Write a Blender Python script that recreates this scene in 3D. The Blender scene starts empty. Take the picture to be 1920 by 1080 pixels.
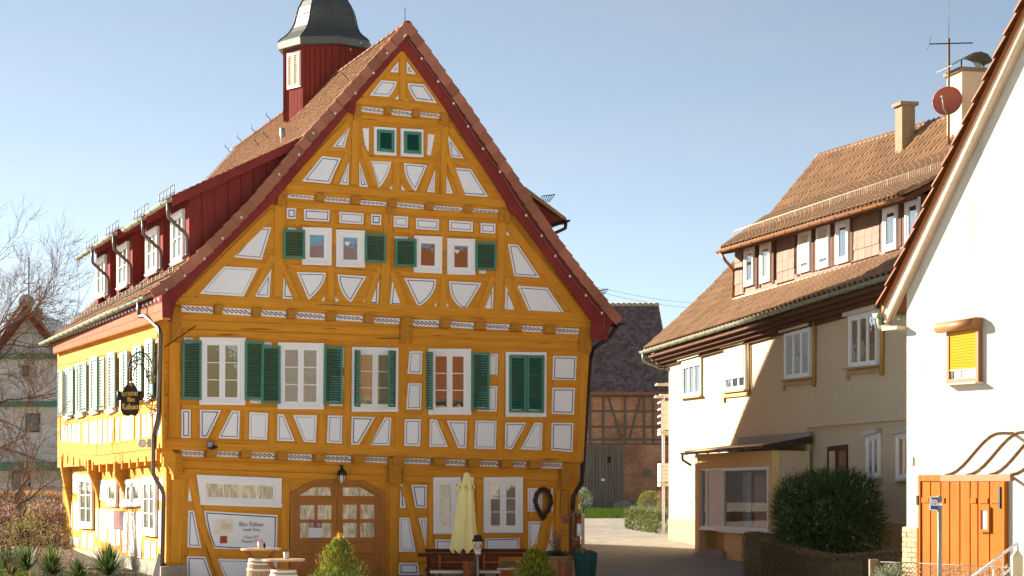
import bpy, math, random
from mathutils import Vector, Matrix
R = math.radians
SC = bpy.context.scene
COL = SC.collection
random.seed(7)
V = Vector

# ---------------------------------------------------------------- camera, sky, sun
EYE = V((0, 0, 2.05)); FPX = 4000.0; PX0 = 960.0; PY0 = 920.0
cam = bpy.data.cameras.new('camera'); co = bpy.data.objects.new('camera', cam); COL.objects.link(co)
co.location = EYE; co.rotation_euler = (R(90), 0, 0)
cam.sensor_width = 36; cam.lens = FPX * 36 / 1920; cam.shift_y = (PY0 - 540) / 1920
cam.clip_start = 0.5; cam.clip_end = 5000
SC.camera = co
SUN_DIR = V((-1, 0.65, 0)).normalized(); SUN_EL = R(19.5)
sd = V((SUN_DIR.x * math.cos(SUN_EL), SUN_DIR.y * math.cos(SUN_EL), math.sin(SUN_EL)))
W = bpy.data.worlds.new('World'); SC.world = W; W.use_nodes = True
nt = W.node_tree
sky = nt.nodes.new('ShaderNodeTexSky'); sky.sky_type = 'NISHITA'; sky.sun_disc = False
sky.sun_elevation = SUN_EL; sky.sun_rotation = math.atan2(sd.x, sd.y)
sky.altitude = 600; sky.air_density = .50; sky.dust_density = .25; sky.ozone_density = 1.6
bg = nt.nodes['Background']; bg.inputs['Strength'].default_value = 0.05
hs_ = nt.nodes.new('ShaderNodeHueSaturation'); hs_.inputs['Saturation'].default_value = .80
tint = nt.nodes.new('ShaderNodeMix'); tint.data_type = 'RGBA'; tint.blend_type = 'MULTIPLY'; tint.inputs[0].default_value = 1; tint.inputs[7].default_value = (.91, .87, .74, 1)   # dry winter haze
nt.links.new(sky.outputs[0], hs_.inputs['Color']); nt.links.new(hs_.outputs[0], tint.inputs[6]); 
wtc = nt.nodes.new('ShaderNodeTexCoord'); wmp = nt.nodes.new('ShaderNodeMapping'); wmp.inputs['Scale'].default_value = (2.2, 2.2, 16); wmp.inputs['Rotation'].default_value = (.12, .2, 0)
wnz = nt.nodes.new('ShaderNodeTexNoise'); wnz.inputs['Scale'].default_value = 1.6; wnz.inputs['Detail'].default_value = 5; wnz.inputs['Roughness'].default_value = .5
wrp = nt.nodes.new('ShaderNodeMapRange'); wrp.inputs[1].default_value = .42; wrp.inputs[2].default_value = .75; wrp.inputs[3].default_value = 0; wrp.inputs[4].default_value = .30
veil = nt.nodes.new('ShaderNodeMix'); veil.data_type = 'RGBA'; veil.blend_type = 'MIX'
bw = nt.nodes.new('ShaderNodeRGBToBW'); vs_ = nt.nodes.new('ShaderNodeMix'); vs_.data_type = 'RGBA'; vs_.blend_type = 'MULTIPLY'; vs_.inputs[0].default_value = 1; vs_.inputs[7].default_value = (1.12, 1.14, 1.16, 1)   # thin high veil cloud, barely brighter than the blue
nt.links.new(wtc.outputs['Generated'], wmp.inputs[0]); nt.links.new(wmp.outputs[0], wnz.inputs['Vector']); nt.links.new(wnz.outputs['Fac'], wrp.inputs[0]); nt.links.new(wrp.outputs[0], veil.inputs[0])
nt.links.new(tint.outputs[2], veil.inputs[6]); nt.links.new(tint.outputs[2], bw.inputs[0]); nt.links.new(bw.outputs[0], vs_.inputs[6]); nt.links.new(vs_.outputs[2], veil.inputs[7]); nt.links.new(veil.outputs[2], bg.inputs[0])
sl = bpy.data.lights.new('sun', 'SUN'); sl.energy = 3.8; sl.angle = R(0.5); sl.color = (1.0, 0.89, 0.75)
so = bpy.data.objects.new('sun', sl); COL.objects.link(so)
so.rotation_euler = sd.to_track_quat('Z', 'Y').to_euler()
SC.view_settings.view_transform = 'Standard'; SC.view_settings.look = 'None'
SC.view_settings.gamma = 1; SC.view_settings.use_curve_mapping = False
SC.view_settings.exposure = 2.25

# ---------------------------------------------------------------- materials
def node_mat(name):
    m = bpy.data.materials.new(name); m.use_nodes = True
    t = m.node_tree; b = t.nodes['Principled BSDF']
    return m, t, b

def mixc(t, fac, a, b, mode='MIX'):
    n = t.nodes.new('ShaderNodeMix'); n.data_type = 'RGBA'; n.blend_type = mode
    for sock, v in ((n.inputs[0], fac), (n.inputs[6], a), (n.inputs[7], b)):
        if hasattr(v, 'links') or hasattr(v, 'is_linked'): t.links.new(v, sock)
        elif isinstance(v, (int, float)): sock.default_value = v
        else: sock.default_value = (*v, 1)
    return n.outputs[2]

def coords(t, scale=(1, 1, 1), kind='Object'):
    tc = t.nodes.new('ShaderNodeTexCoord'); mp = t.nodes.new('ShaderNodeMapping')
    mp.inputs['Scale'].default_value = scale
    t.links.new(tc.outputs[kind], mp.inputs[0]); return mp.outputs[0]

def noise(t, vec, scale, detail=4, rough=.6, dist=0):
    n = t.nodes.new('ShaderNodeTexNoise'); n.inputs['Scale'].default_value = scale
    n.inputs['Detail'].default_value = detail; n.inputs['Roughness'].default_value = rough
    n.inputs['Distortion'].default_value = dist
    t.links.new(vec, n.inputs['Vector']); return n.outputs['Fac']

def ramp(t, fac, stops):
    r = t.nodes.new('ShaderNodeValToRGB'); e = r.color_ramp.elements
    while len(e) < len(stops): e.new(0.5)
    for k, (p, c) in enumerate(stops):
        e[k].position = p; e[k].color = (c, c, c, 1) if isinstance(c, (int, float)) else (*c, 1)
    t.links.new(fac, r.inputs[0]); return r.outputs[0]

def bump(t, b, h, dist, strength=1.0):
    n = t.nodes.new('ShaderNodeBump'); n.inputs['Distance'].default_value = dist
    n.inputs['Strength'].default_value = strength
    t.links.new(h, n.inputs['Height']); t.links.new(n.outputs[0], b.inputs['Normal'])

def sh(c, k): return tuple(max(0, min(1, x * k)) for x in c)

def M(name, col, rough=.65, var=.18, scale=3., bmp=0., bscale=60., stretch=(1, 1, 1), spots=0., spotcol=(.1, .08, .06),
      metal=0., rnd=0., objrnd=0., spec=.22, dirt=None):
    """painted / mineral surface: broad tone drift, fine grain, optional dirt and per-piece variation"""
    m, t, b = node_mat(name)
    v = coords(t, stretch)
    f = noise(t, v, scale, 6, .65)
    c = mixc(t, f, sh(col, 1 - var), sh(col, 1 + var))
    if spots:
        s = ramp(t, noise(t, v, scale * 4.3, 8, .75), [(.52, 0), (.72, 1)])
        mm = t.nodes.new('ShaderNodeMath'); mm.operation = 'MULTIPLY'; mm.inputs[1].default_value = spots
        t.links.new(s, mm.inputs[0]); c = mixc(t, mm.outputs[0], c, spotcol)
    if rnd:
        g = t.nodes.new('ShaderNodeNewGeometry')
        c = mixc(t, 1.0, c, ramp(t, g.outputs['Random Per Island'], [(0, 1 - rnd), (1, 1.0)]), 'MULTIPLY')
    if objrnd:
        g = t.nodes.new('ShaderNodeObjectInfo')
        c = mixc(t, 1.0, c, ramp(t, g.outputs['Random'], [(0, 1 - objrnd), (1, 1.0)]), 'MULTIPLY')
    t.links.new(c, b.inputs['Base Color'])
    b.inputs['Roughness'].default_value = rough; b.inputs['Metallic'].default_value = metal
    b.inputs['Specular IOR Level'].default_value = spec
    if bmp: bump(t, b, noise(t, v, bscale, 5, .7), bmp)
    return m

def timber(name, col, along=(1, 26, 26), crack=.85, rough=.7, spec=.06):
    m, t, b = node_mat(name)
    v = coords(t, along)
    inf = t.nodes.new('ShaderNodeObjectInfo')
    ad = t.nodes.new('ShaderNodeVectorMath'); ad.operation = 'ADD'
    sc = t.nodes.new('ShaderNodeVectorMath'); sc.operation = 'SCALE'; sc.inputs[0].default_value = (37, 91, 53)
    t.links.new(inf.outputs['Random'], sc.inputs['Scale']); t.links.new(v, ad.inputs[0]); t.links.new(sc.outputs[0], ad.inputs[1])
    v = ad.outputs[0]
    g1 = noise(t, v, .55, 7, .7, .3)
    c = mixc(t, ramp(t, g1, [(.3, 0), (.7, 1)]), sh(col, .82), sh(col, 1.1))
    v3 = coords(t, tuple(k * 1.0 if k < 3 else k * 2.2 for k in along))
    c = mixc(t, ramp(t, noise(t, v3, 1.3, 4, .6), [(.52, 0), (.66, .42)]), c, sh(col, .55))
    v2 = coords(t, (1, 1, 1))
    c = mixc(t, ramp(t, noise(t, v2, 1.7, 5, .6), [(.40, .0), (.80, .45)]), c, sh(col, .68))
    ck = ramp(t, noise(t, v, .6, 2, .5, .4), [(.290, crack * .8), (.318, 0)])
    fn = ramp(t, noise(t, v2, 38, 4, .7), [(.62, 0), (.80, .4)])
    c = mixc(t, fn, c, sh(col, .5))
    c = mixc(t, ck, c, sh(col, .16))
    t.links.new(c, b.inputs['Base Color']); b.inputs['Roughness'].default_value = rough
    b.inputs['Specular IOR Level'].default_value = spec
    mm = t.nodes.new('ShaderNodeMath'); mm.operation = 'SUBTRACT'
    t.links.new(g1, mm.inputs[0]); t.links.new(ck, mm.inputs[1])
    bump(t, b, mm.outputs[0], .012)
    return m

def leafmat(name, dark, light, trans=.35):
    m, t, b = node_mat(name)
    g = t.nodes.new('ShaderNodeNewGeometry')
    c = mixc(t, g.outputs['Random Per Island'], dark, light)
    t.links.new(c, b.inputs['Base Color']); b.inputs['Roughness'].default_value = .55
    b.inputs['Specular IOR Level'].default_value = .25
    tr = t.nodes.new('ShaderNodeBsdfTranslucent'); t.links.new(c, tr.inputs[0])
    mx = t.nodes.new('ShaderNodeMixShader'); mx.inputs[0].default_value = trans
    t.links.new(b.outputs[0], mx.inputs[1]); t.links.new(tr.outputs[0], mx.inputs[2])
    t.links.new(mx.outputs[0], t.nodes['Material Output'].inputs[0])
    return m

def glassmat(name, refl=.25, tint=(.9, .95, .95), rough=.01, wav=.0015, mx=.42):
    """window glass: lets the room or curtain behind show, mirrors the street"""
    m, t, b = node_mat(name)
    tr = t.nodes.new('ShaderNodeBsdfTransparent'); tr.inputs[0].default_value = (*tint, 1)
    gl = t.nodes.new('ShaderNodeBsdfGlossy'); gl.inputs['Roughness'].default_value = rough
    lw = t.nodes.new('ShaderNodeLayerWeight'); lw.inputs[0].default_value = .35
    mr = t.nodes.new('ShaderNodeMapRange'); mr.inputs[3].default_value = refl; mr.inputs[4].default_value = mx
    t.links.new(lw.outputs[0], mr.inputs[0])
    bn = t.nodes.new('ShaderNodeBump'); bn.inputs['Distance'].default_value = wav
    t.links.new(noise(t, coords(t), 3, 2), bn.inputs['Height']); t.links.new(bn.outputs[0], gl.inputs['Normal'])
    mx = t.nodes.new('ShaderNodeMixShader'); t.links.new(mr.outputs[0], mx.inputs[0])
    t.links.new(tr.outputs[0], mx.inputs[1]); t.links.new(gl.outputs[0], mx.inputs[2])
    t.links.new(mx.outputs[0], t.nodes['Material Output'].inputs[0])
    return m

OCH = (.72, .315, .036)
mt = dict(
    timber=timber('ochre timber', OCH),
    slab=timber('ochre timber wall', sh(OCH, .95), (1.2, 1.2, 9), .5),
    slabh=timber('ochre planks', sh(OCH, .97), (.5, .5, 14), .6),
    endgrain=M('hewn timber end', sh(OCH, .72), .8, .5, 14, .03, 22, spots=.6, spotcol=(.16, .06, .008)),
    infill=M('limewash infill', (.87, .88, .89), .8, .05, 1.6, .012, 14, objrnd=.07, spots=.14, spotcol=(.55, .53, .5)),
    line=M('dark blue line paint', (.035, .045, .09), .7, .4, 30),
    black=M('black paint', (.02, .018, .016), .5, .2, 8),
    iron=M('wrought iron', (.035, .03, .028), .5, .3, 20, .003, 80, metal=.4),
    gold=M('gilding', (.62, .36, .07), .35, .25, 30, metal=.7),
    white=M('white window paint', (.86, .85, .83), .45, .03, 4, .001, 60),
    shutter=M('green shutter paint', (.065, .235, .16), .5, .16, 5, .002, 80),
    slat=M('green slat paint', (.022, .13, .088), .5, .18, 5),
    shutter2=M('weathered green shutter paint', (.085, .21, .145), .55, .14, 5),
    red=timber('oxblood boards', (.225, .043, .034), (9, 9, .7), .3, .8, .03),
    redfaded=timber('faded red eaves boards', (.40, .16, .095), (9, 9, .7), .25, .85, .03),
    redbarge=timber('oxblood bargeboard', (.25, .043, .035), (1.2, 1.2, 1.2), .15),
    verge=M('verge tile clay', (.44, .175, .105), .75, .2, 9, .004, 60, objrnd=.35, spots=.25, spotcol=(.12, .06, .045)),
    biber=M('plain tile clay', (.50, .305, .17), .85, .2, 1.2, .004, 60, rnd=.38, objrnd=.12, spots=.4, spotcol=(.26, .15, .09), spec=.1),
    pantile=M('brown concrete tile', (.42, .26, .15), .85, .2, 1.5, .004, 60, rnd=.25, objrnd=.25, spec=.1, spots=.35, spotcol=(.11, .07, .05)),
    barntile=M('dark barn tile', (.32, .215, .19), .55, .3, 7, .003, 60, rnd=.5, spots=.3, spotcol=(.12, .1, .1)),
    lead=M('weathered lead sheet', (.115, .12, .108), .42, .4, 2.2, .004, 12, (1, 1, .35), spots=.55, spotcol=(.05, .055, .06), metal=.35),
    gutter=M('green grey gutter', (.26, .29, .2), .5, .25, 4, metal=.3, spots=.3),
    pipe=M('zinc brown downpipe', (.15, .125, .11), .4, .2, 5, metal=.5),
    pipedark=M('dark downpipe', (.06, .045, .04), .45, .2, 5, metal=.4),
    stone=M('plinth stone', (.3, .26, .2), .85, .3, 6, .02, 25, spots=.4),
    door=timber('varnished oak door', (.46, .185, .048), (26, 26, 1.2), .25, .4),
    doorglass=None,
    glass=glassmat('window glass', .075),
    glassblue=glassmat('blind window glass', .10, (.8, .95, 1)),
    curtain=M('cream curtain', (.58, .47, .27), .9, .25, 2.0, .03, 9, (6, 6, .4)),
    room=M('dark room', (.06, .04, .03), .9, .6, 3),
    blind=M('blue blind', (.13, .27, .31), .9, .08, 2),
    redroom=M('red brown curtain', (.13, .045, .03), .9, .5, 4, .02, 9, (6, 6, 1)),
    rosecurt=M('pink net curtain', (.58, .36, .27), .9, .3, 6, .02, 30),
    bulb=M('frosted bulb', (.75, .72, .66), .25, .03, 5),
    cable=M('cable', (.2, .15, .12), .6, .1, 5),
    cream=M('cream roughcast', (.83, .70, .48), .9, .06, 1.3, .07, 24, spots=.10, spotcol=(.5, .38, .2)),
    annex=M('yellow smooth render', (.80, .58, .28), .85, .06, 1.5, .004, 60),
    dado=M('ochre dado', (.55, .40, .17), .85, .1, 2, .008, 50),
    brownwood=timber('dark brown eaves wood', (.13, .066, .04), (1, 1, 9), .3),
    tan=M('tan window trim', (.42, .27, .09), .6, .12, 5),
    slate=M('brown fibre slate', (.235, .15, .10), .7, .1, 4, .003, 60, objrnd=.22),
    roller=M('cream roller shutter', (.62, .56, .43), .6, .05, 4),
    alu=M('white aluminium', (.75, .76, .78), .4, .03, 4),
    zinc=M('zinc grey', (.42, .43, .43), .4, .15, 4, metal=.5),
    conc=M('old chimney render', (.25, .20, .13), .9, .3, 5, .02, 30, spots=.5, spotcol=(.12, .1, .06)),
    chim=M('pale chimney render', (.66, .55, .36), .9, .1, 3, .01, 40, spots=.2, spotcol=(.3, .22, .1)),
    dish=M('red satellite dish paint', (.42, .13, .085), .45, .08, 3),
    dishgrey=M('grey satellite dish', (.5, .5, .48), .5, .2, 3),
    steel=M('galvanised steel', (.27, .26, .22), .45, .15, 8, metal=.25),
    rust=M('rusty steel', (.22, .12, .06), .7, .4, 12, metal=.3),
    whitewall=M('white render', (.50, .47, .41), .9, .12, .5, .02, 40, (1, 1, .3), spots=.7, spotcol=(.31, .275, .215), spec=.05),
    gateplank=timber('orange gate plank', (.43, .125, .015), (20, 20, .9), .25, .6, .04),
    yellowroll=M('yellow roller shutter', (.48, .235, .006), .6, .06, 3, spec=.03),
    browntrim=M('brown shutter box', (.26, .115, .04), .5, .1, 3),
    verge2=M('barge plank', (.55, .42, .29), .7, .2, 4, .006, 40, spots=.3, spotcol=(.3, .2, .13)),
    vergetile2=M('brown glazed verge tile', (.30, .105, .04), .4, .2, 6, objrnd=.25),
    pbrick=M('pale clinker brick', (.62, .40, .24), .8, .15, 12, .01, 60, objrnd=.35),
    mortar=M('mortar', (.5, .42, .32), .95, .15, 10, .01, 60),
    shopglass=glassmat('shop window glass', .05, (.95, .97, .97), wav=.0006, mx=.08),
    picture=M('picture print', (.16, .05, .035), .8, .6, 9, spots=.5, spotcol=(.5, .4, .35)),
    canopy=glassmat('canopy sheet', .0, (.985, .98, .97), mx=.05),
    signblue=M('blue sign enamel', (.01, .10, .42), .35, .05, 5),
    signwhite=M('white sign enamel', (.8, .8, .8), .35, .03, 5),
    asphalt=None, brickbarn=None,
    barnwood=timber('grey barn boards', (.24, .20, .155), (14, 14, .6), .5),
    barnbeam=timber('grey barn beam', (.20, .16, .12), (6, 6, 6), .4),
    stucco=M('white farmhouse render', (.88, .87, .85), .9, .1, 1.0, .01, 30, spots=.2, spotcol=(.4, .38, .34)),
    greenmetal=M('green sheet roof', (.13, .27, .19), .5, .15, 2),
    bark=M('branch bark', (.19, .12, .075), .9, .4, 14, .01, 40, spots=.3),
    soil=M('soil', (.07, .045, .03), .95, .4, 8, .03, 20),
    lawn=M('lawn', (.05, .08, .02), .9, .4, 5, .03, 60),
    kerb=M('kerb stone', (.34, .32, .29), .85, .2, 6, .01, 40),
    benchwood=timber('dark stained bench wood', (.13, .042, .022), (2, 14, 14), .4, .5),
    chairwood=timber('red brown chair wood', (.30, .088, .03), (8, 8, 1.5), .35, .5),
    oldwood=timber('weathered table wood', (.20, .125, .07), (10, 10, 10), .5),
    stave=timber('pale barrel stave', (.42, .27, .14), (12, 12, .8), .4),
    hoop=M('white painted hoop', (.66, .63, .56), .6, .12, 6, spots=.2),
    tabletop=timber('bleached table top', (.55, .40, .25), (2, 14, 14), .4),
    cup=M('cream tin cup', (.66, .6, .5), .5, .1, 6),
    pinkf=leafmat('pink petals', (.35, .03, .06), (.6, .12, .16), .2),
    cloth=M('pale yellow parasol cloth', (.86, .75, .34), .85, .06, 3, .004, 60),
    lampglass=M('cream lamp glass', (.72, .66, .52), .35, .05, 4),
    wreath=M('wreath print', (.03, .075, .04), .6, .2, 9),
    redprint=M('red print', (.45, .06, .04), .6, .1, 9),
    greybar=M('grey print', (.3, .28, .27), .7, .1, 9),
    teal=timber('teal barrel stave', (.022, .085, .085), (10, 10, 1), .3, .5),
    planter=timber('planter plank', (.36, .20, .10), (2, 12, 12), .4),
    willow=M('willow rods', (.26, .16, .08), .85, .3, 14, rnd=.4),
    terracotta=M('terracotta', (.36, .15, .08), .85, .15, 8),
    straw=M('horse collar leather', (.035, .024, .018), .6, .5, 10, .02, 30),
    paper=M('cream paper', (.84, .77, .61), .8, .05, 4),
    paper2=M('paper print block', (.70, .60, .43), .8, .15, 30),
    paperwhite=M('white paper', (.75, .75, .76), .7, .03, 5),
    redplaque=M('red enamel plaque', (.42, .07, .025), .5, .1, 9),
    mauve=M('poster photograph', (.25, .12, .16), .6, .8, 18),
    rose=M('poster pink', (.55, .3, .26), .6, .3, 14),
    yew=leafmat('yew needles', (.025, .055, .016), (.085, .15, .04), .25),
    thuja=leafmat('golden thuja', (.04, .095, .012), (.24, .27, .03), .3),
    thujatip=leafmat('golden thuja tips', (.35, .22, .02), (.62, .45, .05), .35),
    hedgedry=leafmat('brown hedge twigs', (.12, .09, .05), (.34, .26, .14), .25),
    hedgegreen=leafmat('hedge leaves', (.05, .075, .02), (.22, .24, .09), .3),
    box=leafmat('clipped yellow shrub', (.08, .11, .012), (.34, .34, .05), .3),
    silver=leafmat('silvery shrub', (.08, .11, .05), (.36, .40, .26), .3),
    dryleaf=leafmat('dry leaves', (.18, .11, .055), (.48, .32, .17), .3),
    olive=leafmat('olive leaves', (.10, .09, .02), (.36, .32, .10), .3),
    dusty=leafmat('faded pink leaves', (.20, .10, .075), (.42, .26, .20), .3),
    yucca=leafmat('yucca blades', (.03, .065, .018), (.14, .21, .05), .3),
    grassb=leafmat('grass blades', (.04, .075, .012), (.12, .18, .025), .3),
    sedum=leafmat('sedum', (.09, .03, .03), (.25, .1, .09), .2),
    herb=leafmat('herb leaves', (.03, .06, .03), (.12, .17, .08), .3),
)

def special_mats():
    m, t, b = node_mat('asphalt')                     # patched lane asphalt
    v = coords(t)
    c = mixc(t, noise(t, v, .25, 5), (.19, .168, .135), (.37, .33, .26))
    c = mixc(t, ramp(t, noise(t, v, 90, 2), [(.4, 0), (.75, .5)]), c, (.48, .42, .34))
    vo = t.nodes.new('ShaderNodeTexVoronoi'); vo.feature = 'DISTANCE_TO_EDGE'; vo.inputs['Scale'].default_value = .33
    wv = t.nodes.new('ShaderNodeVectorMath'); wv.operation = 'ADD'
    nz = t.nodes.new('ShaderNodeTexNoise'); nz.inputs['Scale'].default_value = .9; nz.inputs['Detail'].default_value = 4
    t.links.new(v, nz.inputs['Vector']); t.links.new(v, wv.inputs[0]); t.links.new(nz.outputs['Color'], wv.inputs[1])
    t.links.new(wv.outputs[0], vo.inputs['Vector'])
    ck = ramp(t, vo.outputs['Distance'], [(0, .45), (.010, 0)])
    c = mixc(t, ck, c, (.03, .026, .022))
    t.links.new(c, b.inputs['Base Color']); b.inputs['Roughness'].default_value = .9
    ad = t.nodes.new('ShaderNodeMath'); ad.operation = 'MULTIPLY_ADD'; ad.inputs[1].default_value = 6.0
    t.links.new(noise(t, v, .9, 3), ad.inputs[0]); t.links.new(noise(t, v, 40, 4), ad.inputs[2]); bump(t, b, ad.outputs[0], .03)
    mt['asphalt'] = m
    m, t, b = node_mat('bounce_paving')                      # unseen gravelled forecourt and square, paled to bounce sun onto the front
    v = coords(t)
    c = mixc(t, noise(t, v, 40, 3), (.56, .56, .55), (.68, .68, .665))
    t.links.new(c, b.inputs['Base Color']); b.inputs['Roughness'].default_value = .95
    bump(t, b, noise(t, v, 50, 4), .02)
    mt['bounce_paving'] = m
    m, t, b = node_mat('barn brick')                  # brickwork too far away to pick apart
    v = coords(t)
    br = t.nodes.new('ShaderNodeTexBrick'); br.inputs['Scale'].default_value = 1
    br.inputs['Brick Width'].default_value = .25; br.inputs['Row Height'].default_value = .083
    br.inputs['Mortar Size'].default_value = .012
    br.inputs['Color1'].default_value = (.84, .37, .18, 1); br.inputs['Color2'].default_value = (.64, .25, .125, 1)
    br.inputs['Mortar'].default_value = (.45, .34, .24, 1)
    mp = t.nodes.new('ShaderNodeMapping'); mp.inputs['Rotation'].default_value = (R(90), 0, 0)
    t.links.new(v, mp.inputs[0]); t.links.new(mp.outputs[0], br.inputs['Vector'])
    c = mixc(t, ramp(t, noise(t, v, .5, 7, .7), [(.42, 0), (.62, .7)]), br.outputs['Color'], (.22, .09, .06))
    t.links.new(c, b.inputs['Base Color']); b.inputs['Roughness'].default_value = .9
    bump(t, b, br.outputs['Fac'], -.01)
    mt['brickbarn'] = m
    m, t, b = node_mat('ripple glass')                # obscured glass of the entrance
    v = coords(t, (6, 6, 1.8))
    c = mixc(t, ramp(t, noise(t, v, 1.1, 6, .7, 1.2), [(.38, 0), (.62, 1)]), (.30, .235, .12), (.78, .69, .46))
    t.links.new(c, b.inputs['Base Color']); b.inputs['Roughness'].default_value = .12
    b.inputs['Specular IOR Level'].default_value = .9
    bump(t, b, noise(t, v, 2.5, 3, .6), .03)
    mt['doorglass'] = m
special_mats()

# ---------------------------------------------------------------- mesh building
WLOC = {}
class MB:
    def __init__(s): s.v = []; s.f = []; s.m = []; s.sm = []
    def poly(s, pts, mi=0, sm=False):
        k = len(s.v); s.v.extend(V(p) for p in pts); s.f.append(tuple(range(k, k + len(pts)))); s.m.append(mi); s.sm.append(sm)
    def idx(s, pts, faces, mi=0, sm=False):
        k = len(s.v); s.v.extend(V(p) for p in pts)
        for f in faces: s.f.append(tuple(k + i for i in f)); s.m.append(mi); s.sm.append(sm)
    def hexa(s, a, mi=0):        # a: 4 front (ccw), 4 back
        s.idx(a, [(0, 1, 2, 3), (7, 6, 5, 4), (0, 4, 5, 1), (1, 5, 6, 2), (2, 6, 7, 3), (3, 7, 4, 0)], mi)
    def prism(s, pts, d, mi=0):
        n = len(pts); pts = [V(p) for p in pts]; d = V(d)
        s.idx(pts + [p + d for p in pts], [tuple(range(n)), tuple(range(2 * n - 1, n - 1, -1))] +
              [(i, n + i, n + (i + 1) % n, (i + 1) % n) for i in range(n)], mi)
    def box(s, c, sx, sy, sz, rot=None, mi=0):
        c = V(c); q = []
        for z in (-1, 1):
            for x, y in ((-1, -1), (1, -1), (1, 1), (-1, 1)):
                p = V((x * sx / 2, y * sy / 2, z * sz / 2)); q.append(c + (rot @ p if rot else p))
        s.idx(q, [(3, 2, 1, 0), (4, 5, 6, 7), (0, 1, 5, 4), (1, 2, 6, 5), (2, 3, 7, 6), (3, 0, 4, 7)], mi)
    def obox(s, o, a, b, c, mi=0):   # corner and three edge vectors
        o, a, b, c = V(o), V(a), V(b), V(c)
        s.hexa([o, o + a, o + a + b, o + b, o + c, o + a + c, o + a + b + c, o + b + c], mi)
    def tube(s, pts, rad, n=6, mi=0, cap=True, sm=True, half=False):
        pts = [V(p) for p in pts]; k0 = len(s.v); m = len(pts)
        if not hasattr(rad, '__len__'): rad = [rad] * m
        u = None
        for i, p in enumerate(pts):
            d = (pts[min(i + 1, m - 1)] - pts[max(i - 1, 0)])
            if d.length < 1e-9: d = V((0, 0, 1))
            d.normalize()
            if u is None:
                u = d.cross(V((0, 0, 1)) if abs(d.z) < .9 else V((1, 0, 0))).normalized()
            else:
                u = (u - d * u.dot(d)); u = u.normalized() if u.length > 1e-6 else d.orthogonal().normalized()
            w = d.cross(u)
            for j in range(n):
                a = 2 * math.pi * j / n if not half else math.pi + math.pi * j / (n - 1)
                s.v.append(p + (u * math.cos(a) + w * math.sin(a)) * rad[i])
        for i in range(m - 1):
            for j in range(n if not half else n - 1):
                a = k0 + i * n + j; b = k0 + i * n + (j + 1) % n
                s.f.append((a, b, b + n, a + n)); s.m.append(mi); s.sm.append(sm)
        if cap and not half:
            s.f.append(tuple(k0 + j for j in range(n - 1, -1, -1))); s.m.append(mi); s.sm.append(False)
            s.f.append(tuple(k0 + (m - 1) * n + j for j in range(n))); s.m.append(mi); s.sm.append(False)
    def lathe(s, c, prof, n=16, mi=0, sm=True, a0=0., squash=1.):
        c = V(c); k0 = len(s.v)
        for r, z in prof:
            for j in range(n):
                a = a0 + 2 * math.pi * j / n
                s.v.append(c + V((r * math.cos(a), r * math.sin(a) * squash, z)))
        for i in range(len(prof) - 1):
            for j in range(n):
                a = k0 + i * n + j; b = k0 + i * n + (j + 1) % n
                s.f.append((a, b, b + n, a + n)); s.m.append(mi); s.sm.append(sm)
        s.f.append(tuple(k0 + j for j in range(n - 1, -1, -1))); s.m.append(mi); s.sm.append(False)
        s.f.append(tuple(k0 + (len(prof) - 1) * n + j for j in range(n))); s.m.append(mi); s.sm.append(False)
    def ball(s, c, r, n=10, mi=0, sz=1.):
        prof = [(r * math.sin(math.pi * i / 6) + 1e-4, -r * sz * math.cos(math.pi * i / 6)) for i in range(7)]
        s.lathe(c, prof, n, mi)
    def mesh(s, name, mats, origin):
        me = bpy.data.meshes.new(name)
        o = V(origin)
        me.from_pydata([(p.x - o.x, p.y - o.y, p.z - o.z) for p in s.v], [], s.f)
        for m in (mats if isinstance(mats, (list, tuple)) else [mats]): me.materials.append(mt[m] if isinstance(m, str) else m)
        me.polygons.foreach_set('material_index', s.m); me.polygons.foreach_set('use_smooth', s.sm)
        me.update(); return me
    def build(s, name, mats, parent=None, origin=None, **tags):
        if parent is not None: origin = WLOC[parent.name]
        if origin is None:
            n = len(s.v); origin = V((sum(p.x for p in s.v) / n, sum(p.y for p in s.v) / n, min(p.z for p in s.v)))
        o = bpy.data.objects.new(name, s.mesh(name, mats, origin)); COL.objects.link(o)
        WLOC[o.name] = V(origin)
        if parent is not None: o.parent = parent
        else: o.location = origin
        for k, v in tags.items(): o[k] = v
        return o

def thing(name, loc, label, cat, group=None):
    o = bpy.data.objects.new(name, None); COL.objects.link(o); o.location = loc; o.empty_display_size = .3
    WLOC[o.name] = V(loc); o['label'] = label; o['category'] = cat
    if group: o['group'] = group
    return o
def tag(o, label, cat, group=None):
    o['label'] = label; o['category'] = cat
    if group: o['group'] = group
    return o
def inst(name, me, mat4, parent):
    """one more piece sharing a mesh, placed by a world matrix under an unrotated parent"""
    o = bpy.data.objects.new(name, me); COL.objects.link(o); o.parent = parent
    m = mat4.copy(); m.translation -= WLOC[parent.name]; o.matrix_local = m
    return o
def dup(root, loc, rotz=0., label=None, sc=1.):
    c = root.copy(); COL.objects.link(c); c.location = loc; c.rotation_euler = (0, 0, rotz); c.scale = (sc,) * 3
    if label: c['label'] = label
    for ch in list(root.children):
        k = ch.copy(); COL.objects.link(k); k.parent = c
        for g in list(ch.children):
            h = g.copy(); COL.objects.link(h); h.parent = k
    return c
def frame(o, x, z):
    """matrix with local x along x and z roughly along z"""
    x = V(x).normalized(); z = V(z); y = z.cross(x).normalized(); z = x.cross(y)
    m = Matrix((x, y, z)).transposed().to_4x4(); m.translation = V(o); return m

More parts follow.
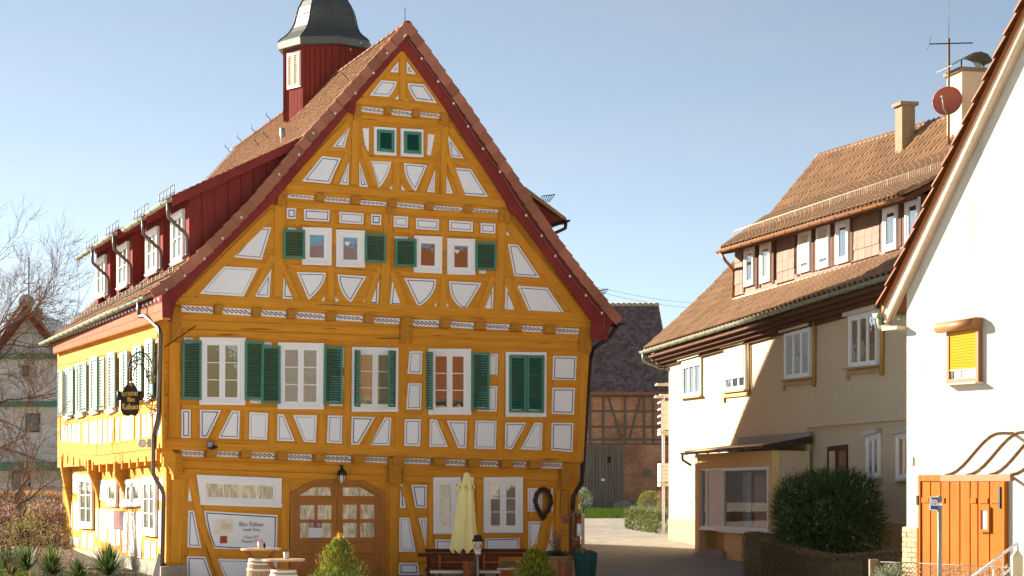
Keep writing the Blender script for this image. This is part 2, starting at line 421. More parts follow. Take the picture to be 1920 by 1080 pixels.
# photograph coordinates -> points on real surfaces of the place
def ray(px, py): return V(((px - PX0) / FPX, 1, (PY0 - py) / FPX))
def at(px, py, Y): return EYE + ray(px, py) * Y
def hit(px, py, p0, n):
    r = ray(px, py); return EYE + r * ((V(p0) - EYE).dot(n) / r.dot(n))
def lerp(a, b, t): return a + (b - a) * t
GZ = [(-400, -.15), (48, -.15), (51, -.03), (60, .18), (68, .5), (90, .8), (115, 1.05), (150, 1.3), (4000, 1.3)]
def gz(y):
    for (a, p), (b, q) in zip(GZ, GZ[1:]):
        if y <= b: return p + (q - p) * (y - a) / (b - a)
    return 1.3
def interp(prof, t):      # point at arc fraction t along a polyline
    L = [(b - a).length for a, b in zip(prof, prof[1:])]; T = sum(L) * t
    for a, b, l in zip(prof, prof[1:], L):
        if T <= l + 1e-9: return a.lerp(b, T / l)
        T -= l
    return prof[-1].copy()
def plen(prof): return sum((b - a).length for a, b in zip(prof, prof[1:]))
REG = dict(A=(500, 0, 4.5), B=(500, 200, 4.154), C=(300, 380, 4.5), D=(700, 380, 3.856), E=(300, 600, 4.155), F=(680, 600, 3.857),
           G=(300, 840, 4.5), H=(700, 840, 4.465), L=(0, 600, 4.153), K=(0, 830, 4.32), S=(80, 380, 3.857), T=(330, 180, 4.5), P=(0, 0, 1))
def rg(k, pts):
    x0, y0, s = REG[k]
    return [(x0 + p[0] / s, y0 + p[1] / s) + tuple(p[2:]) for p in pts]
def curved(pts):
    """expand (x, y, 'c') through-points into a smooth run"""
    out = []; n = len(pts)
    for i, p in enumerate(pts):
        if len(p) == 2: out.append(p); continue
        a = pts[i - 1]; b = pts[(i + 1) % n]
        cx = 2 * p[0] - (a[0] + b[0]) / 2; cy = 2 * p[1] - (a[1] + b[1]) / 2
        for k in range(1, 6):
            t = k / 6
            out.append(((1 - t) ** 2 * a[0] + 2 * t * (1 - t) * cx + t * t * b[0], (1 - t) ** 2 * a[1] + 2 * t * (1 - t) * cy + t * t * b[1]))
    return out

class Quad:
    """a four-cornered patch of a wall (tl, tr, br, bl) with outward normal; boxes are laid out on it in fractions or metres"""
    def __init__(s, c, n): s.c = [V(p) for p in c]; s.n = V(n); s.w = ((s.c[1] - s.c[0]).length + (s.c[2] - s.c[3]).length) / 2; s.h = ((s.c[3] - s.c[0]).length + (s.c[2] - s.c[1]).length) / 2
    def p(s, u, v, d=0.):
        a = s.c[0].lerp(s.c[1], u); b = s.c[3].lerp(s.c[2], u); return a.lerp(b, v) + s.n * d
    def box(s, mb, u0, u1, v0, v1, d0, d1, mi=0):
        mb.hexa([s.p(u0, v0, d1), s.p(u1, v0, d1), s.p(u1, v1, d1), s.p(u0, v1, d1), s.p(u0, v0, d0), s.p(u1, v0, d0), s.p(u1, v1, d0), s.p(u0, v1, d0)], mi)
    def ring(s, mb, u0, u1, v0, v1, bw, d0, d1, mi=0):
        a = bw / s.w; b = bw / s.h
        s.box(mb, u0, u1, v0, v0 + b, d0, d1, mi); s.box(mb, u0, u1, v1 - b, v1, d0, d1, mi)
        s.box(mb, u0, u0 + a, v0 + b, v1 - b, d0, d1, mi); s.box(mb, u1 - a, u1, v0 + b, v1 - b, d0, d1, mi)

def window(par, q, leaves=2, rows=3, trim=.13, sash=.06, behind='curtain', glass='glass', cols=1, mat='white', bar=.022, rim=True):
    mb = MB()
    q.ring(mb, 0, 1, 0, 1, trim, 0, .075)
    a, b = trim / q.w, trim / q.h
    if rim: q.box(mb, -.01, 1.01, 1 - b * .55, 1 - b * .3, .075, .10)
    w = mb.build('window', mat, par)
    u0, u1, v0, v1 = a, 1 - a, b, 1 - b
    mc = MB(); q.box(mc, u0, u1, v0, v1, .002, .008); mc.build('curtain' if behind != 'room' else 'room', behind, w)
    for k in range(leaves):
        l0 = lerp(u0, u1, k / leaves); l1 = lerp(u0, u1, (k + 1) / leaves)
        ms = MB(); q.ring(ms, l0 + .001, l1 - .001, v0, v1, sash, .012, .05)
        sa, sb = sash / q.w, sash / q.h
        g0, g1, h0, h1 = l0 + sa, l1 - sa, v0 + sb, v1 - sb
        ms.build('sash', mat, w)
        for r in range(1, rows):
            t = lerp(h0, h1, r / rows); mbar = MB(); q.box(mbar, g0, g1, t - bar / 2 / q.h, t + bar / 2 / q.h, .022, .042); mbar.build('glazing_bar', mat, w)
        for c in range(1, cols):
            t = lerp(g0, g1, c / cols); mbar = MB(); q.box(mbar, t - bar / 2 / q.w, t + bar / 2 / q.w, h0, h1, .0225, .0415); mbar.build('glazing_bar', mat, w)
        for r in range(rows):
            for c in range(cols):
                mg = MB(); q.box(mg, lerp(g0, g1, c / cols), lerp(g0, g1, (c + 1) / cols), lerp(h0, h1, r / rows), lerp(h0, h1, (r + 1) / rows), .026, .030)
                mg.build('pane', glass, w)
    return w

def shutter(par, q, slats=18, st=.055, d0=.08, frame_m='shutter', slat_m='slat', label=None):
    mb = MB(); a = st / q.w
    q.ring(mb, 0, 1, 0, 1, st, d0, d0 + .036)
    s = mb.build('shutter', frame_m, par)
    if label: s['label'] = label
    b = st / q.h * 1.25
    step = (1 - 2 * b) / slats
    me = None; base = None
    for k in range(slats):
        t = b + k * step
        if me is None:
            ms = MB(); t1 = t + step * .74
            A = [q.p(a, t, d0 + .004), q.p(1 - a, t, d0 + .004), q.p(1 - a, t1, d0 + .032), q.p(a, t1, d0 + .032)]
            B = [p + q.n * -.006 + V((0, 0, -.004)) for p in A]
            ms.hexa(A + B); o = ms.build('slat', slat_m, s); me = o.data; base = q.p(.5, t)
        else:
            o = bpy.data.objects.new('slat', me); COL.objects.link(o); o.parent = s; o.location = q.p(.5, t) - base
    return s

def inset(pts, d):
    """shrink a convex polygon lying in a plane (world points) by d"""
    n = len(pts); c = sum(pts, V()) / n
    nr = V()
    for i in range(n): nr += (pts[i] - c).cross(pts[(i + 1) % n] - c)
    nr.normalize(); out = []
    for i in range(n):
        a, b, e = pts[i - 1], pts[i], pts[(i + 1) % n]
        u = (b - a).normalized(); w = (e - b).normalized()
        nu = nr.cross(u); nw = nr.cross(w); k = 1 + nu.dot(nw)
        if k < .12: k = .12
        out.append(b + (nu + nw) * (d / k))
    return out

def nib(mb, pts, xd, yd, nd, o, s, w=.10, ang=38, mi=0):
    """broad-nib pen stroke along pts"""
    vx, vy = math.cos(R(ang)) * w / 2, math.sin(R(ang)) * w / 2
    f = lambda x, y: V(o) + V(xd) * x * s + V(yd) * y * s + V(nd) * .004
    for (x0, y0), (x1, y1) in zip(pts, pts[1:]):
        dx, dy = x1 - x0, y1 - y0; l = math.hypot(dx, dy) or 1; tx, ty = -dy / l * .022, dx / l * .022
        a = vx + (tx if tx * vx + ty * vy > 0 else -tx); b = vy + (ty if tx * vx + ty * vy > 0 else -ty)
        mb.poly([f(x0 - a, y0 - b), f(x1 - a, y1 - b), f(x1 + a, y1 + b), f(x0 + a, y0 + b)], mi)
GLY = {
 'a': (.52, [[(.1, .5), (.25, .6), (.4, .5), (.4, .1), (.5, 0)], [(.4, .12), (.2, 0), (.08, .12), (.12, .3), (.4, .36)]]),
 'b': (.5, [[(.1, 1), (.1, .1), (.24, 0), (.4, .12), (.4, .48), (.26, .6), (.1, .48)]]),
 'e': (.46, [[(.08, .28), (.38, .42), (.32, .58), (.2, .6), (.08, .45), (.08, .12), (.22, 0), (.38, .1)]]),
 'g': (.5, [[(.4, .55), (.22, .6), (.08, .48), (.08, .14), (.22, .02), (.4, .14)], [(.4, .6), (.4, -.15), (.22, -.3), (.06, -.22)]]),
 'h': (.5, [[(.1, 1), (.1, 0)], [(.1, .48), (.28, .6), (.4, .46), (.4, .06), (.26, -.2)]]),
 'i': (.26, [[(.1, .6), (.1, .1), (.22, 0)], [(.1, .82), (.14, .86)]]),
 'l': (.26, [[(.1, 1), (.1, .1), (.22, 0)]]),
 'm': (.78, [[(.06, .5), (.12, .6), (.12, 0)], [(.12, .5), (.28, .6), (.38, .5), (.38, 0)], [(.38, .5), (.54, .6), (.64, .5), (.64, .08), (.74, 0)]]),
 'n': (.54, [[(.06, .5), (.12, .6), (.12, 0)], [(.12, .5), (.28, .6), (.4, .5), (.4, .08), (.5, 0)]]),
 'o': (.48, [[(.22, .6), (.08, .46), (.08, .12), (.22, 0), (.38, .12), (.38, .46), (.22, .6)]]),
 'r': (.38, [[(.06, .5), (.12, .6), (.12, 0)], [(.12, .48), (.26, .6), (.34, .54)]]),
 's': (.42, [[(.34, .54), (.2, .6), (.08, .46), (.34, .2), (.28, .02), (.08, .06)]]),
 't': (.32, [[(.14, .85), (.14, .1), (.26, 0)], [(.02, .58), (.28, .58)]]),
 'u': (.54, [[(.08, .6), (.08, .1), (.2, 0), (.38, .14)], [(.38, .6), (.38, .1), (.5, 0)]]),
 'v': (.48, [[(.06, .6), (.1, .1), (.22, 0), (.38, .14), (.38, .5), (.28, .6)]]),
 'A': (.78, [[(.08, .86), (.24, 1), (.34, .85), (.3, .2), (.1, .02)], [(.34, .9), (.6, 1), (.6, .1), (.72, 0)], [(.2, .4), (.6, .45)]]),
 'R': (.76, [[(.06, .85), (.18, 1), (.26, .8), (.24, .15), (.08, .02)], [(.26, .9), (.5, 1), (.62, .82), (.52, .58), (.28, .52)], [(.42, .55), (.56, .12), (.7, 0)]]),
 'F': (.62, [[(.08, .8), (.2, 1), (.4, .9), (.58, 1)], [(.3, .92), (.26, .1), (.1, -.1)], [(.12, .52), (.46, .56)]]),
 'K': (.7, [[(.06, .85), (.18, 1), (.24, .8), (.22, .1), (.08, 0)], [(.24, .5), (.5, 1), (.6, .92)], [(.3, .58), (.52, .1), (.66, 0)]]),
 'E': (.62, [[(.54, .88), (.32, 1), (.1, .75), (.1, .22), (.32, 0), (.56, .14)], [(.14, .52), (.46, .56)]]),
 'S': (.6, [[(.5, .9), (.28, 1), (.1, .8), (.46, .35), (.36, .04), (.08, .1)]]),
 'T': (.6, [[(.06, .9), (.3, 1), (.56, .92)], [(.3, .96), (.3, 0)]]),
 'U': (.62, [[(.1, 1), (.1, .2), (.28, 0), (.48, .2), (.48, 1)]]),
 'N': (.66, [[(.1, 0), (.1, 1), (.5, 0), (.5, 1)]]),
 '1': (.34, [[(.06, .78), (.18, .95), (.18, 0)]]), '9': (.48, [[(.38, .6), (.2, .48), (.08, .68), (.2, .95), (.38, .82), (.36, .3), (.16, 0)]]),
 '5': (.48, [[(.38, .95), (.12, .95), (.1, .58), (.3, .56), (.38, .28), (.24, 0), (.08, .08)]]),
 '6': (.48, [[(.34, .95), (.12, .6), (.08, .2), (.22, 0), (.38, .2), (.26, .45), (.1, .36)]]),
 ' ': (.36, [])}
def lettering(mb, text, mid, xd, yd, nd, size, w=.1, mi=0):
    tot = sum(GLY['o' if c == 'ö' else c][0] for c in text)
    x = -tot / 2
    for c in text:
        adv, st = GLY['o' if c == 'ö' else c]
        for p in st: nib(mb, [(a + x, b) for a, b in p], xd, yd, nd, mid, size, w, mi=mi)
        if c == 'ö':
            for k in (.1, .3): nib(mb, [(x + k, .78), (x + k + .05, .84)], xd, yd, nd, mid, size, w, mi=mi)
        x += adv

def biber_field(mb, near, far, row=.165, wid=.18, lift=.034, jit=.014, par=None, single=0):
    """overlapping plain tiles on the surface swept between two slope profiles (eave first)"""
    L = plen(near); n = max(1, int(L / row)); Lt = ((far[0] - near[0]).length + (far[-1] - near[-1]).length) / 2; c = int(Lt / wid)
    cells = []
    for r in range(n):
        t0 = r / n; t1 = min(1, (r + 1.25) / n)
        a0, a1 = interp(near, t0), interp(far, t0); b0, b1 = interp(near, t1), interp(far, t1)
        off = .5 if r % 2 else 0
        for k in range(c + (1 if off else 0)):
            x0 = max(0, (k - off) / c); x1 = min(1, (k + 1 - off) / c)
            p, q = a0.lerp(a1, x0 + .0006), a0.lerp(a1, x1 - .0006); u, v = b0.lerp(b1, x0 + .0006), b0.lerp(b1, x1 - .0006)
            nn = (q - p).cross(u - p).normalized()
            if nn.z < 0: nn = -nn
            j = random.uniform(0, jit); up = (u - p) * .16
            e = nn * (lift + j); k2 = nn * (.004 + j * .3); th = nn * -.014
            m1 = p.lerp(q, .25) + e; m2 = p.lerp(q, .75) + e
            pts = [p + up + e, m1, m2, q + up + e, v + k2, u + k2, p + up + e + th, m1 + th, m2 + th, q + up + e + th]
            cells.append(((p - EYE).length, pts))
    fs = [(0, 1, 2, 3, 4, 5), (6, 7, 1, 0), (7, 8, 2, 1), (8, 9, 3, 2)]
    cells.sort(key=lambda e: e[0])
    for d, pts in cells[:single]:
        m1 = MB(); m1.idx(pts, fs); m1.build('roof_tile', 'biber', par)
    for d, pts in cells[single:]: mb.idx(pts, fs)

def pantile_mesh(name, wid, ln, mat):
    """interlocking tile: pan with a roll on one side; x across, y up the slope"""
    mb = MB(); pr = [(0, .012), (.42, .004), (.55, .085), (.78, .115), (.98, .075), (1.04, .012)]
    top = [(x * wid, 0, z + .028) for x, z in pr] + [(x * wid, ln * 1.16, z) for x, z in pr] + [(x * wid, 0, z + .006) for x, z in pr]
    n = len(pr)
    mb.idx(top, [(i, i + 1, n + i + 1, n + i) for i in range(n - 1)] + [(2 * n + i, 2 * n + i + 1, i + 1, i) for i in range(n - 1)])
    return mb.mesh(name, mat, (0, 0, 0)), top, [(i, i + 1, n + i + 1, n + i) for i in range(n - 1)] + [(2 * n + i, 2 * n + i + 1, i + 1, i) for i in range(n - 1)]

def pantile_field(par, near, far, row, wid, mat, single=0, skip=None, name='roof_tile'):
    """interlocking tiles; those nearest the camera are pieces of their own, the rest one stuff part"""
    L = plen(near); n = max(1, round(L / row)); Lt = ((far[0] - near[0]).length + (far[-1] - near[-1]).length) / 2; c = round(Lt / wid)
    me, vs, fs = pantile_mesh(name, Lt / c, L / n, mat)
    cells = []
    for r in range(n):
        a0, a1 = interp(near, r / n), interp(far, r / n); b0, b1 = interp(near, (r + 1) / n), interp(far, (r + 1) / n)
        for k in range(c):
            p = a0.lerp(a1, k / c); q = a0.lerp(a1, (k + 1) / c); u = b0.lerp(b1, k / c)
            if skip and skip((p + q + u) / 3): continue
            x = (q - p).normalized(); z = x.cross(u - p).normalized()
            if z.z < 0: p, x = q, -x; z = x.cross(u - a0.lerp(a1, k / c)).normalized()
            y = z.cross(x)
            m = Matrix((x, y, z)).transposed().to_4x4(); m.translation = p + z * random.uniform(0, .006)
            cells.append(((p - EYE).length, m))
    cells.sort(key=lambda e: e[0])
    for d, m in cells[:single]: inst(name, me, m, par)
    mb = MB()
    for d, m in cells[single:]: mb.idx([m @ V(v) for v in vs], fs)
    if mb.v: mb.build('roof_tiles', mat, par, kind='stuff')

def leafcloud(mb, fn, n, size, mi=0, up=.3, aspect=.5, out=None):
    """n small leaf faces; fn() gives (point, outward dir)"""
    for _ in range(n):
        p, d = fn()
        d = (d + V((random.gauss(0, .5), random.gauss(0, .5), random.gauss(0, .5) + up))).normalized()
        s = d.cross(V((random.gauss(0, 1), random.gauss(0, 1), random.gauss(0, 1)))).normalized()
        l = size * random.uniform(.6, 1.3)
        mb.poly([p - s * l * aspect * .5, p + d * l * .5 - s * l * aspect * .1, p + d * l, p + s * l * aspect * .5 + d * l * .3], mi)
def ellipsoid(c, rx, ry, rz, lo=.75, lump=.12, zmin=-1., seed=0, boxy=0.):
    c = V(c); rnd = random.Random(seed); ks = [(V((rnd.gauss(0, 1), rnd.gauss(0, 1), rnd.gauss(0, 1))).normalized(), rnd.uniform(-1, 1)) for _ in range(14)]
    def f():
        while True:
            d = V((random.gauss(0, 1), random.gauss(0, 1), random.gauss(0, 1))).normalized()
            if d.z >= zmin: break
        k = random.uniform(lo, 1) + lump * sum(w * max(0, d.dot(q)) ** 6 for q, w in ks)
        if boxy: k *= (1 - boxy) + boxy * .93 / (abs(d.x) ** 5 + abs(d.y) ** 5 + abs(d.z) ** 5) ** .2
        return c + V((d.x * rx, d.y * ry, d.z * rz)) * k, d
    return f
def boxcloud(path, h0, w):
    """points over a clipped hedge following path [(point, height)]"""
    def f():
        k = random.random() * (len(path) - 1); i = int(k); t = k - i
        p = path[i][0].lerp(path[i + 1][0], t); h = lerp(path[i][1], path[i + 1][1], t)
        d = (path[i + 1][0] - path[i][0]).normalized(); s = V((d.y, -d.x, 0))
        r = random.random()
        if r < .35: return p + s * random.uniform(-w, w) / 2 + V((0, 0, h + random.gauss(0, .02))), V((0, 0, 1))
        sg = 1 if r < .75 else -1
        return p + s * sg * (w / 2 + random.gauss(0, .02)) + V((0, 0, random.random() * h)), s * sg
    return f
# ================================================================ ground
def ground_sheet(name, xs, ys, m, dz, kind='structure'):
    mb = MB(); nx = len(xs); pts = [(x, y, gz(y) + dz) for y in ys for x in xs]
    mb.idx(pts, [(j * nx + i, j * nx + i + 1, (j + 1) * nx + i + 1, (j + 1) * nx + i) for j in range(len(ys) - 1) for i in range(nx - 1)], 0, True)
    o = mb.build(name, m, origin=(0, 0, 0)); o['kind'] = kind; return o
YS = [-400, -100, 0, 30, 48, 51, 55, 60, 64, 68, 75, 82, 90, 100, 115, 150, 400, 4000]
ground_sheet('ground', [-3000, -300, -60, -30, -15, 0, 15, 30, 60, 300, 3000], YS, 'asphalt', 0)
ground_sheet('forecourt', [-8.7, -4, 0, 2.2], [43.5, 48, 51], 'bounce_paving', .004)
ground_sheet('square', [-60, -30, -15, 0, 2.2], [-80, -20, 10, 30, 43.5], 'bounce_paving', .004)  # out of view, added pale to bounce sun onto the town hall
ground_sheet('bounce_square', [2.2, 15, 30, 60], [-80, -20, 10, 30], 'bounce_paving', .004)  # unseen extension of the pale ground, added for more bounce light

# ================================================================ the timber-framed town hall
CORN = at(312, 1075, 50.0); CORN.z = 0
N = V((.3473, -.9378, 0)); U = V((.9378, .3473, 0)); BK = -N; LW = -U
def FP(px, py, off=0.): return hit(px, py, CORN + N * off, N)
LOFF = .25
def LP(px, py, off=0.): return hit(px, py, CORN + LW * off, LW)
OFF = dict(G=.0, F=.22, S1=.32, S2=.40, S3=.48)
hall = thing('town_hall', V((CORN.x + 3.3, CORN.y + 8, -.1)), 'ochre and white half-timbered town hall with red turret and green shutters', 'building')

def fprism(name, pts, off, d, m, par=hall, **k):
    mb = MB(); mb.prism([FP(x, y, off + d) for x, y in pts], -N * d); return mb.build(name, m, par, **k)
# --- walls by storey (front), each storey jettied over the one below
def slab(name, pts, off, depth, m):
    mb = MB(); mb.prism([FP(x, y, off) for x, y in pts], -N * depth); mb.build(name, m, hall)
slab('wall', [(313, 836), (1087, 862), (1080, 1110), (313, 1110)], OFF['G'], .5, 'slab')
slab('wall', [(306, 568), (1109, 612), (1091, 868), (305, 842)], OFF['F'], .6, 'slabh')
slab('gable_wall', [(512, 354), (960, 384), (1112, 604), (1112, 616), (322, 570.5), (341, 551)], OFF['S1'], .5, 'slab')
slab('gable_wall', [(656, 196), (843, 212), (961, 388), (961, 395), (512, 361), (516, 356)], OFF['S2'], .5, 'slab')
slab('gable_wall', [(755, 86), (847, 214), (846, 215), (658, 197), (663, 192)], OFF['S3'], .5, 'slab')
# side and rear walls
LEN = 17.3; LLEN = 15.6
def upright(name, p, q, z0, z1, th, m):   # wall box between two plan points
    d = (q - p).normalized(); s = V((d.y, -d.x, 0)) * th
    mb = MB(); a = V((p.x, p.y, z0)); b = V((q.x, q.y, z0)); h = V((0, 0, z1 - z0))
    mb.hexa([a, b, b + h, a + h, a + s, b + s, b + s + h, a + s + h]); return mb.build(name, m, hall)
c0 = V((CORN.x, CORN.y, 0)); cr = FP(1083, 900, 0); cr.z = 0
upright('wall', c0 + BK * .02, c0 + BK * LLEN, -.3, 3.05, .3, 'slab')
upright('wall', c0 + LW * LOFF - BK * .2, c0 + LW * LOFF + BK * LLEN, 2.75, 6.75, .3, 'slabh')
upright('wall', cr + BK * .3, cr + BK * LEN, -.3, 6.6, -.3, 'slab')
upright('rear_wall', c0 + BK * LLEN, cr + BK * LEN, -.3, 6.7, -.3, 'slab')
# stone plinth of the left wall and the corner block
mb = MB(); a = c0 + LW * .06 + BK * .1; a.z = -.3
mb.obox(a, BK * (LLEN - .2), V((0, 0, .66)), LW * -.12); mb.build('plinth', 'stone', hall)
fprism('corner_stone', [(302, 1063), (350, 1058), (352, 1110), (300, 1110)], -.1, .3, 'stone')

# --- roof: flared left slope, straight right slope
VO = .62
LPROF = [FP(x, y, VO) for x, y in ((284, 549), (324, 520), (387, 463), (471, 378), (595, 233), (764, 44))]
RPROF = [FP(x, y, VO) for x, y in ((1163, 600), (1100, 522), (1054, 463), (1000, 385), (880, 205), (766, 44))]
def back(prof, l0, l1): return [p + BK * lerp(l0, l1, i / (len(prof) - 1)) - V((0, 0, .25 * i / (len(prof) - 1))) for i, p in enumerate(prof)]
LFAR = back(LPROF, 17.4, 18.7); RFAR = back(RPROF, 17.4, 18.7)
LPF = [p + BK * .16 for p in LPROF]; RPF = [p + BK * .16 for p in RPROF]
for near, far in ((LPROF, LFAR), (RPROF, RFAR)):
    for i in range(len(near) - 1):
        mb = MB(); a, b, c, d = near[i] + BK * .06, near[i + 1] + BK * .06, far[i + 1], far[i]; n = (b - a).cross(d - a).normalized()
        if n.z < 0: n = -n
        a, b, c, d = (p - n * .02 for p in (a, b, c, d))
        mb.prism([a, b, c, d], -n * .10); mb.build('roof', 'redbarge', hall)
mb = MB(); biber_field(mb, LPF, LFAR, par=hall, single=230); mb.build('roof_tiles', 'biber', hall, kind='stuff')
mb = MB(); biber_field(mb, RPF, RFAR); mb.build('roof_tiles', 'biber', hall, kind='stuff')
# ridge tiles
apex = LPROF[-1].lerp(RPROF[-1], .5); apexf = LFAR[-1].lerp(RFAR[-1], .5)
mb = MB(); rd = (apexf - apex); nr = 46; stp = rd / nr
pr = [(math.cos(R(a)) * .115, math.sin(R(a)) * .10 - .035) for a in range(0, 181, 30)]
def ridge_mesh():
    m = MB(); k = len(pr); l = stp.length
    m.idx([(0, x, z) for x, z in pr] + [(l * 1.12, x * .88, z * .9) for x, z in pr] + [(0, x * .85, z * .82) for x, z in pr],
          [(i, i + 1, k + i + 1, k + i) for i in range(k - 1)] + [(2 * k + i, 2 * k + i + 1, i + 1, i) for i in range(k - 1)], 0, True)
    return m.mesh('ridge_tile', 'verge', (0, 0, 0))
rm = ridge_mesh()
for i in range(nr): inst('ridge_tile', rm, frame(apex + stp * i + V((0, 0, .01)), stp, V((0, 0, 1))), hall)
# verge tiles along both gable edges
def verge_mesh(l, sgn):
    m = MB(); y0 = -.02 * sgn
    m.box((l * .52, 0, -.085), l * 1.06, .028, .25); m.box((l * .52, .09 * sgn, .022), l * 1.06, .20, .026); return m.mesh('verge_tile', 'verge', (0, 0, 0))
for prof, sgn in ((LPROF, 1), (RPROF, 1)):
    L = plen(prof); k = round(L / .29); vm = None
    for i in range(k):
        p, q = interp(prof, i / k), interp(prof, (i + 1) / k)
        x = (q - p).normalized()
        if vm is None: vm = verge_mesh(L / k, 1 if prof is LPROF else 1)
        y = BK; z = x.cross(y).normalized()
        if z.z < 0: z = -z
        m = Matrix((x, BK, z)).transposed().to_4x4(); m.translation = p + z * (.035 + random.uniform(0, .008)) ; m = m @ Matrix.Rotation(R(5.5), 4, 'Y')
        inst('verge_tile', vm, m, hall)
# bargeboards
BO = [(764, 54), (600, 240), (474, 387), (390, 472), (327, 529), (292, 552)]
BI = [(755, 92), (661, 200), (514, 378), (428, 462), (362, 530), (330, 566)]
for i in range(5):
    fprism('bargeboard', [BO[i], BI[i], BI[i + 1], BO[i + 1]], .50, .06, 'redbarge')
fprism('bargeboard', [(292, 552), (330, 566), (321, 602), (295, 600)], .49, .07, 'redbarge')
fprism('bargeboard', [(311, 560), (314, 560), (314, 601), (311, 601)], .57, .012, 'red')
BO = [(766, 54), (872, 206), (992, 386), (1046, 461), (1092, 522), (1152, 602)]
BI = [(755, 92), (844, 216), (958, 392), (1016, 470), (1062, 534), (1112, 606)]
for i in range(5):
    fprism('bargeboard', [BO[i], BO[i + 1], BI[i + 1], BI[i]], .50, .06, 'redbarge')
fprism('bargeboard', [(1110, 602), (1152, 602), (1143, 612), (1139, 637), (1110, 637)], .49, .07, 'redbarge')
# little steps where the bargeboard drops with each jetty
for pts in ([(655, 190), (668, 196), (664, 212), (648, 206)], [(508, 352), (521, 357), (517, 383), (503, 374)], [(838, 204), (852, 210), (858, 224), (842, 216)], [(950, 380), (966, 388), (975, 404), (958, 398)]):
    fprism('bargeboard_step', pts, .47, .10, 'redbarge')

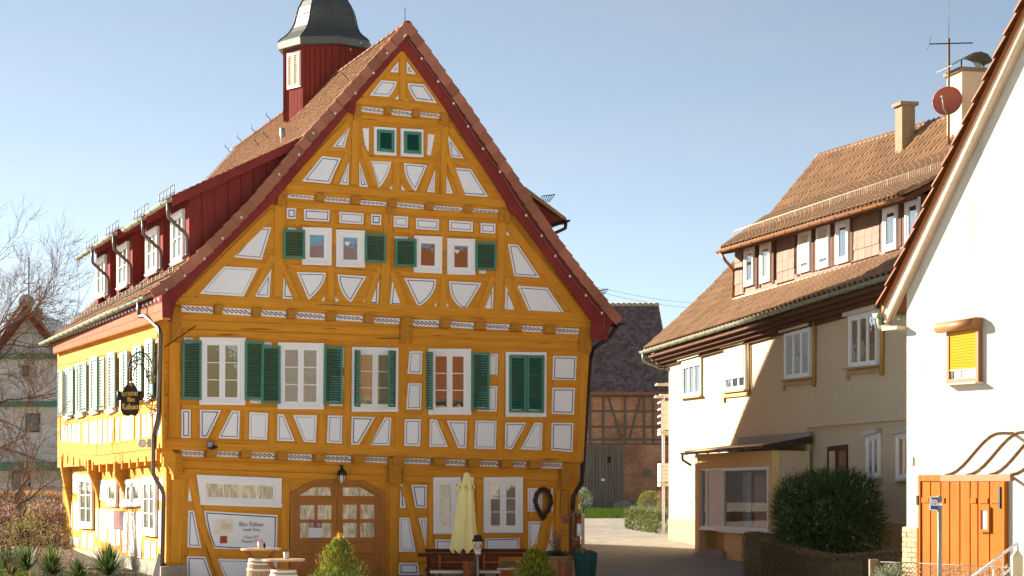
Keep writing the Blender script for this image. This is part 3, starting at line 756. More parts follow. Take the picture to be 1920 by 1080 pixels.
# --- timber pieces: lines in photograph coordinates with a width
def beam(x1, y1, x2, y2, w, st, proud=.028, m='timber', name='beam'):
    off = OFF[st]; a = FP(x1, y1, off); b = FP(x2, y2, off); L = (b - a).length; d = (b - a) / L
    hw = w / 80 / 2; z = N.cross(d).normalized()
    mb = MB(); mb.box((0, 0, 0), L, hw * 2, proud * 2 + .02); me = mb.mesh(name, m, (0, 0, 0))
    mt4 = Matrix((d, z, N)).transposed().to_4x4(); mt4.translation = (a + b) / 2 + N * (proud * random.uniform(.75, 1.1) - proud - .0)
    inst(name, me, mt4, hall)
for x1, y1, x2, y2, w, st in [
    (306, 832, 1091, 858, 19, 'F'), (318, 608, 1106, 634, 14, 'F'), (318, 624, 755, 638, 12, 'F'), (770, 640, 1097, 651, 12, 'F'),
    (322, 870, 735, 884, 14, 'G'), (755, 884, 1052, 896, 13, 'G'), (345, 884, 740, 898, 10, 'G'), (755, 898, 1052, 908, 10, 'G'),
    (335, 560, 1110, 596, 17, 'S1'), (537, 384, 936, 406, 12, 'S1'), (512, 346, 960, 383, 15, 'S2'), (663, 220, 830, 233, 10, 'S2'),
    (666, 188, 848, 207, 13, 'S3'), (722, 143, 792, 151, 9, 'S3'), (755, 98, 754, 188, 12, 'S3'),
    (752, 96, 680, 182, 11, 'S3'), (758, 96, 832, 198, 11, 'S3'), (667, 226, 664, 346, 14, 'S2'), (834, 238, 829, 370, 13, 'S2'),
    (744, 297, 741, 358, 14, 'S2'), (653, 232, 548, 342, 13, 'S2'), (843, 240, 946, 374, 14, 'S2'), (655, 282, 628, 346, 12, 'S2'),
    (838, 290, 866, 368, 12, 'S2'), (680, 275, 704, 350, 11, 'S2'), (812, 300, 790, 362, 11, 'S2'), (690, 298, 812, 304, 8, 'S2'),
    (611, 278, 652, 282, 8, 'S2'), (844, 300, 880, 312, 9, 'S2'),
    (524, 386, 521, 556, 18, 'S1'), (728, 400, 719, 574, 16, 'S1'), (942, 408, 932, 590, 17, 'S1'), (621, 470, 619, 562, 14, 'S1'),
    (834, 516, 829, 582, 14, 'S1'), (512, 398, 352, 556, 16, 'S1'), (954, 420, 1092, 596, 19, 'S1'), (512, 480, 468, 560, 13, 'S1'),
    (528, 498, 556, 562, 12, 'S1'), (712, 502, 686, 574, 13, 'S1'), (735, 508, 760, 578, 13, 'S1'), (925, 518, 898, 588, 13, 'S1'),
    (950, 522, 974, 592, 13, 'S1'), (540, 500, 708, 512, 9, 'S1'), (740, 512, 916, 524, 9, 'S1'), (430, 492, 498, 500, 11, 'S1'),
    (964, 522, 1014, 530, 10, 'S1'), (540, 418, 718, 430, 8, 'S1'), (738, 432, 930, 444, 8, 'S1'),
    (559, 396, 558, 424, 10, 'S1'), (625, 399, 624, 460, 11, 'S1'), (690, 404, 689, 430, 11, 'S1'), (772, 408, 771, 440, 10, 'S1'),
    (834, 412, 832, 470, 12, 'S1'), (893, 418, 892, 444, 10, 'S1'),
    (328, 642, 326, 820, 22, 'F'), (365, 768, 364, 820, 11, 'F'), (461, 762, 459, 826, 9, 'F'), (511, 764, 508, 832, 12, 'F'),
    (604, 772, 601, 838, 13, 'F'), (651, 652, 648, 840, 13, 'F'), (753, 656, 746, 846, 16, 'F'), (798, 662, 793, 848, 10, 'F'),
    (885, 778, 881, 852, 11, 'F'), (940, 662, 936, 854, 12, 'F'), (1028, 668, 1025, 858, 12, 'F'), (1096, 664, 1086, 864, 16, 'F'),
    (340, 762, 652, 772, 9, 'F'), (655, 776, 1090, 789, 9, 'F'), (424, 770, 400, 824, 13, 'F'), (538, 777, 564, 832, 13, 'F'),
    (712, 784, 686, 838, 12, 'F'), (825, 787, 853, 846, 12, 'F'), (991, 793, 966, 848, 11, 'F'), (765, 708, 793, 710, 12, 'F'),
    (1036, 717, 1080, 718, 11, 'F'), (918, 708, 940, 709, 10, 'F'),
    (333, 898, 331, 1085, 24, 'G'), (534, 906, 532, 1090, 17, 'G'), (738, 912, 736, 1090, 16, 'G'), (807, 910, 806, 1040, 9, 'G'),
    (899, 910, 898, 1045, 13, 'G'), (985, 912, 985, 1045, 8, 'G'), (1046, 916, 1045, 1060, 11, 'G'), (1074, 920, 1070, 1100, 16, 'G'),
    (358, 897, 374, 970, 14, 'G'), (373, 968, 414, 1090, 15, 'G'), (757, 912, 773, 968, 13, 'G'), (772, 966, 790, 1034, 14, 'G'),
    (382, 950, 524, 958, 8, 'G'), (353, 1036, 376, 1037, 11, 'G'), (402, 1035, 526, 1038, 12, 'G'), (749, 1046, 790, 1050, 11, 'G'),
    (814, 1005, 990, 1005, 8, 'G'), (990, 965, 1036, 966, 12, 'G'), (1022, 976, 1008, 1040, 14, 'G')]:
    beam(x1, y1, x2, y2, w, st)

# --- limewashed infill panels with their painted border line
def panel(pts, st, line=True, region=None, name='infill_panel'):
    if region: pts = rg(region, pts)
    off = OFF[st]; w = [FP(x, y, off + .018) for x, y in curved(pts)]
    mb = MB(); mb.prism(w, -N * .03)
    if line:
        a = inset(w, .042 + random.uniform(-.005, .005)); b = inset(w, .056 + random.uniform(-.004, .006)); n = len(w)
        for i in range(n):
            j = (i + 1) % n
            mb.poly([p + N * .002 for p in (a[i], a[j], b[j], b[i])], 1)
    return mb.build(name, ['infill', 'line'], hall)
for pts in ([(1042, 605), (1112, 520), (1110, 612)], [(1182, 515), (1258, 625), (1180, 617)], [(968, 677), (1098, 688), (1078, 750, 'c'), (1030, 815), (868, 805)],
            [(1192, 702), (1328, 712), (1438, 870), (1260, 848), (1210, 775, 'c')]): panel(pts, 'S3', region='A')
for pts in ([(1085, 838), (1113, 800), (1113, 840)], [(1172, 832), (1186, 848), (1172, 848)]): panel(pts, 'S3', False, 'A')
for pts in ([(650, 140), (605, 325), (508, 318)], [(1410, 222), (1535, 403), (1435, 395)], [(432, 385), (580, 402), (490, 600), (275, 580)], [(642, 428), (637, 610), (568, 603)],
            [(722, 428), (790, 628), (722, 620)], [(795, 420), (970, 430), (938, 540, 'c'), (873, 632)], [(1072, 438), (1250, 455), (1160, 660), (1092, 555, 'c')],
            [(1312, 490), (1307, 668), (1248, 662)], [(1387, 500), (1450, 677), (1385, 672)], [(1450, 475), (1590, 485), (1725, 702), (1528, 688)]): panel(pts, 'S2', region='B')
for pts in ([(748, 168), (797, 170), (795, 345), (772, 340)], [(1258, 212), (1308, 220), (1278, 378), (1250, 375)], [(955, 640), (978, 610), (976, 645)], [(1050, 610), (1080, 655), (1050, 650)]): panel(pts, 'S2', False, 'B')
for pts in ([(158, 788), (230, 793), (228, 875), (158, 870)], [(293, 797), (492, 808), (488, 895), (293, 885)], [(568, 818), (755, 832), (752, 917), (568, 905)], [(815, 835), (893, 842), (890, 922), (813, 917)],
            [(990, 850), (1102, 857), (1100, 942), (990, 935)], [(1163, 868), (1343, 880), (1340, 965), (1163, 952)], [(1423, 885), (1607, 898), (1605, 975), (1423, 965)], [(1668, 905), (1783, 912), (1780, 990), (1667, 982)]): panel(pts, 'S1', region='B')
for pts in ([(5, 860), (60, 810), (55, 865)],): panel(pts, 'S1', False, 'B')
for pts in ([(835, 205), (940, 210), (858, 480), (612, 458)], [(540, 538), (825, 553), (705, 792), (335, 768)], [(940, 560), (922, 800), (793, 793)], [(1045, 575), (1165, 815), (1035, 808)],
            [(1155, 585), (1400, 592), (1362, 705, 'c'), (1255, 820)], [(1500, 605), (1740, 622), (1612, 843), (1532, 745, 'c')], [(1852, 620), (1840, 862), (1705, 850)]): panel(pts, 'S1', region='C')
for pts in ([(945, 450), (955, 455), (950, 488), (937, 485)], [(1362, 828), (1392, 790), (1390, 830)], [(1480, 790), (1517, 838), (1480, 835)], [(1080, 210), (1148, 215), (1148, 240), (1080, 236)]): panel(pts, 'S1', False, 'C')
for pts in ([(140, 540), (240, 750), (120, 742)], [(225, 545), (455, 555), (422, 665, 'c'), (325, 755)], [(548, 568), (785, 580), (665, 780), (575, 695, 'c')], [(870, 585), (865, 792), (760, 785)],
            [(960, 590), (1055, 797), (950, 795)], [(975, 300), (1047, 305), (1205, 542), (1020, 530)], [(1043, 600), (1260, 615), (1397, 820), (1133, 800)]): panel(pts, 'S1', region='D')
for pts in ([(425, 765), (458, 722), (455, 767)], [(530, 720), (558, 770), (530, 770)], [(965, 205), (988, 238), (960, 235)], [(155, 243), (250, 248), (250, 275), (155, 270)], [(765, 480), (815, 485), (815, 512), (765, 510)]): panel(pts, 'S1', False, 'D')
for pts in ([(190, 135), (255, 140), (253, 190), (190, 185)], [(168, 698), (240, 698), (238, 918), (168, 918)], [(312, 698), (477, 703), (370, 920), (312, 918)], [(560, 705), (623, 710), (615, 925), (450, 920)],
            [(697, 718), (843, 725), (833, 933), (693, 928)], [(918, 733), (965, 735), (1050, 945), (912, 940)], [(1035, 740), (1222, 742), (1213, 955), (1122, 950)], [(1310, 742), (1422, 745), (1417, 963), (1300, 957)],
            [(800, 172), (868, 175), (866, 230), (800, 226)], [(1380, 213), (1442, 215), (1437, 370), (1380, 370)], [(1340, 435), (1433, 435), (1423, 670), (1318, 668)], [(703, 600), (790, 604), (788, 650), (703, 645)]): panel(pts, 'F', region='E')
panel([(659.8, 781), (702.8, 782.3), (673, 833.5), (658.6, 833.5)], 'F')
for pts in ([(160, 705), (208, 708), (195, 908), (45, 905)], [(340, 225), (432, 225), (428, 393), (325, 388)], [(330, 457), (427, 457), (423, 648), (315, 645)], [(860, 243), (980, 245), (975, 412), (860, 408)],
            [(860, 475), (977, 478), (968, 662), (830, 658)], [(1378, 260), (1548, 263), (1540, 440), (1373, 433)], [(1373, 490), (1535, 493), (1527, 683), (1367, 678)], [(1367, 743), (1525, 745), (1517, 955), (1363, 942)],
            [(305, 717), (423, 717), (415, 913), (302, 910)], [(488, 718), (538, 722), (617, 918), (485, 918)], [(608, 727), (757, 730), (748, 930), (690, 925)], [(818, 727), (970, 730), (963, 935), (808, 930)],
            [(1033, 743), (1188, 742), (1080, 935), (1030, 930)], [(1245, 742), (1300, 743), (1295, 942), (1140, 935)]): panel(pts, 'F', region='F')
for pts in ([(240, 527), (287, 530), (350, 842), (232, 835)], [(228, 912), (380, 918), (450, 1110), (228, 1110)], [(475, 935), (985, 945), (985, 1110), (555, 1110)]): panel(pts, 'G', region='G')
panel([(246, 270), (270, 450), (238, 447)], 'G', False, 'G')
signpan = panel([(373, 530), (992, 567), (985, 880), (455, 848), (405, 710, 'c')], 'G', region='G')
for pts in ([(230, 305), (243, 305), (272, 500), (223, 503)], [(320, 308), (448, 310), (445, 503), (353, 500)], [(218, 585), (300, 583), (355, 868), (218, 868)], [(380, 588), (450, 583), (440, 838)],
            [(218, 962), (372, 962), (385, 1060), (215, 1060)], [(520, 765), (900, 770), (900, 870), (520, 865)], [(937, 755), (1225, 748), (1222, 868), (937, 868)], [(1293, 337), (1415, 337), (1413, 532), (1293, 532)],
            [(1297, 617), (1417, 617), (1392, 740, 'c'), (1333, 865), (1300, 865)], [(1500, 615), (1503, 862), (1446, 862), (1476, 770, 'c')]): panel(pts, 'G', region='H')
panel([(1490, 337), (1503, 337), (1503, 537), (1490, 535)], 'G', False, 'H')
# painted inscription on the panel beside the door
mb = MB(); s = 1 / 12.8
for txt, x, y, h in (('Altes Rathaus', 470.5, 986.5, 8.0), ('Familie König', 471, 995.2, 5.8), ('Erbaut 1569', 470.5, 1009.6, 5.6), ('Renoviert 19', 467, 1017.2, 5.6)):
    lettering(mb, txt, FP(x, y, .025), U, V((0, 0, 1)) - U * -.03, N, h / 80, .13)
mb.build('inscription', 'greybar', signpan)

# --- friezes: white boards with a running wave, hewn joist ends between them
def frieze(quads, st, lo, ends=()):
    """quads in px; st = storey the frieze sits under, lo = storey below"""
    off = OFF[lo] + .03
    for q in quads:
        w = [FP(x, y, off) for x, y in q]; Q = Quad(w, N)
        mb = MB(); mb.prism(w, -N * .03); f = mb.build('frieze_board', 'infill', hall)
        k = max(4, round(Q.w / .115)); mw = MB()
        for i in range(k):
            u0 = .05 + .9 * i / k; du = .9 / k
            pts = [(u0 + du * (t / 7) * 1.5 - du * .25, .5 - .24 * math.cos(math.pi * (t / 7)) + (.10 if t == 0 else 0) - (.10 if t == 7 else 0)) for t in range(8)]
            for (a, b), (c, d) in zip(pts, pts[1:]):
                h = .085
                mw.poly([Q.p(a, b - h, .003), Q.p(c, d - h, .003), Q.p(c, d + h, .003), Q.p(a, b + h, .003)])
        mw.build('wave_ornament', 'black', f)
    xs = []
    for a, b in zip(quads, quads[1:]): xs.append((a[1], b[0], b[3], a[2]))
    for e in ends: xs.append(e)
    for tl, tr, br, bl in xs:
        h = 3.
        P = [FP(tl[0] + .8, tl[1] - h, off), FP(tr[0] - .8, tr[1] - h, off), FP(br[0] - .8, br[1] + h * .6, off), FP(bl[0] + .8, bl[1] + h * .6, off)]
        dd = OFF[st] - OFF[lo] + .05 + random.uniform(-.02, .03)
        mb = MB(); c = sum(P, V()) / 4
        Fr = [p.lerp(c, .07) + N * dd for p in P]; Md = [p + N * dd * .8 for p in P]
        mb.idx(Fr + Md + P, [(0, 1, 2, 3)] + [(i, 4 + i, 4 + (i + 1) % 4, (i + 1) % 4) for i in range(4)] + [(4 + i, 8 + i, 8 + (i + 1) % 4, 4 + (i + 1) % 4) for i in range(4)])
        mb.build('joist_end', 'endgrain', hall)
frieze([rg('A', q) for q in ([(798, 897), (985, 918), (985, 960), (798, 940)], [(1045, 918), (1222, 938), (1222, 985), (1045, 965)], [(1287, 942), (1462, 958), (1462, 1000), (1287, 982)])], 'S3', 'S2')
frieze([rg('B', q) for q in ([(165, 675), (370, 695), (370, 725), (165, 708)], [(442, 698), (648, 715), (648, 752), (442, 735)], [(722, 727), (935, 743), (935, 775), (722, 760)], [(1005, 743), (1225, 765), (1225, 800), (1005, 780)],
        [(1295, 768), (1525, 785), (1525, 820), (1295, 805)], [(1597, 790), (1810, 805), (1810, 840), (1597, 825)])], 'S2', 'S1')
frieze([rg('C', q) for q in ([(183, 862), (448, 875), (448, 935), (183, 920)], [(522, 882), (768, 897), (766, 955), (520, 938)], [(848, 900), (1065, 915), (1063, 970), (846, 955)], [(1145, 918), (1393, 938), (1392, 990), (1143, 975)], [(1478, 940), (1713, 955), (1712, 1005), (1477, 990)])]
       + [[(699.5, 594.5), (750.5, 597), (750.5, 608), (699.5, 605)]]
       + [rg('D', q) for q in ([(280, 843), (477, 850), (473, 900), (280, 890)], [(550, 857), (727, 868), (725, 912), (548, 900)], [(808, 873), (985, 880), (983, 922), (806, 915)], [(1065, 888), (1225, 895), (1223, 938), (1065, 930)], [(1310, 900), (1497, 912), (1495, 952), (1308, 945)])], 'S1', 'F')
frieze([rg('G', q) for q in ([(175, 15), (370, 25), (370, 75), (187, 68)], [(465, 22), (665, 28), (662, 77), (463, 70)], [(758, 32), (970, 40), (968, 92), (757, 82)], [(1065, 48), (1283, 52), (1282, 108), (1062, 98)], [(1378, 58), (1613, 65), (1612, 122), (1375, 112)])]
       + [[(680.4, 856), (730.7, 857.2), (730.2, 868.7), (680.4, 866)]]
       + [rg('H', q) for q in ([(240, 82), (480, 88), (478, 137), (238, 130)], [(583, 93), (770, 97), (768, 150), (580, 143)], [(872, 103), (1047, 107), (1045, 157), (868, 153)], [(1148, 110), (1282, 112), (1280, 160), (1146, 155)], [(1380, 117), (1582, 122), (1580, 173), (1378, 167)])], 'F', 'G')
# corbels under the main posts
for pts, st, d in [([(752, 597), (771, 599), (770, 646), (751, 643)], 'F', .15), ([(1089, 612), (1111, 614), (1109, 662), (1086, 660)], 'F', .13), ([(323, 574), (341, 575), (340, 640), (322, 640)], 'F', .13),
    ([(731, 858), (754, 859), (753, 908), (730, 906)], 'G', .26), ([(1053, 878), (1073, 880), (1073, 914), (1053, 913)], 'G', .24), ([(321, 848), (343, 849), (342, 892), (320, 890)], 'G', .24),
    ([(1052, 918), (1068, 919), (1065, 968), (1051, 967)], 'G', .10), ([(727, 374), (741, 375), (740, 402), (726, 401)], 'S1', .12), ([(521, 355), (537, 357), (536, 385), (520, 384)], 'S1', .13),
    ([(937, 389), (958, 392), (957, 418), (936, 416)], 'S1', .13), ([(665, 194), (678, 195), (677, 220), (664, 219)], 'S2', .13), ([(827, 209), (842, 211), (841, 234), (826, 233)], 'S2', .13)]:
    q = [FP(x, y, OFF[st] + d) for x, y in pts]; c = sum(q, V()) / 4
    mb = MB(); f = [p.lerp(c, .05) for p in q]; b = [p - N * (d + .02) for p in q]; b[2].z += .05; b[3].z += .05
    mb.hexa(f + b); mb.build('corbel', 'endgrain', hall)
# corner beams at the end of each jetty (seen end on from the left)
for pts, st in [([(302, 835), (324, 836), (324, 856), (302, 855)], 'F')]:
    fprism('beam_end', pts, OFF[st] - .05, .09, 'timber')

# --- first-floor windows and shutters
def q4(pts, region, off): return Quad([FP(x, y, off) for x, y in (rg(region, pts) if region else pts)], N)
oF = OFF['F'] + .012
window(hall, q4([(303, 135), (662, 140), (657, 665), (303, 660)], 'E', oF), 2, 3, .115, .07)
window(hall, q4([(915, 175), (1272, 182), (1268, 697), (912, 693)], 'E', oF), 2, 3, .105, .07, 'redroom')
window(hall, q4([(659, 650.5), (745.6, 652.6), (744.8, 772.4), (658.6, 772)], None, oF), 2, 3, .115, .07)
window(hall, q4([(470, 208), (778, 210), (777, 687), (470, 685)], 'F', oF), 2, 3, .115, .07, 'redroom')
window(hall, q4([(1030, 232), (1322, 235), (1320, 702), (1030, 700)], 'F', oF), 2, 3, .075, .06, 'room')
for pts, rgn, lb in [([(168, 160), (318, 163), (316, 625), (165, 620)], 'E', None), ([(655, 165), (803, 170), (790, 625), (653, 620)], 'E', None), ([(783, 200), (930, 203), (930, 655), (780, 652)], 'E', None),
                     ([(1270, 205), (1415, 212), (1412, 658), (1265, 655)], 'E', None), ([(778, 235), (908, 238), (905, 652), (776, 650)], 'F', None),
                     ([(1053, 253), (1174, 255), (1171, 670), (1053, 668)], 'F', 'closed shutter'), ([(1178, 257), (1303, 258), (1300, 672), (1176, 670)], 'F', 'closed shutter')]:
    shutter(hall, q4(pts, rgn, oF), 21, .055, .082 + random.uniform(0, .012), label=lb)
# half-open leaves standing out from the wall
for (h0, f0, h1, f1), rgn, nn in [(((1515, 233), (1553, 238), (1512, 672), (1550, 678)), 'E', U), (((242, 223), (195, 220), (238, 630), (195, 628)), 'F', -U), (((458, 230), (500, 230), (458, 648), (498, 650)), 'F', U)]:
    a, b, c, d = (rg(rgn, [p])[0] for p in (h0, f0, h1, f1))
    Q = Quad([FP(*a, oF + .09), FP(*b, oF + .40), FP(*d, oF + .40), FP(*c, oF + .09)], nn)
    shutter(hall, Q, 21, .05, 0., label='half-open shutter')
# --- gable windows
oS = OFF['S1'] + .012
window(hall, q4([(1198, 208), (1443, 215), (1440, 532), (1195, 525)], 'C', oS), 1, 1, .095, .085, 'blind', 'glassblue')
w2 = window(hall, q4([(1482, 228), (1723, 238), (1722, 550), (1480, 543)], 'C', oS), 1, 1, .095, .085, 'blind', 'glassblue')
window(hall, q4([(290, 240), (493, 247), (490, 515), (288, 505)], 'D', oS), 1, 1, .095, .085, 'redroom')
w4 = window(hall, q4([(530, 258), (730, 265), (730, 525), (530, 520)], 'D', oS), 1, 1, .095, .085, 'redroom')
def heart(par, c, s, m):
    mb = MB(); pts = []
    for k in range(20):
        t = 2 * math.pi * k / 20; x = 16 * math.sin(t) ** 3; z = 13 * math.cos(t) - 5 * math.cos(2 * t) - 2 * math.cos(3 * t) - math.cos(4 * t)
        pts.append(V(c) + U * x * s / 32 + V((0, 0, z * s / 32)))
    mb.prism(pts, N * .006); mb.build('heart_ornament', m, par)
heart(w2, FP(300 + 1580 / 4.5, 380 + 345 / 4.5, oS + .034), .13, 'white'); heart(w4, FP(700 + 604 / 3.856, 380 + 352 / 3.856, oS + .034), .13, 'paper')
for pts, rgn, lb in [([(1033, 228), (1213, 235), (1215, 480), (1033, 475)], 'C', None), ([(682.2, 438), (721.2, 440.2), (721, 494.1), (681.8, 492.5)], None, None), ([(148, 262), (303, 265), (303, 470), (148, 467)], 'D', None), ([(728, 285), (880, 290), (877, 493), (728, 490)], 'D', None)]:
    shutter(hall, q4(pts, rgn, oS), 10, .055, .082)
oS = OFF['S2'] + .012
for f, s in (([(832, 158), (1003, 170), (1003, 385), (832, 375)], [(855, 180), (988, 190), (988, 360), (855, 348)]), ([(1040, 172), (1213, 182), (1213, 397), (1040, 387)], [(1065, 195), (1198, 205), (1198, 372), (1065, 362)])):
    window(hall, q4(f, 'B', oS), 1, 1, .06, .03, 'room'); shutter(hall, q4(s, 'B', oS), 9, .07, .055, label='closed shutter')
# --- ground-floor windows and entrance
oG = OFF['G'] + .014
window(hall, q4([(497, 245), (832, 243), (832, 720), (497, 720)], 'H', oG), 2, 3, .105, .07, 'room')
window(hall, q4([(918, 245), (1245, 243), (1245, 713), (918, 713)], 'H', oG), 2, 3, .11, .08, 'rosecurt')
tz = window(hall, q4([(303, 225), (1022, 255), (1018, 505), (340, 480)], 'G', oG), 1, 1, .15, .05, 'curtain', 'doorglass', cols=4, bar=.03)
P = lambda pts, rgn='G', o=0.: [FP(x, y, oG + o) for x, y in rg(rgn, pts)]
# arched frame, as prisms between outer and inner outline
OUT = [(545, 1105), (543, 925), (588.5, 900.5), (634, 899), (679, 900.5), (723, 924), (724, 1105)]
INN = [(552, 1105), (552, 931), (590.5, 908), (634, 907), (675, 908), (714, 931), (714, 1105)]
for i in range(6):
    mb = MB(); mb.prism([FP(*OUT[i], oG + .05), FP(*OUT[i + 1], oG + .05), FP(*INN[i + 1], oG + .05), FP(*INN[i], oG + .05)], -N * .07); mb.build('door_frame', 'door', hall)
fprism('transom', [(552, 931), (590.5, 908), (675, 908), (714, 931)], .0, .012, 'door')
fprism('transom_rail', [(551, 929), (715, 930.5), (715, 934), (551, 933)], .0, .05, 'door')
fprism('transom_post', [(627, 908), (634, 908), (634, 930), (627, 930)], .0, .045, 'door')
for pts in ([(1165, 405), (1290, 332), (1440, 332), (1443, 405)], [(1542, 406), (1542, 334), (1692, 332), (1815, 405)]):
    mb = MB(); mb.prism(P(pts, o=.012), -N * .01); mb.build('transom_pane', 'doorglass', hall)
for l, r, panes in ((552, 631.5, [(1182, 482, 1303, 603), (1330, 482, 1447, 603), (1182, 633, 1303, 757), (1330, 633, 1447, 757)]), (632.5, 714, [(1545, 478, 1660, 600), (1690, 475, 1808, 600), (1545, 632, 1660, 755), (1690, 628, 1808, 755)])):
    x0 = lambda z: 300 + z / 4.5
    y0 = lambda z: 840 + z / 4.5
    mb = MB()
    mb.prism([FP(x, y, oG + .020) for x, y in ((l, 934), (r, 934), (r, 1105), (l, 1105))], -N * .03)
    g = [(x0(a), y0(b), x0(c), y0(d)) for a, b, c, d in panes]
    def rail(a, b, c, d, o=.036): mb.prism([FP(a, b, oG + o), FP(c, b, oG + o), FP(c, d, oG + o), FP(a, d, oG + o)], -N * .02)
    xa, xb, xc, xd = g[0][0], g[0][2], g[1][0], g[1][2]; ya, yb, yc, yd = g[0][1], g[0][3], g[2][1], g[2][3]
    rail(l, 934, r, ya); rail(l, ya, xa, 1105); rail(xd, ya, r, 1105); rail(xb, ya, xc, yd); rail(xa, yb, xb, yc); rail(xc, yb, xd, yc)
    rail(xa, yd, xd, 1015); rail(xa, 1040, xd, 1047); rail(xa, 1047, xa + 2.5, 1105)
    leaf = mb.build('door_leaf', 'door', hall)
    for a, b, c, d in g:
        m2 = MB(); m2.prism([FP(a, b, oG + .026), FP(c, b, oG + .026), FP(c, d, oG + .026), FP(a, d, oG + .026)], -N * .004); m2.build('pane', 'doorglass', leaf)
    for a, b, c, d in ((xa + 2, 1017.5, xd - 2, 1038), (xa + 3, 1050, xa + 24, 1100), (xd - 24, 1050, xd - 3, 1100)):
        m2 = MB(); q = [FP(a, b, oG + .042), FP(c, b, oG + .042), FP(c, d, oG + .042), FP(a, d, oG + .042)]; cc = sum(q, V()) / 4
        o = [p + (p - cc) * .12 - N * .018 for p in q]; m2.hexa(q + o); m2.build('raised_panel', 'door', leaf)
# --- the long left side: upper storey
SX = .012 + LOFF
def lq(pts, rgn='L', off=SX): return Quad([LP(x, y, off) for x, y in (rg(rgn, pts) if rgn else pts)], LW)
def lwin(x0, x1, t0, t1, b0, b1):
    window(hall, lq([(x0, t0), (x1, t1), (x1, b1), (x0, b0)]), 1, 1, .16, .10, 'curtain', 'glass')
for x0, x1, t0, t1, b0, b1 in [(518, 566, 385, 365, 775, 765), (606, 662, 345, 325, 768, 752), (716, 772, 292, 282, 740, 728), (852, 905, 262, 245, 738, 715), (955, 1010, 255, 240, 720, 700), (1055, 1108, 215, 192, 665, 640), (1150, 1205, 160, 140, 640, 610)]:
    lwin(x0, x1, t0, t1, b0, b1)
for x0, x1, t0, t1, b0, b1 in [(486, 524, 398, 392, 752, 742), (552, 604, 372, 362, 748, 738), (640, 660, 345, 340, 725, 720), (664, 710, 334, 326, 722, 712), (746, 794, 298, 290, 708, 700), (812, 850, 292, 286, 705, 696), (888, 936, 280, 272, 690, 680),
                               (1000, 1036, 250, 243, 668, 660), (1100, 1145, 200, 190, 635, 622), (1196, 1236, 165, 155, 600, 590)]:
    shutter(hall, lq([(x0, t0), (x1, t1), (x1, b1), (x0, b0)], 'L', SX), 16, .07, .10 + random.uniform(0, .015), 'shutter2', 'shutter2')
def lpanel(pts, rgn, off=LOFF, line=True):
    w = [LP(x, y, off + .016) for x, y in rg(rgn, pts)]; mb = MB(); mb.prism(w, -LW * .03)
    if line:
        a = inset(w, .05); b = inset(w, .064)
        for i in (0, 2): mb.poly([p + LW * .002 for p in (a[i], a[(i + 1) % 4], b[(i + 1) % 4], b[i])], 1)
    mb.build('infill_panel', ['infill', 'line'], hall)
tops = lambda x: lerp(822, 715, (x - 480) / 760.); bots = lambda x: (lerp(960, 985, (x - 480) / 250.) if x < 730 else lerp(988, 905, (x - 730) / 510.))
for x0, x1, s0, s1 in [(480, 500, 0, 0), (508, 518, 0, 3), (530, 549, 2, 0), (565, 590, 0, 0), (598, 620, 3, 0), (650, 681, 0, 0), (694, 722, -6, 6), (726, 752, 0, 0), (766, 790, 0, 0), (804, 830, 4, 0), (846, 880, 0, -14), (905, 928, 0, -4), (940, 968, 8, 0), (978, 1000, 0, 0), (1010, 1038, 0, -8), (1060, 1085, 8, 0), (1108, 1132, 0, 0), (1142, 1176, 6, 0), (1196, 1218, 0, 0), (1226, 1254, 0, 0)]:
    lpanel([(x0 + max(0, s0), tops(x0)), (x1, tops(x1)), (x1 + min(0, s1), bots(x1)), (x0, bots(x0))], 'L')
def lbeam(x1, y1, x2, y2, w, off, rgn='L', proud=.02):
    (x1, y1), (x2, y2) = rg(rgn, [(x1, y1), (x2, y2)]); a = LP(x1, y1, off); b = LP(x2, y2, off); L = (b - a).length; d = (b - a) / L; z = LW.cross(d).normalized()
    mb = MB(); mb.box((0, 0, 0), L, w, proud * 2 + .02); m4 = Matrix((d, z, LW)).transposed().to_4x4(); m4.translation = (a + b) / 2 - LW * .01
    inst('beam', mb.mesh('beam', 'timber', (0, 0, 0)), m4, hall)
lbeam(468, 985, 760, 1010, .32, LOFF); lbeam(755, 1012, 1268, 945, .30, LOFF); lbeam(505, 800, 1262, 690, .14, LOFF); lbeam(505, 335, 1275, 150, .10, LOFF)
for x, yt, yb in [(470, 420, 960), (600, 640, 960), (690, 760, 980), (800, 300, 980), (890, 700, 975), (950, 660, 960), (1045, 660, 950), (1095, 640, 930), (1185, 600, 915), (1262, 140, 905)]:
    lbeam(x, yt, x, yb, .16, LOFF)
# jetty joists and the big curved brackets below them
for k in range(15):
    t = k / 14; x = lerp(118, 304, t ** 1.15); y = (lerp(852, 872, t * 2.2) if t < .45 else lerp(872, 852, (t - .45) / .55))
    p = LP(x, y, LOFF); mb = MB(); mb.obox(p + V((0, 0, -.2)) + BK * -.08 + LW * .03, BK * .16, -LW * .34, V((0, 0, .22))); mb.build('joist_end', 'timber', hall)
for x, yt, yb, dep in [(117, 856, 990, .30), (169, 862, 955, .32), (219, 866, 955, .32), (306, 848, 900, .26)]:
    a = LP(x, yt, LOFF); za, zb = a.z, LP(x, yb, 0).z; base = V((a.x, a.y, 0)) - LW * LOFF
    pr = [(0, za), (dep, za), (dep, za - .34), (dep * .62, lerp(za, zb, .45)), (dep * .34, lerp(za, zb, .62)), (dep * .16, lerp(za, zb, .8)), (.03, zb), (0, zb)]
    mb = MB(); mb.prism([base + LW * d + V((0, 0, z)) + BK * -.11 for d, z in pr], BK * .22); mb.build('bracket', 'timber', hall)
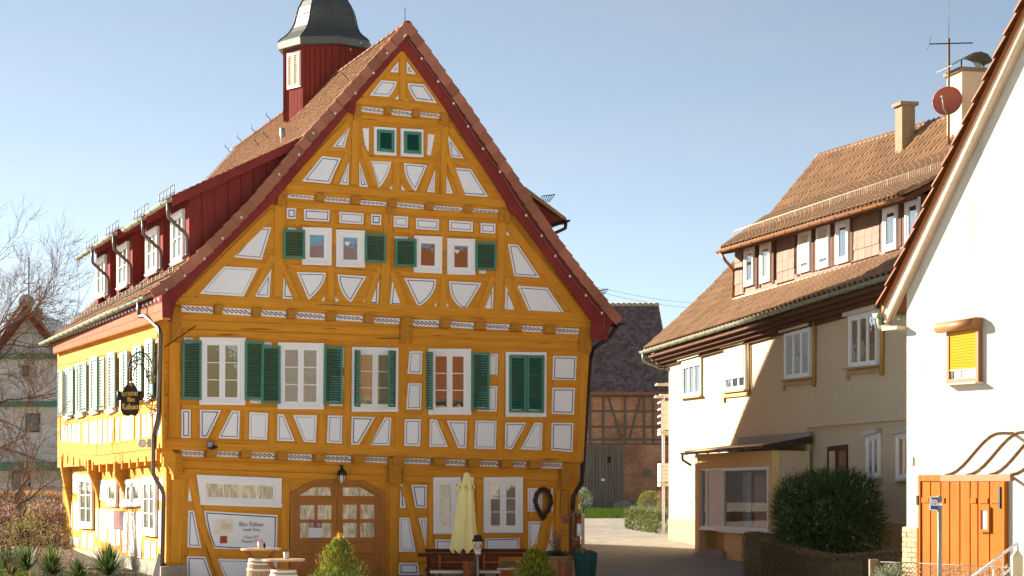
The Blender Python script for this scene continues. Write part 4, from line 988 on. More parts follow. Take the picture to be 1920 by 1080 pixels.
# ground floor of the left side
def lgwin(pts, leaves, rows, beh='curtain'): window(hall, Quad([LP(x, y, .014) for x, y in rg('K', pts)], LW), leaves, rows, .11, .08, beh)
lgwin([(655, 262), (762, 262), (762, 700), (655, 690)], 2, 3); lgwin([(1168, 278), (1278, 272), (1276, 762), (1168, 748)], 2, 3)
lgwin([(885, 302), (962, 300), (956, 520), (882, 508)], 1, 1); lgwin([(994, 306), (1078, 297), (1078, 520), (994, 522)], 2, 1); lgwin([(1082, 297), (1156, 288), (1154, 512), (1082, 518)], 1, 1)
for pts in ([(590, 250), (655, 258), (652, 415), (590, 402)], [(595, 470), (648, 486), (640, 715), (597, 700)], [(806, 300), (872, 308), (868, 472), (806, 462)], [(806, 535), (864, 542), (860, 800), (806, 788)], [(663, 725), (698, 728), (696, 852), (663, 845)],
            [(714, 738), (756, 742), (754, 862), (714, 855)], [(882, 692), (932, 700), (928, 832), (880, 826)], [(946, 702), (972, 704), (968, 834), (944, 830)], [(994, 565), (1034, 568), (1022, 892), (992, 886)], [(1046, 560), (1086, 560), (1094, 920), (1042, 912)],
            [(1100, 560), (1148, 556), (1140, 934), (1112, 928)], [(1172, 790), (1214, 794), (1210, 942), (1172, 934)], [(1226, 798), (1264, 800), (1260, 940), (1226, 936)], [(567, 760), (586, 764), (584, 826), (566, 822)], [(600, 768), (640, 776), (638, 834), (600, 826)],
            [(776, 842), (792, 844), (790, 876), (774, 874)], [(1284, 550), (1304, 548), (1302, 850), (1282, 850)], [(1290, 282), (1322, 280), (1318, 470), (1288, 466)], [(572, 470), (580, 474), (580, 690), (568, 684)], [(778, 530), (792, 532), (788, 770), (776, 764)]):
    lpanel(pts, 'K', 0.)
# --- boxed red eaves of the left side with white dentils, gutter, downpipe
E0, E1 = FP(297, 556, .45), None
fo = LOFF + .15
near_t, near_b = LP(304, 566, fo), LP(305, 599, fo); far_t, far_b = LP(98.5, 645, fo), LP(100, 664, fo)
for a, b in ((0, .46), (.485, 1)):
    mb = MB(); q = [near_t.lerp(near_b, a), far_t.lerp(far_b, a), far_t.lerp(far_b, b), near_t.lerp(near_b, b)]
    mb.prism(q, -LW * .05); mb.build('eaves_board', 'redfaded', hall)
mb = MB(); q = [near_b, far_b, far_b - LW * .17, near_b - LW * .17]; mb.prism(q, V((0, 0, .04))); mb.build('soffit', 'timber', hall)
mb = MB(); mb.prism([near_b + V((0, 0, .01)), near_b - LW * .17 + V((0, 0, .01)), near_t - LW * .17, near_t], BK * .04); mb.build('eaves_end', 'redbarge', hall)
mb = MB(); mb.obox(near_t + LW * .01 + V((0, 0, 0)), far_t - near_t, V((0, 0, .16)), -LW * .15); mb.build('eaves_cornice', 'red', hall)
dm = MB(); dm.ball((0, 0, 0), .040, 8); dme = dm.mesh('dentil', 'infill', (0, 0, 0))
for k in range(36):
    p = near_t.lerp(far_t, (k + .4) / 36) + LW * .03 + V((0, 0, .07)); inst('dentil', dme, Matrix.Translation(p), hall)
def gutter(par, a, b, r=.085, m='gutter', n=7):
    mb = MB(); a, b = V(a), V(b); d = (b - a).normalized(); s = V((d.y, -d.x, 0)).normalized()
    for k in range(n):
        t0, t1 = math.pi * k / n, math.pi * (k + 1) / n
        f = lambda t, rr: s * math.cos(t) * rr - V((0, 0, 1)) * math.sin(t) * rr
        mb.poly([a + f(t0, r), a + f(t1, r), b + f(t1, r), b + f(t0, r)], 0, True); mb.poly([a + f(t0, r - .008), b + f(t0, r - .008), b + f(t1, r - .008), a + f(t1, r - .008)], 0, True)
    for e in (a, b): mb.poly([e + f(math.pi * k / n, r) for k in range(n + 1)])
    for sg in (1, -1): mb.tube([a + s * sg * r, b + s * sg * r], .012, 5)
    k = max(2, int((b - a).length / .9))
    for i in range(k):
        p = a.lerp(b, (i + .5) / k); mb.tube([p + f(math.pi * j / 6, r + .008) for j in range(7)], .009, 4)
    return mb.build('gutter', m, par)
g0, g1 = LPROF[0] + LW * .09 + V((0, 0, -.05)) + BK * .25, LFAR[0] + LW * .09 + V((0, 0, -.05))
gutter(hall, g0, g1)
def pipe(par, pts, r=.05, m='pipe', name='downpipe'):
    mb = MB(); P = [V(p) for p in pts]; o = [P[0]]
    for i in range(1, len(P) - 1):
        a, b, c = P[i - 1], P[i], P[i + 1]; l = min(.12, (b - a).length * .4, (c - b).length * .4)
        o += [b + (a - b).normalized() * l, b.lerp((a + c) / 2, .06), b + (c - b).normalized() * l]
    mb.tube(o + [P[-1]], r, 8, cap=True); return mb.build(name, m, par)
gp = g0.lerp(g1, .05)
fw = lambda x, y, o: LP(x, y, o)
pipe(hall, [gp + V((0, 0, -.06)), gp + V((0, 0, -.42)), LP(272, 592, LOFF + .22), LP(301, 618, LOFF + .07), LP(297, 780, LOFF + .07), LP(288, 815, LOFF + .07), LP(287, 890, LOFF + .07), LP(307, 922, .08), LP(304, 1075, .08)], .05)
# right-hand gutter end and dark downpipe
g2 = RPROF[0] + U * .09 + V((0, 0, -.05)) + BK * .1; gutter(hall, g2, g2 + BK * 17, m='pipedark')
pipe(hall, [g2 + BK * .3 + V((0, 0, -.05)), FP(1143, 632, .05), FP(1114, 652, -.1), FP(1108, 668, -.35), FP(1092, 886, -.2), FP(1091, 905, .04), FP(1075, 930, .06), FP(1073, 960, .06)], .055, 'pipedark')
# snow-guard rail above the left eaves
def snowguard(par, prof, far, t, u0, u1, h=.16, posts=22, m='iron', rails=(.3, 1.)):
    mb = MB(); a = interp(prof, t).lerp(interp(far, t), u0); b = interp(prof, t).lerp(interp(far, t), u1); up = V((0, 0, 1))
    for r in rails: mb.tube([a + up * h * r, b + up * h * r], .011, 4)
    for k in range(posts):
        p = a.lerp(b, k / (posts - 1)); mb.tube([p - up * .03, p + up * h], .011, 4)
    return mb.build('snow_guard', m, par)
snowguard(hall, LPROF, LFAR, .085, .03, .99, .2, 34)
# dark lift ventilators on the lower slope
for u in (.14, .34, .54, .74):
    p = interp(LPROF, .13).lerp(interp(LFAR, .13), u); nn = (LPROF[2] - LPROF[1]).cross(BK).normalized(); nn = nn if nn.z > 0 else -nn
    s = (LPROF[2] - LPROF[1]).normalized(); mb = MB(); mb.obox(p - nn * .01, BK * .5, s * .3, nn * .07); mb.build('roof_ventilator', 'pipe', hall)

# --- four shed dormers on the left slope
def onroof(px, py):
    best = None
    for i in range(len(LPROF) - 1):
        a, b, d = LPROF[i], LPROF[i + 1], LFAR[i] - LPROF[i]; n = (b - a).cross(d).normalized(); p = hit(px, py, a, n)
        t = (p - a).dot((b - a) - BK * (b - a).dot(BK)) / ((b - a) - BK * (b - a).dot(BK)).length_squared
        if -.02 <= t <= 1.02: best = p; break
    return best
def roofz(p):
    for i in range(len(LPROF) - 1):
        a, b = LPROF[i], LPROF[i + 1]; w0, w1 = a.dot(LW), b.dot(LW); w = p.dot(LW)
        if w1 <= w <= w0: return lerp(a.z, b.z, (w - w0) / (w1 - w0))
    return LPROF[0].z if p.dot(LW) > LPROF[0].dot(LW) else LPROF[-1].z
base1 = onroof(350, 492); wpl = base1.dot(LW)
def DP(px, py, off=0.): return hit(px, py, base1 + LW * off, LW)
for k, (fx0, fx1, wx0, wx1, wy0, wy1, ytop, gx0, gy0, gx1, gy1) in enumerate([(320, 354, 325, 347, 396, 494, 388, 287, 398, 322, 378), (273, 305, 277.5, 299, 428, 514, 420, 242, 427, 276, 408), (219, 248, 223.5, 243, 456, 540, 449, 191, 453, 222, 436), (181, 206, 184, 200.5, 480, 557, 474, 152, 481, 181, 466)]):
    a, b = DP(fx0, ytop), DP(fx1, ytop); za = max(a.z, b.z) + .08
    a = V((a.x, a.y, za)); b = V((b.x, b.y, za)); za0 = roofz(a) - .1
    dep = 3.4 if k == 0 else 3.0; rise = .50
    # cheeks: boards standing on the roof, shed top
    for e, sg in ((b, -1), (a, 1)):
        pts = []; nb = 11
        for i in range(nb):
            w0, w1 = dep * i / nb, dep * (i + 1) / nb - .012
            p0, p1 = e - LW * w0, e - LW * w1; zt0, zt1 = za + rise * w0, za + rise * w1; zb0, zb1 = roofz(p0) - .05, roofz(p1) - .05
            if zb0 > zt0: break
            mb = MB(); mb.prism([V((p0.x, p0.y, zb0)), V((p1.x, p1.y, min(zb1, zt1 + .01))), V((p1.x, p1.y, zt1)), V((p0.x, p0.y, zt0))], BK * (.03 + .012 * (i % 2)) * sg); mb.build('dormer_board', 'red', hall)
    # front posts and head
    for x0, x1, y0, y1 in ((fx0, wx0, ytop, wy1), (wx1, fx1, ytop, wy1 - 4)):
        p, q = DP(x0, y0), DP(x1, y1); mb = MB(); zb = roofz(p) - .1
        mb.hexa([V((p.x, p.y, zb)), V((q.x, q.y, zb)), V((q.x, q.y, za)), V((p.x, p.y, za))] + [V((p.x, p.y, zb)) - LW * .12, V((q.x, q.y, zb)) - LW * .12, V((q.x, q.y, za)) - LW * .12, V((p.x, p.y, za)) - LW * .12]); mb.build('dormer_post', 'red', hall)
    p, q = DP(wx0, ytop), DP(wx1, ytop); zw = DP((wx0 + wx1) / 2, wy0 + 2).z
    mb = MB(); mb.hexa([V((p.x, p.y, zw)), V((q.x, q.y, zw)), V((q.x, q.y, za)), V((p.x, p.y, za))] + [V((p.x, p.y, zw)) - LW * .1, V((q.x, q.y, zw)) - LW * .1, V((q.x, q.y, za)) - LW * .1, V((p.x, p.y, za)) - LW * .1]); mb.build('dormer_head', 'red', hall)
    q0, q1 = DP(wx0, wy0), DP(wx1, wy0); zb = DP((wx0 + wx1) / 2, wy1).z
    window(hall, Quad([V((q0.x, q0.y, zw)), V((q1.x, q1.y, zw)), V((q1.x, q1.y, zb)), V((q0.x, q0.y, zb))], LW), 2, 2, .10, .06, 'curtain')
    # shed roof slab, tiles, bargeboard, gutter, little pipe, snow guard
    f0, f1 = b - BK * .20, a + BK * .25; ov = .45
    e0 = V((f0.x, f0.y, za - rise * ov)) + LW * ov; e1 = V((f1.x, f1.y, za - rise * ov)) + LW * ov
    if k < 3: e1 = e0 + BK * 3.2 if k == 0 else e0 + BK * 2.6
    t0 = e0 - LW * (dep + ov) + V((0, 0, rise * (dep + ov))); t1 = e1 - LW * (dep + ov) + V((0, 0, rise * (dep + ov)))
    e1 = e1 if k == 3 else V((f1.x, f1.y, e0.z)) + LW * ov - LW * 0; e1 = e0 + BK * (e1 - e0).dot(BK); t1 = t0 + BK * (e1 - e0).dot(BK)
    mb = MB(); mb.prism([e0 + V((0, 0, .05)), t0 + V((0, 0, .05)), t1 + V((0, 0, .05)), e1 + V((0, 0, .05))], V((0, 0, -.06))); mb.build('dormer_roof', 'red', hall)
    mb = MB(); biber_field(mb, [e0 + V((0, 0, .055)), t0 + V((0, 0, .055))], [e1 + V((0, 0, .055)), t1 + V((0, 0, .055))], .16, .18); mb.build('dormer_tiles', 'biber', hall, kind='stuff')
    mb = MB(); mb.prism([e0 - BK * .03 + V((0, 0, .07)), t0 - BK * .03 + V((0, 0, .07)), t0 - BK * .03 - V((0, 0, .13)), e0 - BK * .03 - V((0, 0, .17))], BK * .04); mb.build('dormer_bargeboard', 'redbarge', hall)
    ga, gb = e0 + LW * .06 - BK * .05, e1 + LW * .06; gutter(hall, ga, gb, .075)
    pa = ga + BK * .14
    pe = V((b.x, b.y, 0)) - BK * .06 + LW * .05
    pipe(hall, [pa + V((0, 0, -.05)), pa + V((0, 0, -.40)), V((pe.x, pe.y, za - 1.02)), V((pe.x, pe.y, roofz(pe) + .16)), V((pe.x, pe.y, roofz(pe) + .10)) + LW * .12], .042, 'pipe')
    snowguard(hall, [e0 + V((0, 0, .1)), t0], [e1 + V((0, 0, .1)), t1], .05, .25, .95, .26, 5, rails=(.3, 1.))
# little lead pipe ends and slope hooks above the dormers
for x, y in ((530, 262),):
    p = onroof(x, y); mb = MB(); mb.tube([p + V((0, 0, -.1)), p + V((0, 0, .30))], .07, 10); mb.build('vent_pipe', 'zinc', hall)
for x, y in ((618, 148), (598, 166), (510, 228), (482, 252), (505, 262), (455, 268), (488, 275), (432, 285), (640, 132), (670, 110), (690, 98), (655, 152)):
    p = onroof(x, y)
    if p is None: continue
    mb = MB(); mb.tube([p + V((0, 0, -.02)), p + V((0, 0, .10)) + LW * .08, p + V((0, 0, .18)) + LW * .18, p + V((0, 0, .27)) + LW * .17], .011, 4); mb.build('roof_hook', 'iron', hall)
mb = MB(); tip = apex + BK * .25; mb.tube([tip, tip + V((0, 0, .42))], .012, 5); mb.build('lightning_rod', 'iron', hall)
# right-hand dormer seen over the verge
a0 = FP(985, 350, -1.2); a1 = FP(1062, 408, -1.2)
mb = MB(); mb.prism([a0, a1, a1 + V((0, 0, -.09)), a0 + V((0, 0, -.12))], BK * 1.5); mb.build('dormer_roof', 'biber', hall)
mb = MB(); b0, b1, b2 = FP(985, 366, -1.25), FP(1047, 410, -1.25), FP(1020, 422, -1.25); mb.prism([b0, b1, b2, FP(1000, 402, -1.25)], BK * 1.4); mb.build('dormer_board', 'red', hall)
ge = a1 + U * .02 + V((0, 0, -.06)); gutter(hall, ge - BK * .05, ge + BK * 1.5, .07, 'pipedark')
pipe(hall, [ge + BK * .1, ge + BK * .1 + V((0, 0, -.2)), FP(1034, 440, -1.1), FP(1015, 448, -1.1)], .045, 'pipedark')
mb = MB(); p = FP(1016, 378, -1.3)
for k in range(6): mb.tube([p + U * .04 * k, p + U * .07 * k + V((0, 0, .14 + .01 * k))], .01, 4)
mb.tube([p + V((0, 0, .14)), p + U * .36 + V((0, 0, .20))], .012, 4); mb.build('snow_guard', 'iron', hall)
mb = MB(); p = FP(1118, 553, .1)
for k in range(6): mb.tube([p + U * .035 * k, p + U * .06 * k + V((0, 0, .12))], .01, 4)
mb.tube([p + V((0, 0, .10)), p + U * .33 + V((0, 0, .16))], .012, 4); mb.build('snow_guard', 'iron', hall)

# --- octagonal turret with a bell-shaped lead roof
tY = 58.6; tc = at(611.5, 146, tY); pm = tY / 4000.
A0 = R(-90 + 19)      # one corner direction as seen
def zpx(y): return EYE.z + (PY0 - y) * pm
ang = [A0 + R(45) * k for k in range(8)]
def octp(r, z, k): return V((tc.x + r * math.cos(ang[k % 8]), tc.y + r * math.sin(ang[k % 8]), z))
rb = 79 * pm
for k in range(8):
    for i in range(6 if k else 6):
        a, b = octp(rb, 0, k), octp(rb, 0, k + 1); p, q = a.lerp(b, i / 6 + .008), a.lerp(b, (i + 1) / 6 - .008)
        zb = zpx(232); zt = zpx(96); n = V(((p + q).x / 2 - tc.x, (p + q).y / 2 - tc.y, 0)).normalized()
        mb = MB(); mb.prism([V((p.x, p.y, zb)), V((q.x, q.y, zb)), V((q.x, q.y, zt)), V((p.x, p.y, zt))], -n * (.03 + .012 * (i % 2))); mb.build('turret_board', 'red', hall)
    c = octp(rb + .015, 0, k); mb = MB(); mb.box((c.x, c.y, (zpx(232) + zpx(96)) / 2), .06, .06, zpx(96) - zpx(232)); mb.build('turret_post', 'red', hall)
mb = MB(); mb.lathe((tc.x, tc.y, 0), [(rb - .05, zpx(240)), (rb - .05, zpx(95))], 8, a0=A0, sm=False); mb.build('turret_core', 'red', hall)
prof = [(90, 99), (91, 86), (85, 80), (77, 74), (70, 67), (64, 58), (59.5, 47), (56.5, 34), (52.5, 20), (46, 7), (37, -5), (27, -14), (17, -21), (9, -27), (5, -36), (4, -60)]
wr = [(r * pm * 1.02, zpx(y)) for r, y in prof]
mb = MB(); mb.lathe((tc.x, tc.y, 0), [(rb - .06, zpx(101)), wr[0], wr[1]], 8, a0=A0, sm=False); mb.build('turret_rim', 'lead', hall)
for k in range(8):
    for r0, r1, nm in ((1, 7, 'lead_panel'), (7, 10, 'lead_panel'), (10, 15, 'lead_panel')):
        mb = MB()
        for i in range(r0, r1):
            (ra, za), (rb2, zb2) = wr[i], wr[i + 1]; mb.poly([octp(ra, za, k), octp(ra, za, k + 1), octp(rb2, zb2, k + 1), octp(rb2, zb2, k)])
        (ra, za) = wr[r1]; mb.tube([octp(ra + .006, za, k), octp(ra + .006, za, k + 1)], .012, 5)
        mb.build(nm, 'lead', hall)
    mb = MB(); mb.tube([octp(r + .004, z, k) for r, z in wr[1:14]], .02, 6); mb.build('lead_roll', 'lead', hall)
mb = MB(); mb.ball((tc.x, tc.y, zpx(-62)), .12, 10); mb.build('finial', 'lead', hall)
# louvred opening in the lit face (between corners 6 and 7)
fa = ang.index(max(ang)) if False else None
kf = min(range(8), key=lambda k: (octp(1, 0, k) + octp(1, 0, k + 1)).x + .35 * (octp(1, 0, k) + octp(1, 0, k + 1)).y)
a, b = octp(rb + .005, 0, kf), octp(rb + .005, 0, kf + 1)
if a.x / a.y > b.x / b.y: a, b = b, a
n = V(((a + b).x / 2 - tc.x, (a + b).y / 2 - tc.y, 0)).normalized()
Q = Quad([V((*a.lerp(b, .2).xy, zpx(110))), V((*a.lerp(b, .82).xy, zpx(110))), V((*a.lerp(b, .82).xy, zpx(172))), V((*a.lerp(b, .2).xy, zpx(172)))], n)
mb = MB(); Q.ring(mb, -.06, 1.06, -.04, 1.04, .07, 0, .03); Q.box(mb, 0, 1, 0, 1, 0, .004); mb.build('louvre_frame', 'white', hall)
for u0, u1 in ((.02, .49), (.51, .98)):
    s = shutter(hall, Quad([Q.p(u0, .02), Q.p(u1, .02), Q.p(u1, .98), Q.p(u0, .98)], n), 12, .04, .012, 'paper', 'paper2', 'pale louvred shutter of the turret')
# ================================================================ cream house with the shop window
UP = V((0, 0, 1))
CA = V((5.0, 68.0, 0)); CE = V((.2218, -.9751, 0)); CH = V((.9751, .2218, 0)); CN = -CH
def WP(px, py, off=0.): return hit(px, py, CA + CN * off, CN)
house = thing('cream_house', CA + CE * 9 + CH * 3 + V((0, 0, .2)), 'long cream rendered house with brown tiled roof, wide dormer and shop window', 'house')
def wall(par, base, d, n, s0, s1, z0, z1, o0, o1, m, name='wall'):
    mb = MB(); a = base + d * s0 + n * o0 + V((0, 0, z0)); mb.obox(a, d * (s1 - s0), V((0, 0, z1 - z0)), n * (o1 - o0)); return mb.build(name, m, par)
def sof(px, off=0.): return (WP(px, 800, off) - CA).dot(CE)
sl_ = sof(1512)
zl = lerp(WP(1512, 803).z, WP(1700, 785).z, .5)
wall(house, CA, CE, CN, 0, 20.5, zl, 6.9, -.35, 0, 'cream'); wall(house, CA, CE, CN, 0, sl_, -.2, zl, -.35, 0, 'cream')
wall(house, CA, CE, CN, sl_, 20.5, -.2, zl + .0, -.5, -.10, 'cream')
wall(house, CA, CE, CH, 0, .35, -.2, 7, .36, 10.2, 'cream', 'gable_wall')
wall(house, CA, CE, CN, -.015, sof(1312), -.2, WP(1256, 972).z, 0, .02, 'dado', 'dado'); wall(house, CA, CE, CN, sof(1600), 20.5, -.2, WP(1690, 982).z, -.10, -.075, 'dado', 'dado')
# roof
S0 = CA + CE * -.75
def RPx(x, y): return hit(x, y, S0, CE)
CP = [RPx(*p) for p in ((1208, 658), (1270, 602), (1335, 540), (1385, 486), (1440, 410), (1535, 294))]
LR = 21.5
def cnear(prof): return [p + CE * LR + V((0, 0, lerp(.50, -1.0, i / (len(prof) - 1)))) for i, p in enumerate(prof)]
CQ = cnear(CP)
for i in range(len(CP) - 1):
    mb = MB(); a, b, c, d = CP[i], CP[i + 1], CQ[i + 1], CQ[i]; n = (b - a).cross(d - a).normalized(); n = n if n.z > 0 else -n
    mb.prism([p - n * .015 for p in (a, b, c, d)], -n * .14); mb.build('roof', 'brownwood', house)
back_ = [V((2 * CP[-1].dot(CH) - p.dot(CH)) * CH + CE * p.dot(CE) + V((0, 0, p.z))) for p in CP]
mb = MB(); mb.prism([CP[-1], back_[0], back_[0] + CE * LR, CQ[-1]], V((0, 0, -.14))); mb.build('roof', 'pantile', house)
# gable triangle above the far wall
mb = MB(); g = [p + CE * .75 - V((0, 0, .15)) for p in CP] + [p + CE * .75 - V((0, 0, .15)) for p in back_[::-1][1:]]; mb.prism(g, CE * .3); mb.build('gable_wall', 'cream', house)
# dormer face plane and its roof
DO = -.62
def dormz(p): return p
d_bl, d_tl = WP(1379, 558, DO), WP(1377, 474, DO); d_br, d_tr = WP(1692, 468, DO), WP(1748, 365, DO)
sL = (d_bl - CA).dot(CE); sR = 18.2
zb = lambda s: lerp(d_bl.z, d_br.z, (s - sL) / ((d_br - CA).dot(CE) - sL)); zt = lambda s: lerp(d_tl.z, d_tr.z, (s - sL) / ((d_tr - CA).dot(CE) - sL))
def dp(s, z, o=0.): return CA + CE * s + CN * (DO + o) + V((0, 0, z))
ev = [WP(1350, 470, -.1), None]; eR = WP(1748, 352, -.1); k_ = (sR + .3 - (ev[0] - CA).dot(CE)) / ((eR - ev[0]).dot(CE)); ev[1] = ev[0].lerp(eR, k_)
mn = (CP[5] - CP[3]).cross(CQ[4] - CP[4]).normalized()
jn = [hit(1433, 412, CP[4], mn), hit(1775, 290, CP[4], mn)]; kk = (sR + .3 - (jn[0] - CA).dot(CE)) / ((jn[1] - jn[0]).dot(CE)); jn[1] = jn[0].lerp(jn[1], kk)
def under_dormer(p):
    s = (p - CA).dot(CE); h = (p - CA).dot(CH)
    hj = (jn[0] - CA).dot(CH)
    return s > sL - .05 and s < sR and .62 < h < hj - .1
pantile_field(house, CP, CQ, .40, .34, 'pantile', 300, under_dormer)
mb = MB(); n = (jn[0] - ev[0]).cross(ev[1] - ev[0]).normalized(); n = n if n.z > 0 else -n
mb.prism([p - n * .01 for p in (ev[0], jn[0], jn[1], ev[1])], -n * .13); mb.build('dormer_roof', 'brownwood', house)
pantile_field(house, ev, [0, 0] and ev, .3, .25, 'pantile') if False else None
DN, DF = [ev[0], jn[0]], [ev[1], jn[1]]
pantile_field(house, DN, DF, .38, .34, 'pantile', 0)
snow = MB()
a, b = ev[0].lerp(jn[0], .30), ev[1].lerp(jn[1], .30)
for r in (.06, .30): snow.tube([a + UP * r, b + UP * r], .014, 4)
K = 120
for k in range(K + 1):
    p = a.lerp(b, k / K); snow.tube([p + UP * .05, p + UP * .31], .006 if k % 10 else .014, 4)
snow.build('snow_guard', 'verge2', house)
gutter(house, ev[0] + CN * .07 - UP * .02, ev[1] + CN * .07 - UP * .02, .08, 'browntrim')
mb = MB(); mb.prism([ev[0] - UP * .13, ev[1] - UP * .13, dp(sR, zt(sR)), dp(sL, zt(sL))], UP * .05); mb.build('dormer_soffit', 'brownwood', house)
pipe(house, [ev[0] + CN * .07 + CE * .2 - UP * .06, ev[0] + CN * .0 + CE * .5 - UP * .35, dp(sL - .04, zt(sL) - .5, .05), dp(sL - .04, zb(sL), .05)], .045, 'browntrim')
# dormer body
mb = MB(); mb.hexa([dp(sL, zb(sL) - .3), dp(sR, zb(sR) - .3), dp(sR, zt(sR) + .1), dp(sL, zt(sL) + .1)] + [dp(sL, zb(sL) - .3, -2), dp(sR, zb(sR) - .3, -2), dp(sR, zt(sR) + .1, -2), dp(sL, zt(sL) + .1, -2)]); mb.build('dormer_wall', 'brownwood', house)
# windows: (px left, px right, top y, bottom y, blind)
def z6(x, y): return 1200 + x / 2.572, 140 + y / 2.572
wins = []
for x0, x1, y0, y1, blind in [(515, 560, 845, 1012, 0), (592, 640, 820, 995, 0), (778, 832, 765, 945, 1), (866, 924, 738, 925, 1), (958, 1018, 715, 900, 0), (1186, 1252, 645, 840, 0), (1294, 1360, 610, 800, 0)]:
    xa, ya = z6(x0, y0); xb, yb = z6(x1, y1)
    s0 = (WP(xa, ya, DO + .0) - CA).dot(CE); s1 = (WP(xb, yb, DO) - CA).dot(CE)
    za, zc = WP(xa, ya, DO).z, WP(xb, yb, DO).z
    wins.append((s0, s1)); sl = (d_br.z - d_bl.z) / ((d_br - d_bl).dot(CE)); dz = sl * (s1 - s0) / 2
    Q = Quad([dp(s0, za - dz * .2, .03), dp(s1, za + dz * 1.6, .03), dp(s1, zc + dz * .2, .03), dp(s0, zc - dz * 1.6, .03)], CN)
    w = window(house, Q, 1, 1, .10, .07, 'room' if not x0 == 592 else 'curtain', 'glass', mat='alu', rim=False)
    if blind:
        for i in range(12):
            mb = MB(); Q.box(mb, .10, .90, .04 + i * .062, .04 + i * .062 + .055, .05, .066); mb.build('shutter_slat', 'roller', w)
    # dark reveal boards beside the window
    for e in (s0 - .24, s1 + .06):
        mb = MB(); mb.hexa([dp(e, zb(e) + .08, .06), dp(e + .17, zb(e) + .08, .06), dp(e + .17, zt(e), .06), dp(e, zt(e), .06)] + [dp(e, zb(e) + .08), dp(e + .17, zb(e) + .08), dp(e + .17, zt(e)), dp(e, zt(e))]); mb.build('window_board', 'brownwood', house)
# fibre slates, each its own piece
cw = .46
s = sL + .02
while s < sR - .2:
    mid = s + cw / 2
    if not any(a - .30 < mid < b + .30 for a, b in wins):
        for r in range(4):
            z0 = lerp(zb(mid) + .06, zt(mid), r / 4); z1 = lerp(zb(mid) + .06, zt(mid), (r + 1) / 4)
            mb = MB(); o = .028 + .006 * (r % 2); mb.hexa([dp(s + .008, z0 - .015, o + .012), dp(s + cw - .008, z0 - .015, o + .012), dp(s + cw - .008, z1 - .012, o), dp(s + .008, z1 - .012, o)] + [dp(s + .008, z0 - .015), dp(s + cw - .008, z0 - .015), dp(s + cw - .008, z1 - .012), dp(s + .008, z1 - .012)])
            mb.build('slate', 'slate', house)
    else:
        z0, z1 = zb(mid) - .10, zb(mid) + .16
        mb = MB(); mb.hexa([dp(s + .006, z0, .035), dp(s + cw - .006, z0, .035), dp(s + cw - .006, z1, .03), dp(s + .006, z1, .03)] + [dp(s + .006, z0), dp(s + cw - .006, z0), dp(s + cw - .006, z1), dp(s + .006, z1)]); mb.build('slate', 'slate', house)
    s += cw
mb = MB(); mb.tube([dp(sL, zb(sL) - .05, .06), dp(sR, zb(sR) - .05, .06)], .03, 5); mb.build('flashing', 'verge2', house)
# main gutter, soffit
ga, gb = CP[0] + CN * .06 - UP * .03 - CE * .1, CQ[0] + CN * .06 - UP * .03
gutter(house, ga, gb, .085)
mb = MB(); e = .62; a, b = CP[0] - UP * .1, CQ[0] - UP * .1
for k in range(4):
    mb = MB(); mb.obox(a + CH * (.05 + .15 * k) - UP * (.02 + .10 * k) + CE * .1, (b - a) - CE * .1, CH * .14, -UP * .12); mb.build('eaves_board', 'brownwood', house)
pipe(house, [ga + CE * .2 - UP * .06, ga + CE * .2 - UP * .30, WP(1238, 690, .05) + V((0, 0, 0)), WP(1252, 692, .05)], .05, 'gutter')
pipe(house, [WP(1404, 632, .05), WP(1406, 740, .05)], .04, 'tan'); pipe(house, [WP(1527, 595, .06), WP(1526, 725, .06)], .05, 'tan'); pipe(house, [WP(1655, 565, .06), WP(1653, 704, .06)], .05, 'tan')
# ridge tiles
rn = 52; st = (CQ[-1] - CP[-1]) / rn
for i in range(rn): inst('ridge_tile', rm, frame(CP[-1] + st * i, st, UP) @ Matrix.Diagonal((st.length / stp.length, 1.15, 1.15, 1)), house)
# verge trim at the far gable
mb = MB(); mb.tube([p + UP * .03 for p in CP], .035, 5); mb.build('verge_trim', 'alu', house)
# chimneys
def chimney(x0, x1, ytop, ybase, o, w, d, m, cap):
    p = hit((x0 + x1) / 2, ybase, CA + CN * o, CN); zt_ = EYE.z + (PY0 - ytop) / FPX * p.y
    mb = MB(); mb.obox(p - CE * w / 2 + CN * d / 2 - UP * 1.6, CE * w, -CN * d, UP * (zt_ - p.z + 1.6)); c = mb.build('chimney', m, house)
    mb = MB(); mb.obox(V((p.x, p.y, zt_)) - CE * (w / 2 + .08) + CN * (d / 2 + .08), CE * (w + .16), -CN * (d + .16), UP * .1); mb.build('chimney_cap', cap, c); return p, zt_, c
chimney(1680, 1714, 200, 255, -4.7, .5, .40, 'conc', 'conc')
pc, zc, cc = chimney(1785, 1842, 140, 210, -4.9, .95, .75, 'chim', 'conc')
mb = MB(); w = 1.0
pr = [(-.75, .02), (-.55, .12), (-.3, .26), (-.05, .38), (.2, .42), (.42, .36), (.58, .18)]
for (x0, z0), (x1, z1) in zip(pr, pr[1:]):
    mb.prism([V((pc.x, pc.y, zc + .1)) + CH * x0 * .9 + UP * z0 - CE * .5, V((pc.x, pc.y, zc + .1)) + CH * x1 * .9 + UP * z1 - CE * .5, V((pc.x, pc.y, zc + .1)) + CH * x1 * .9 + UP * z1 + CE * .5, V((pc.x, pc.y, zc + .1)) + CH * x0 * .9 + UP * z0 + CE * .5], UP * .02)
mb.build('chimney_cowl', 'lead', cc)
for a, b in ((-.4, -.35), (.4, -.35), (.4, .3), (-.4, .3)): mb = MB(); mb.tube([V((pc.x, pc.y, zc + .08)) + CE * a + CH * b, V((pc.x, pc.y, zc + .30)) + CE * a + CH * b], .02, 5); mb.build('cowl_post', 'iron', cc)
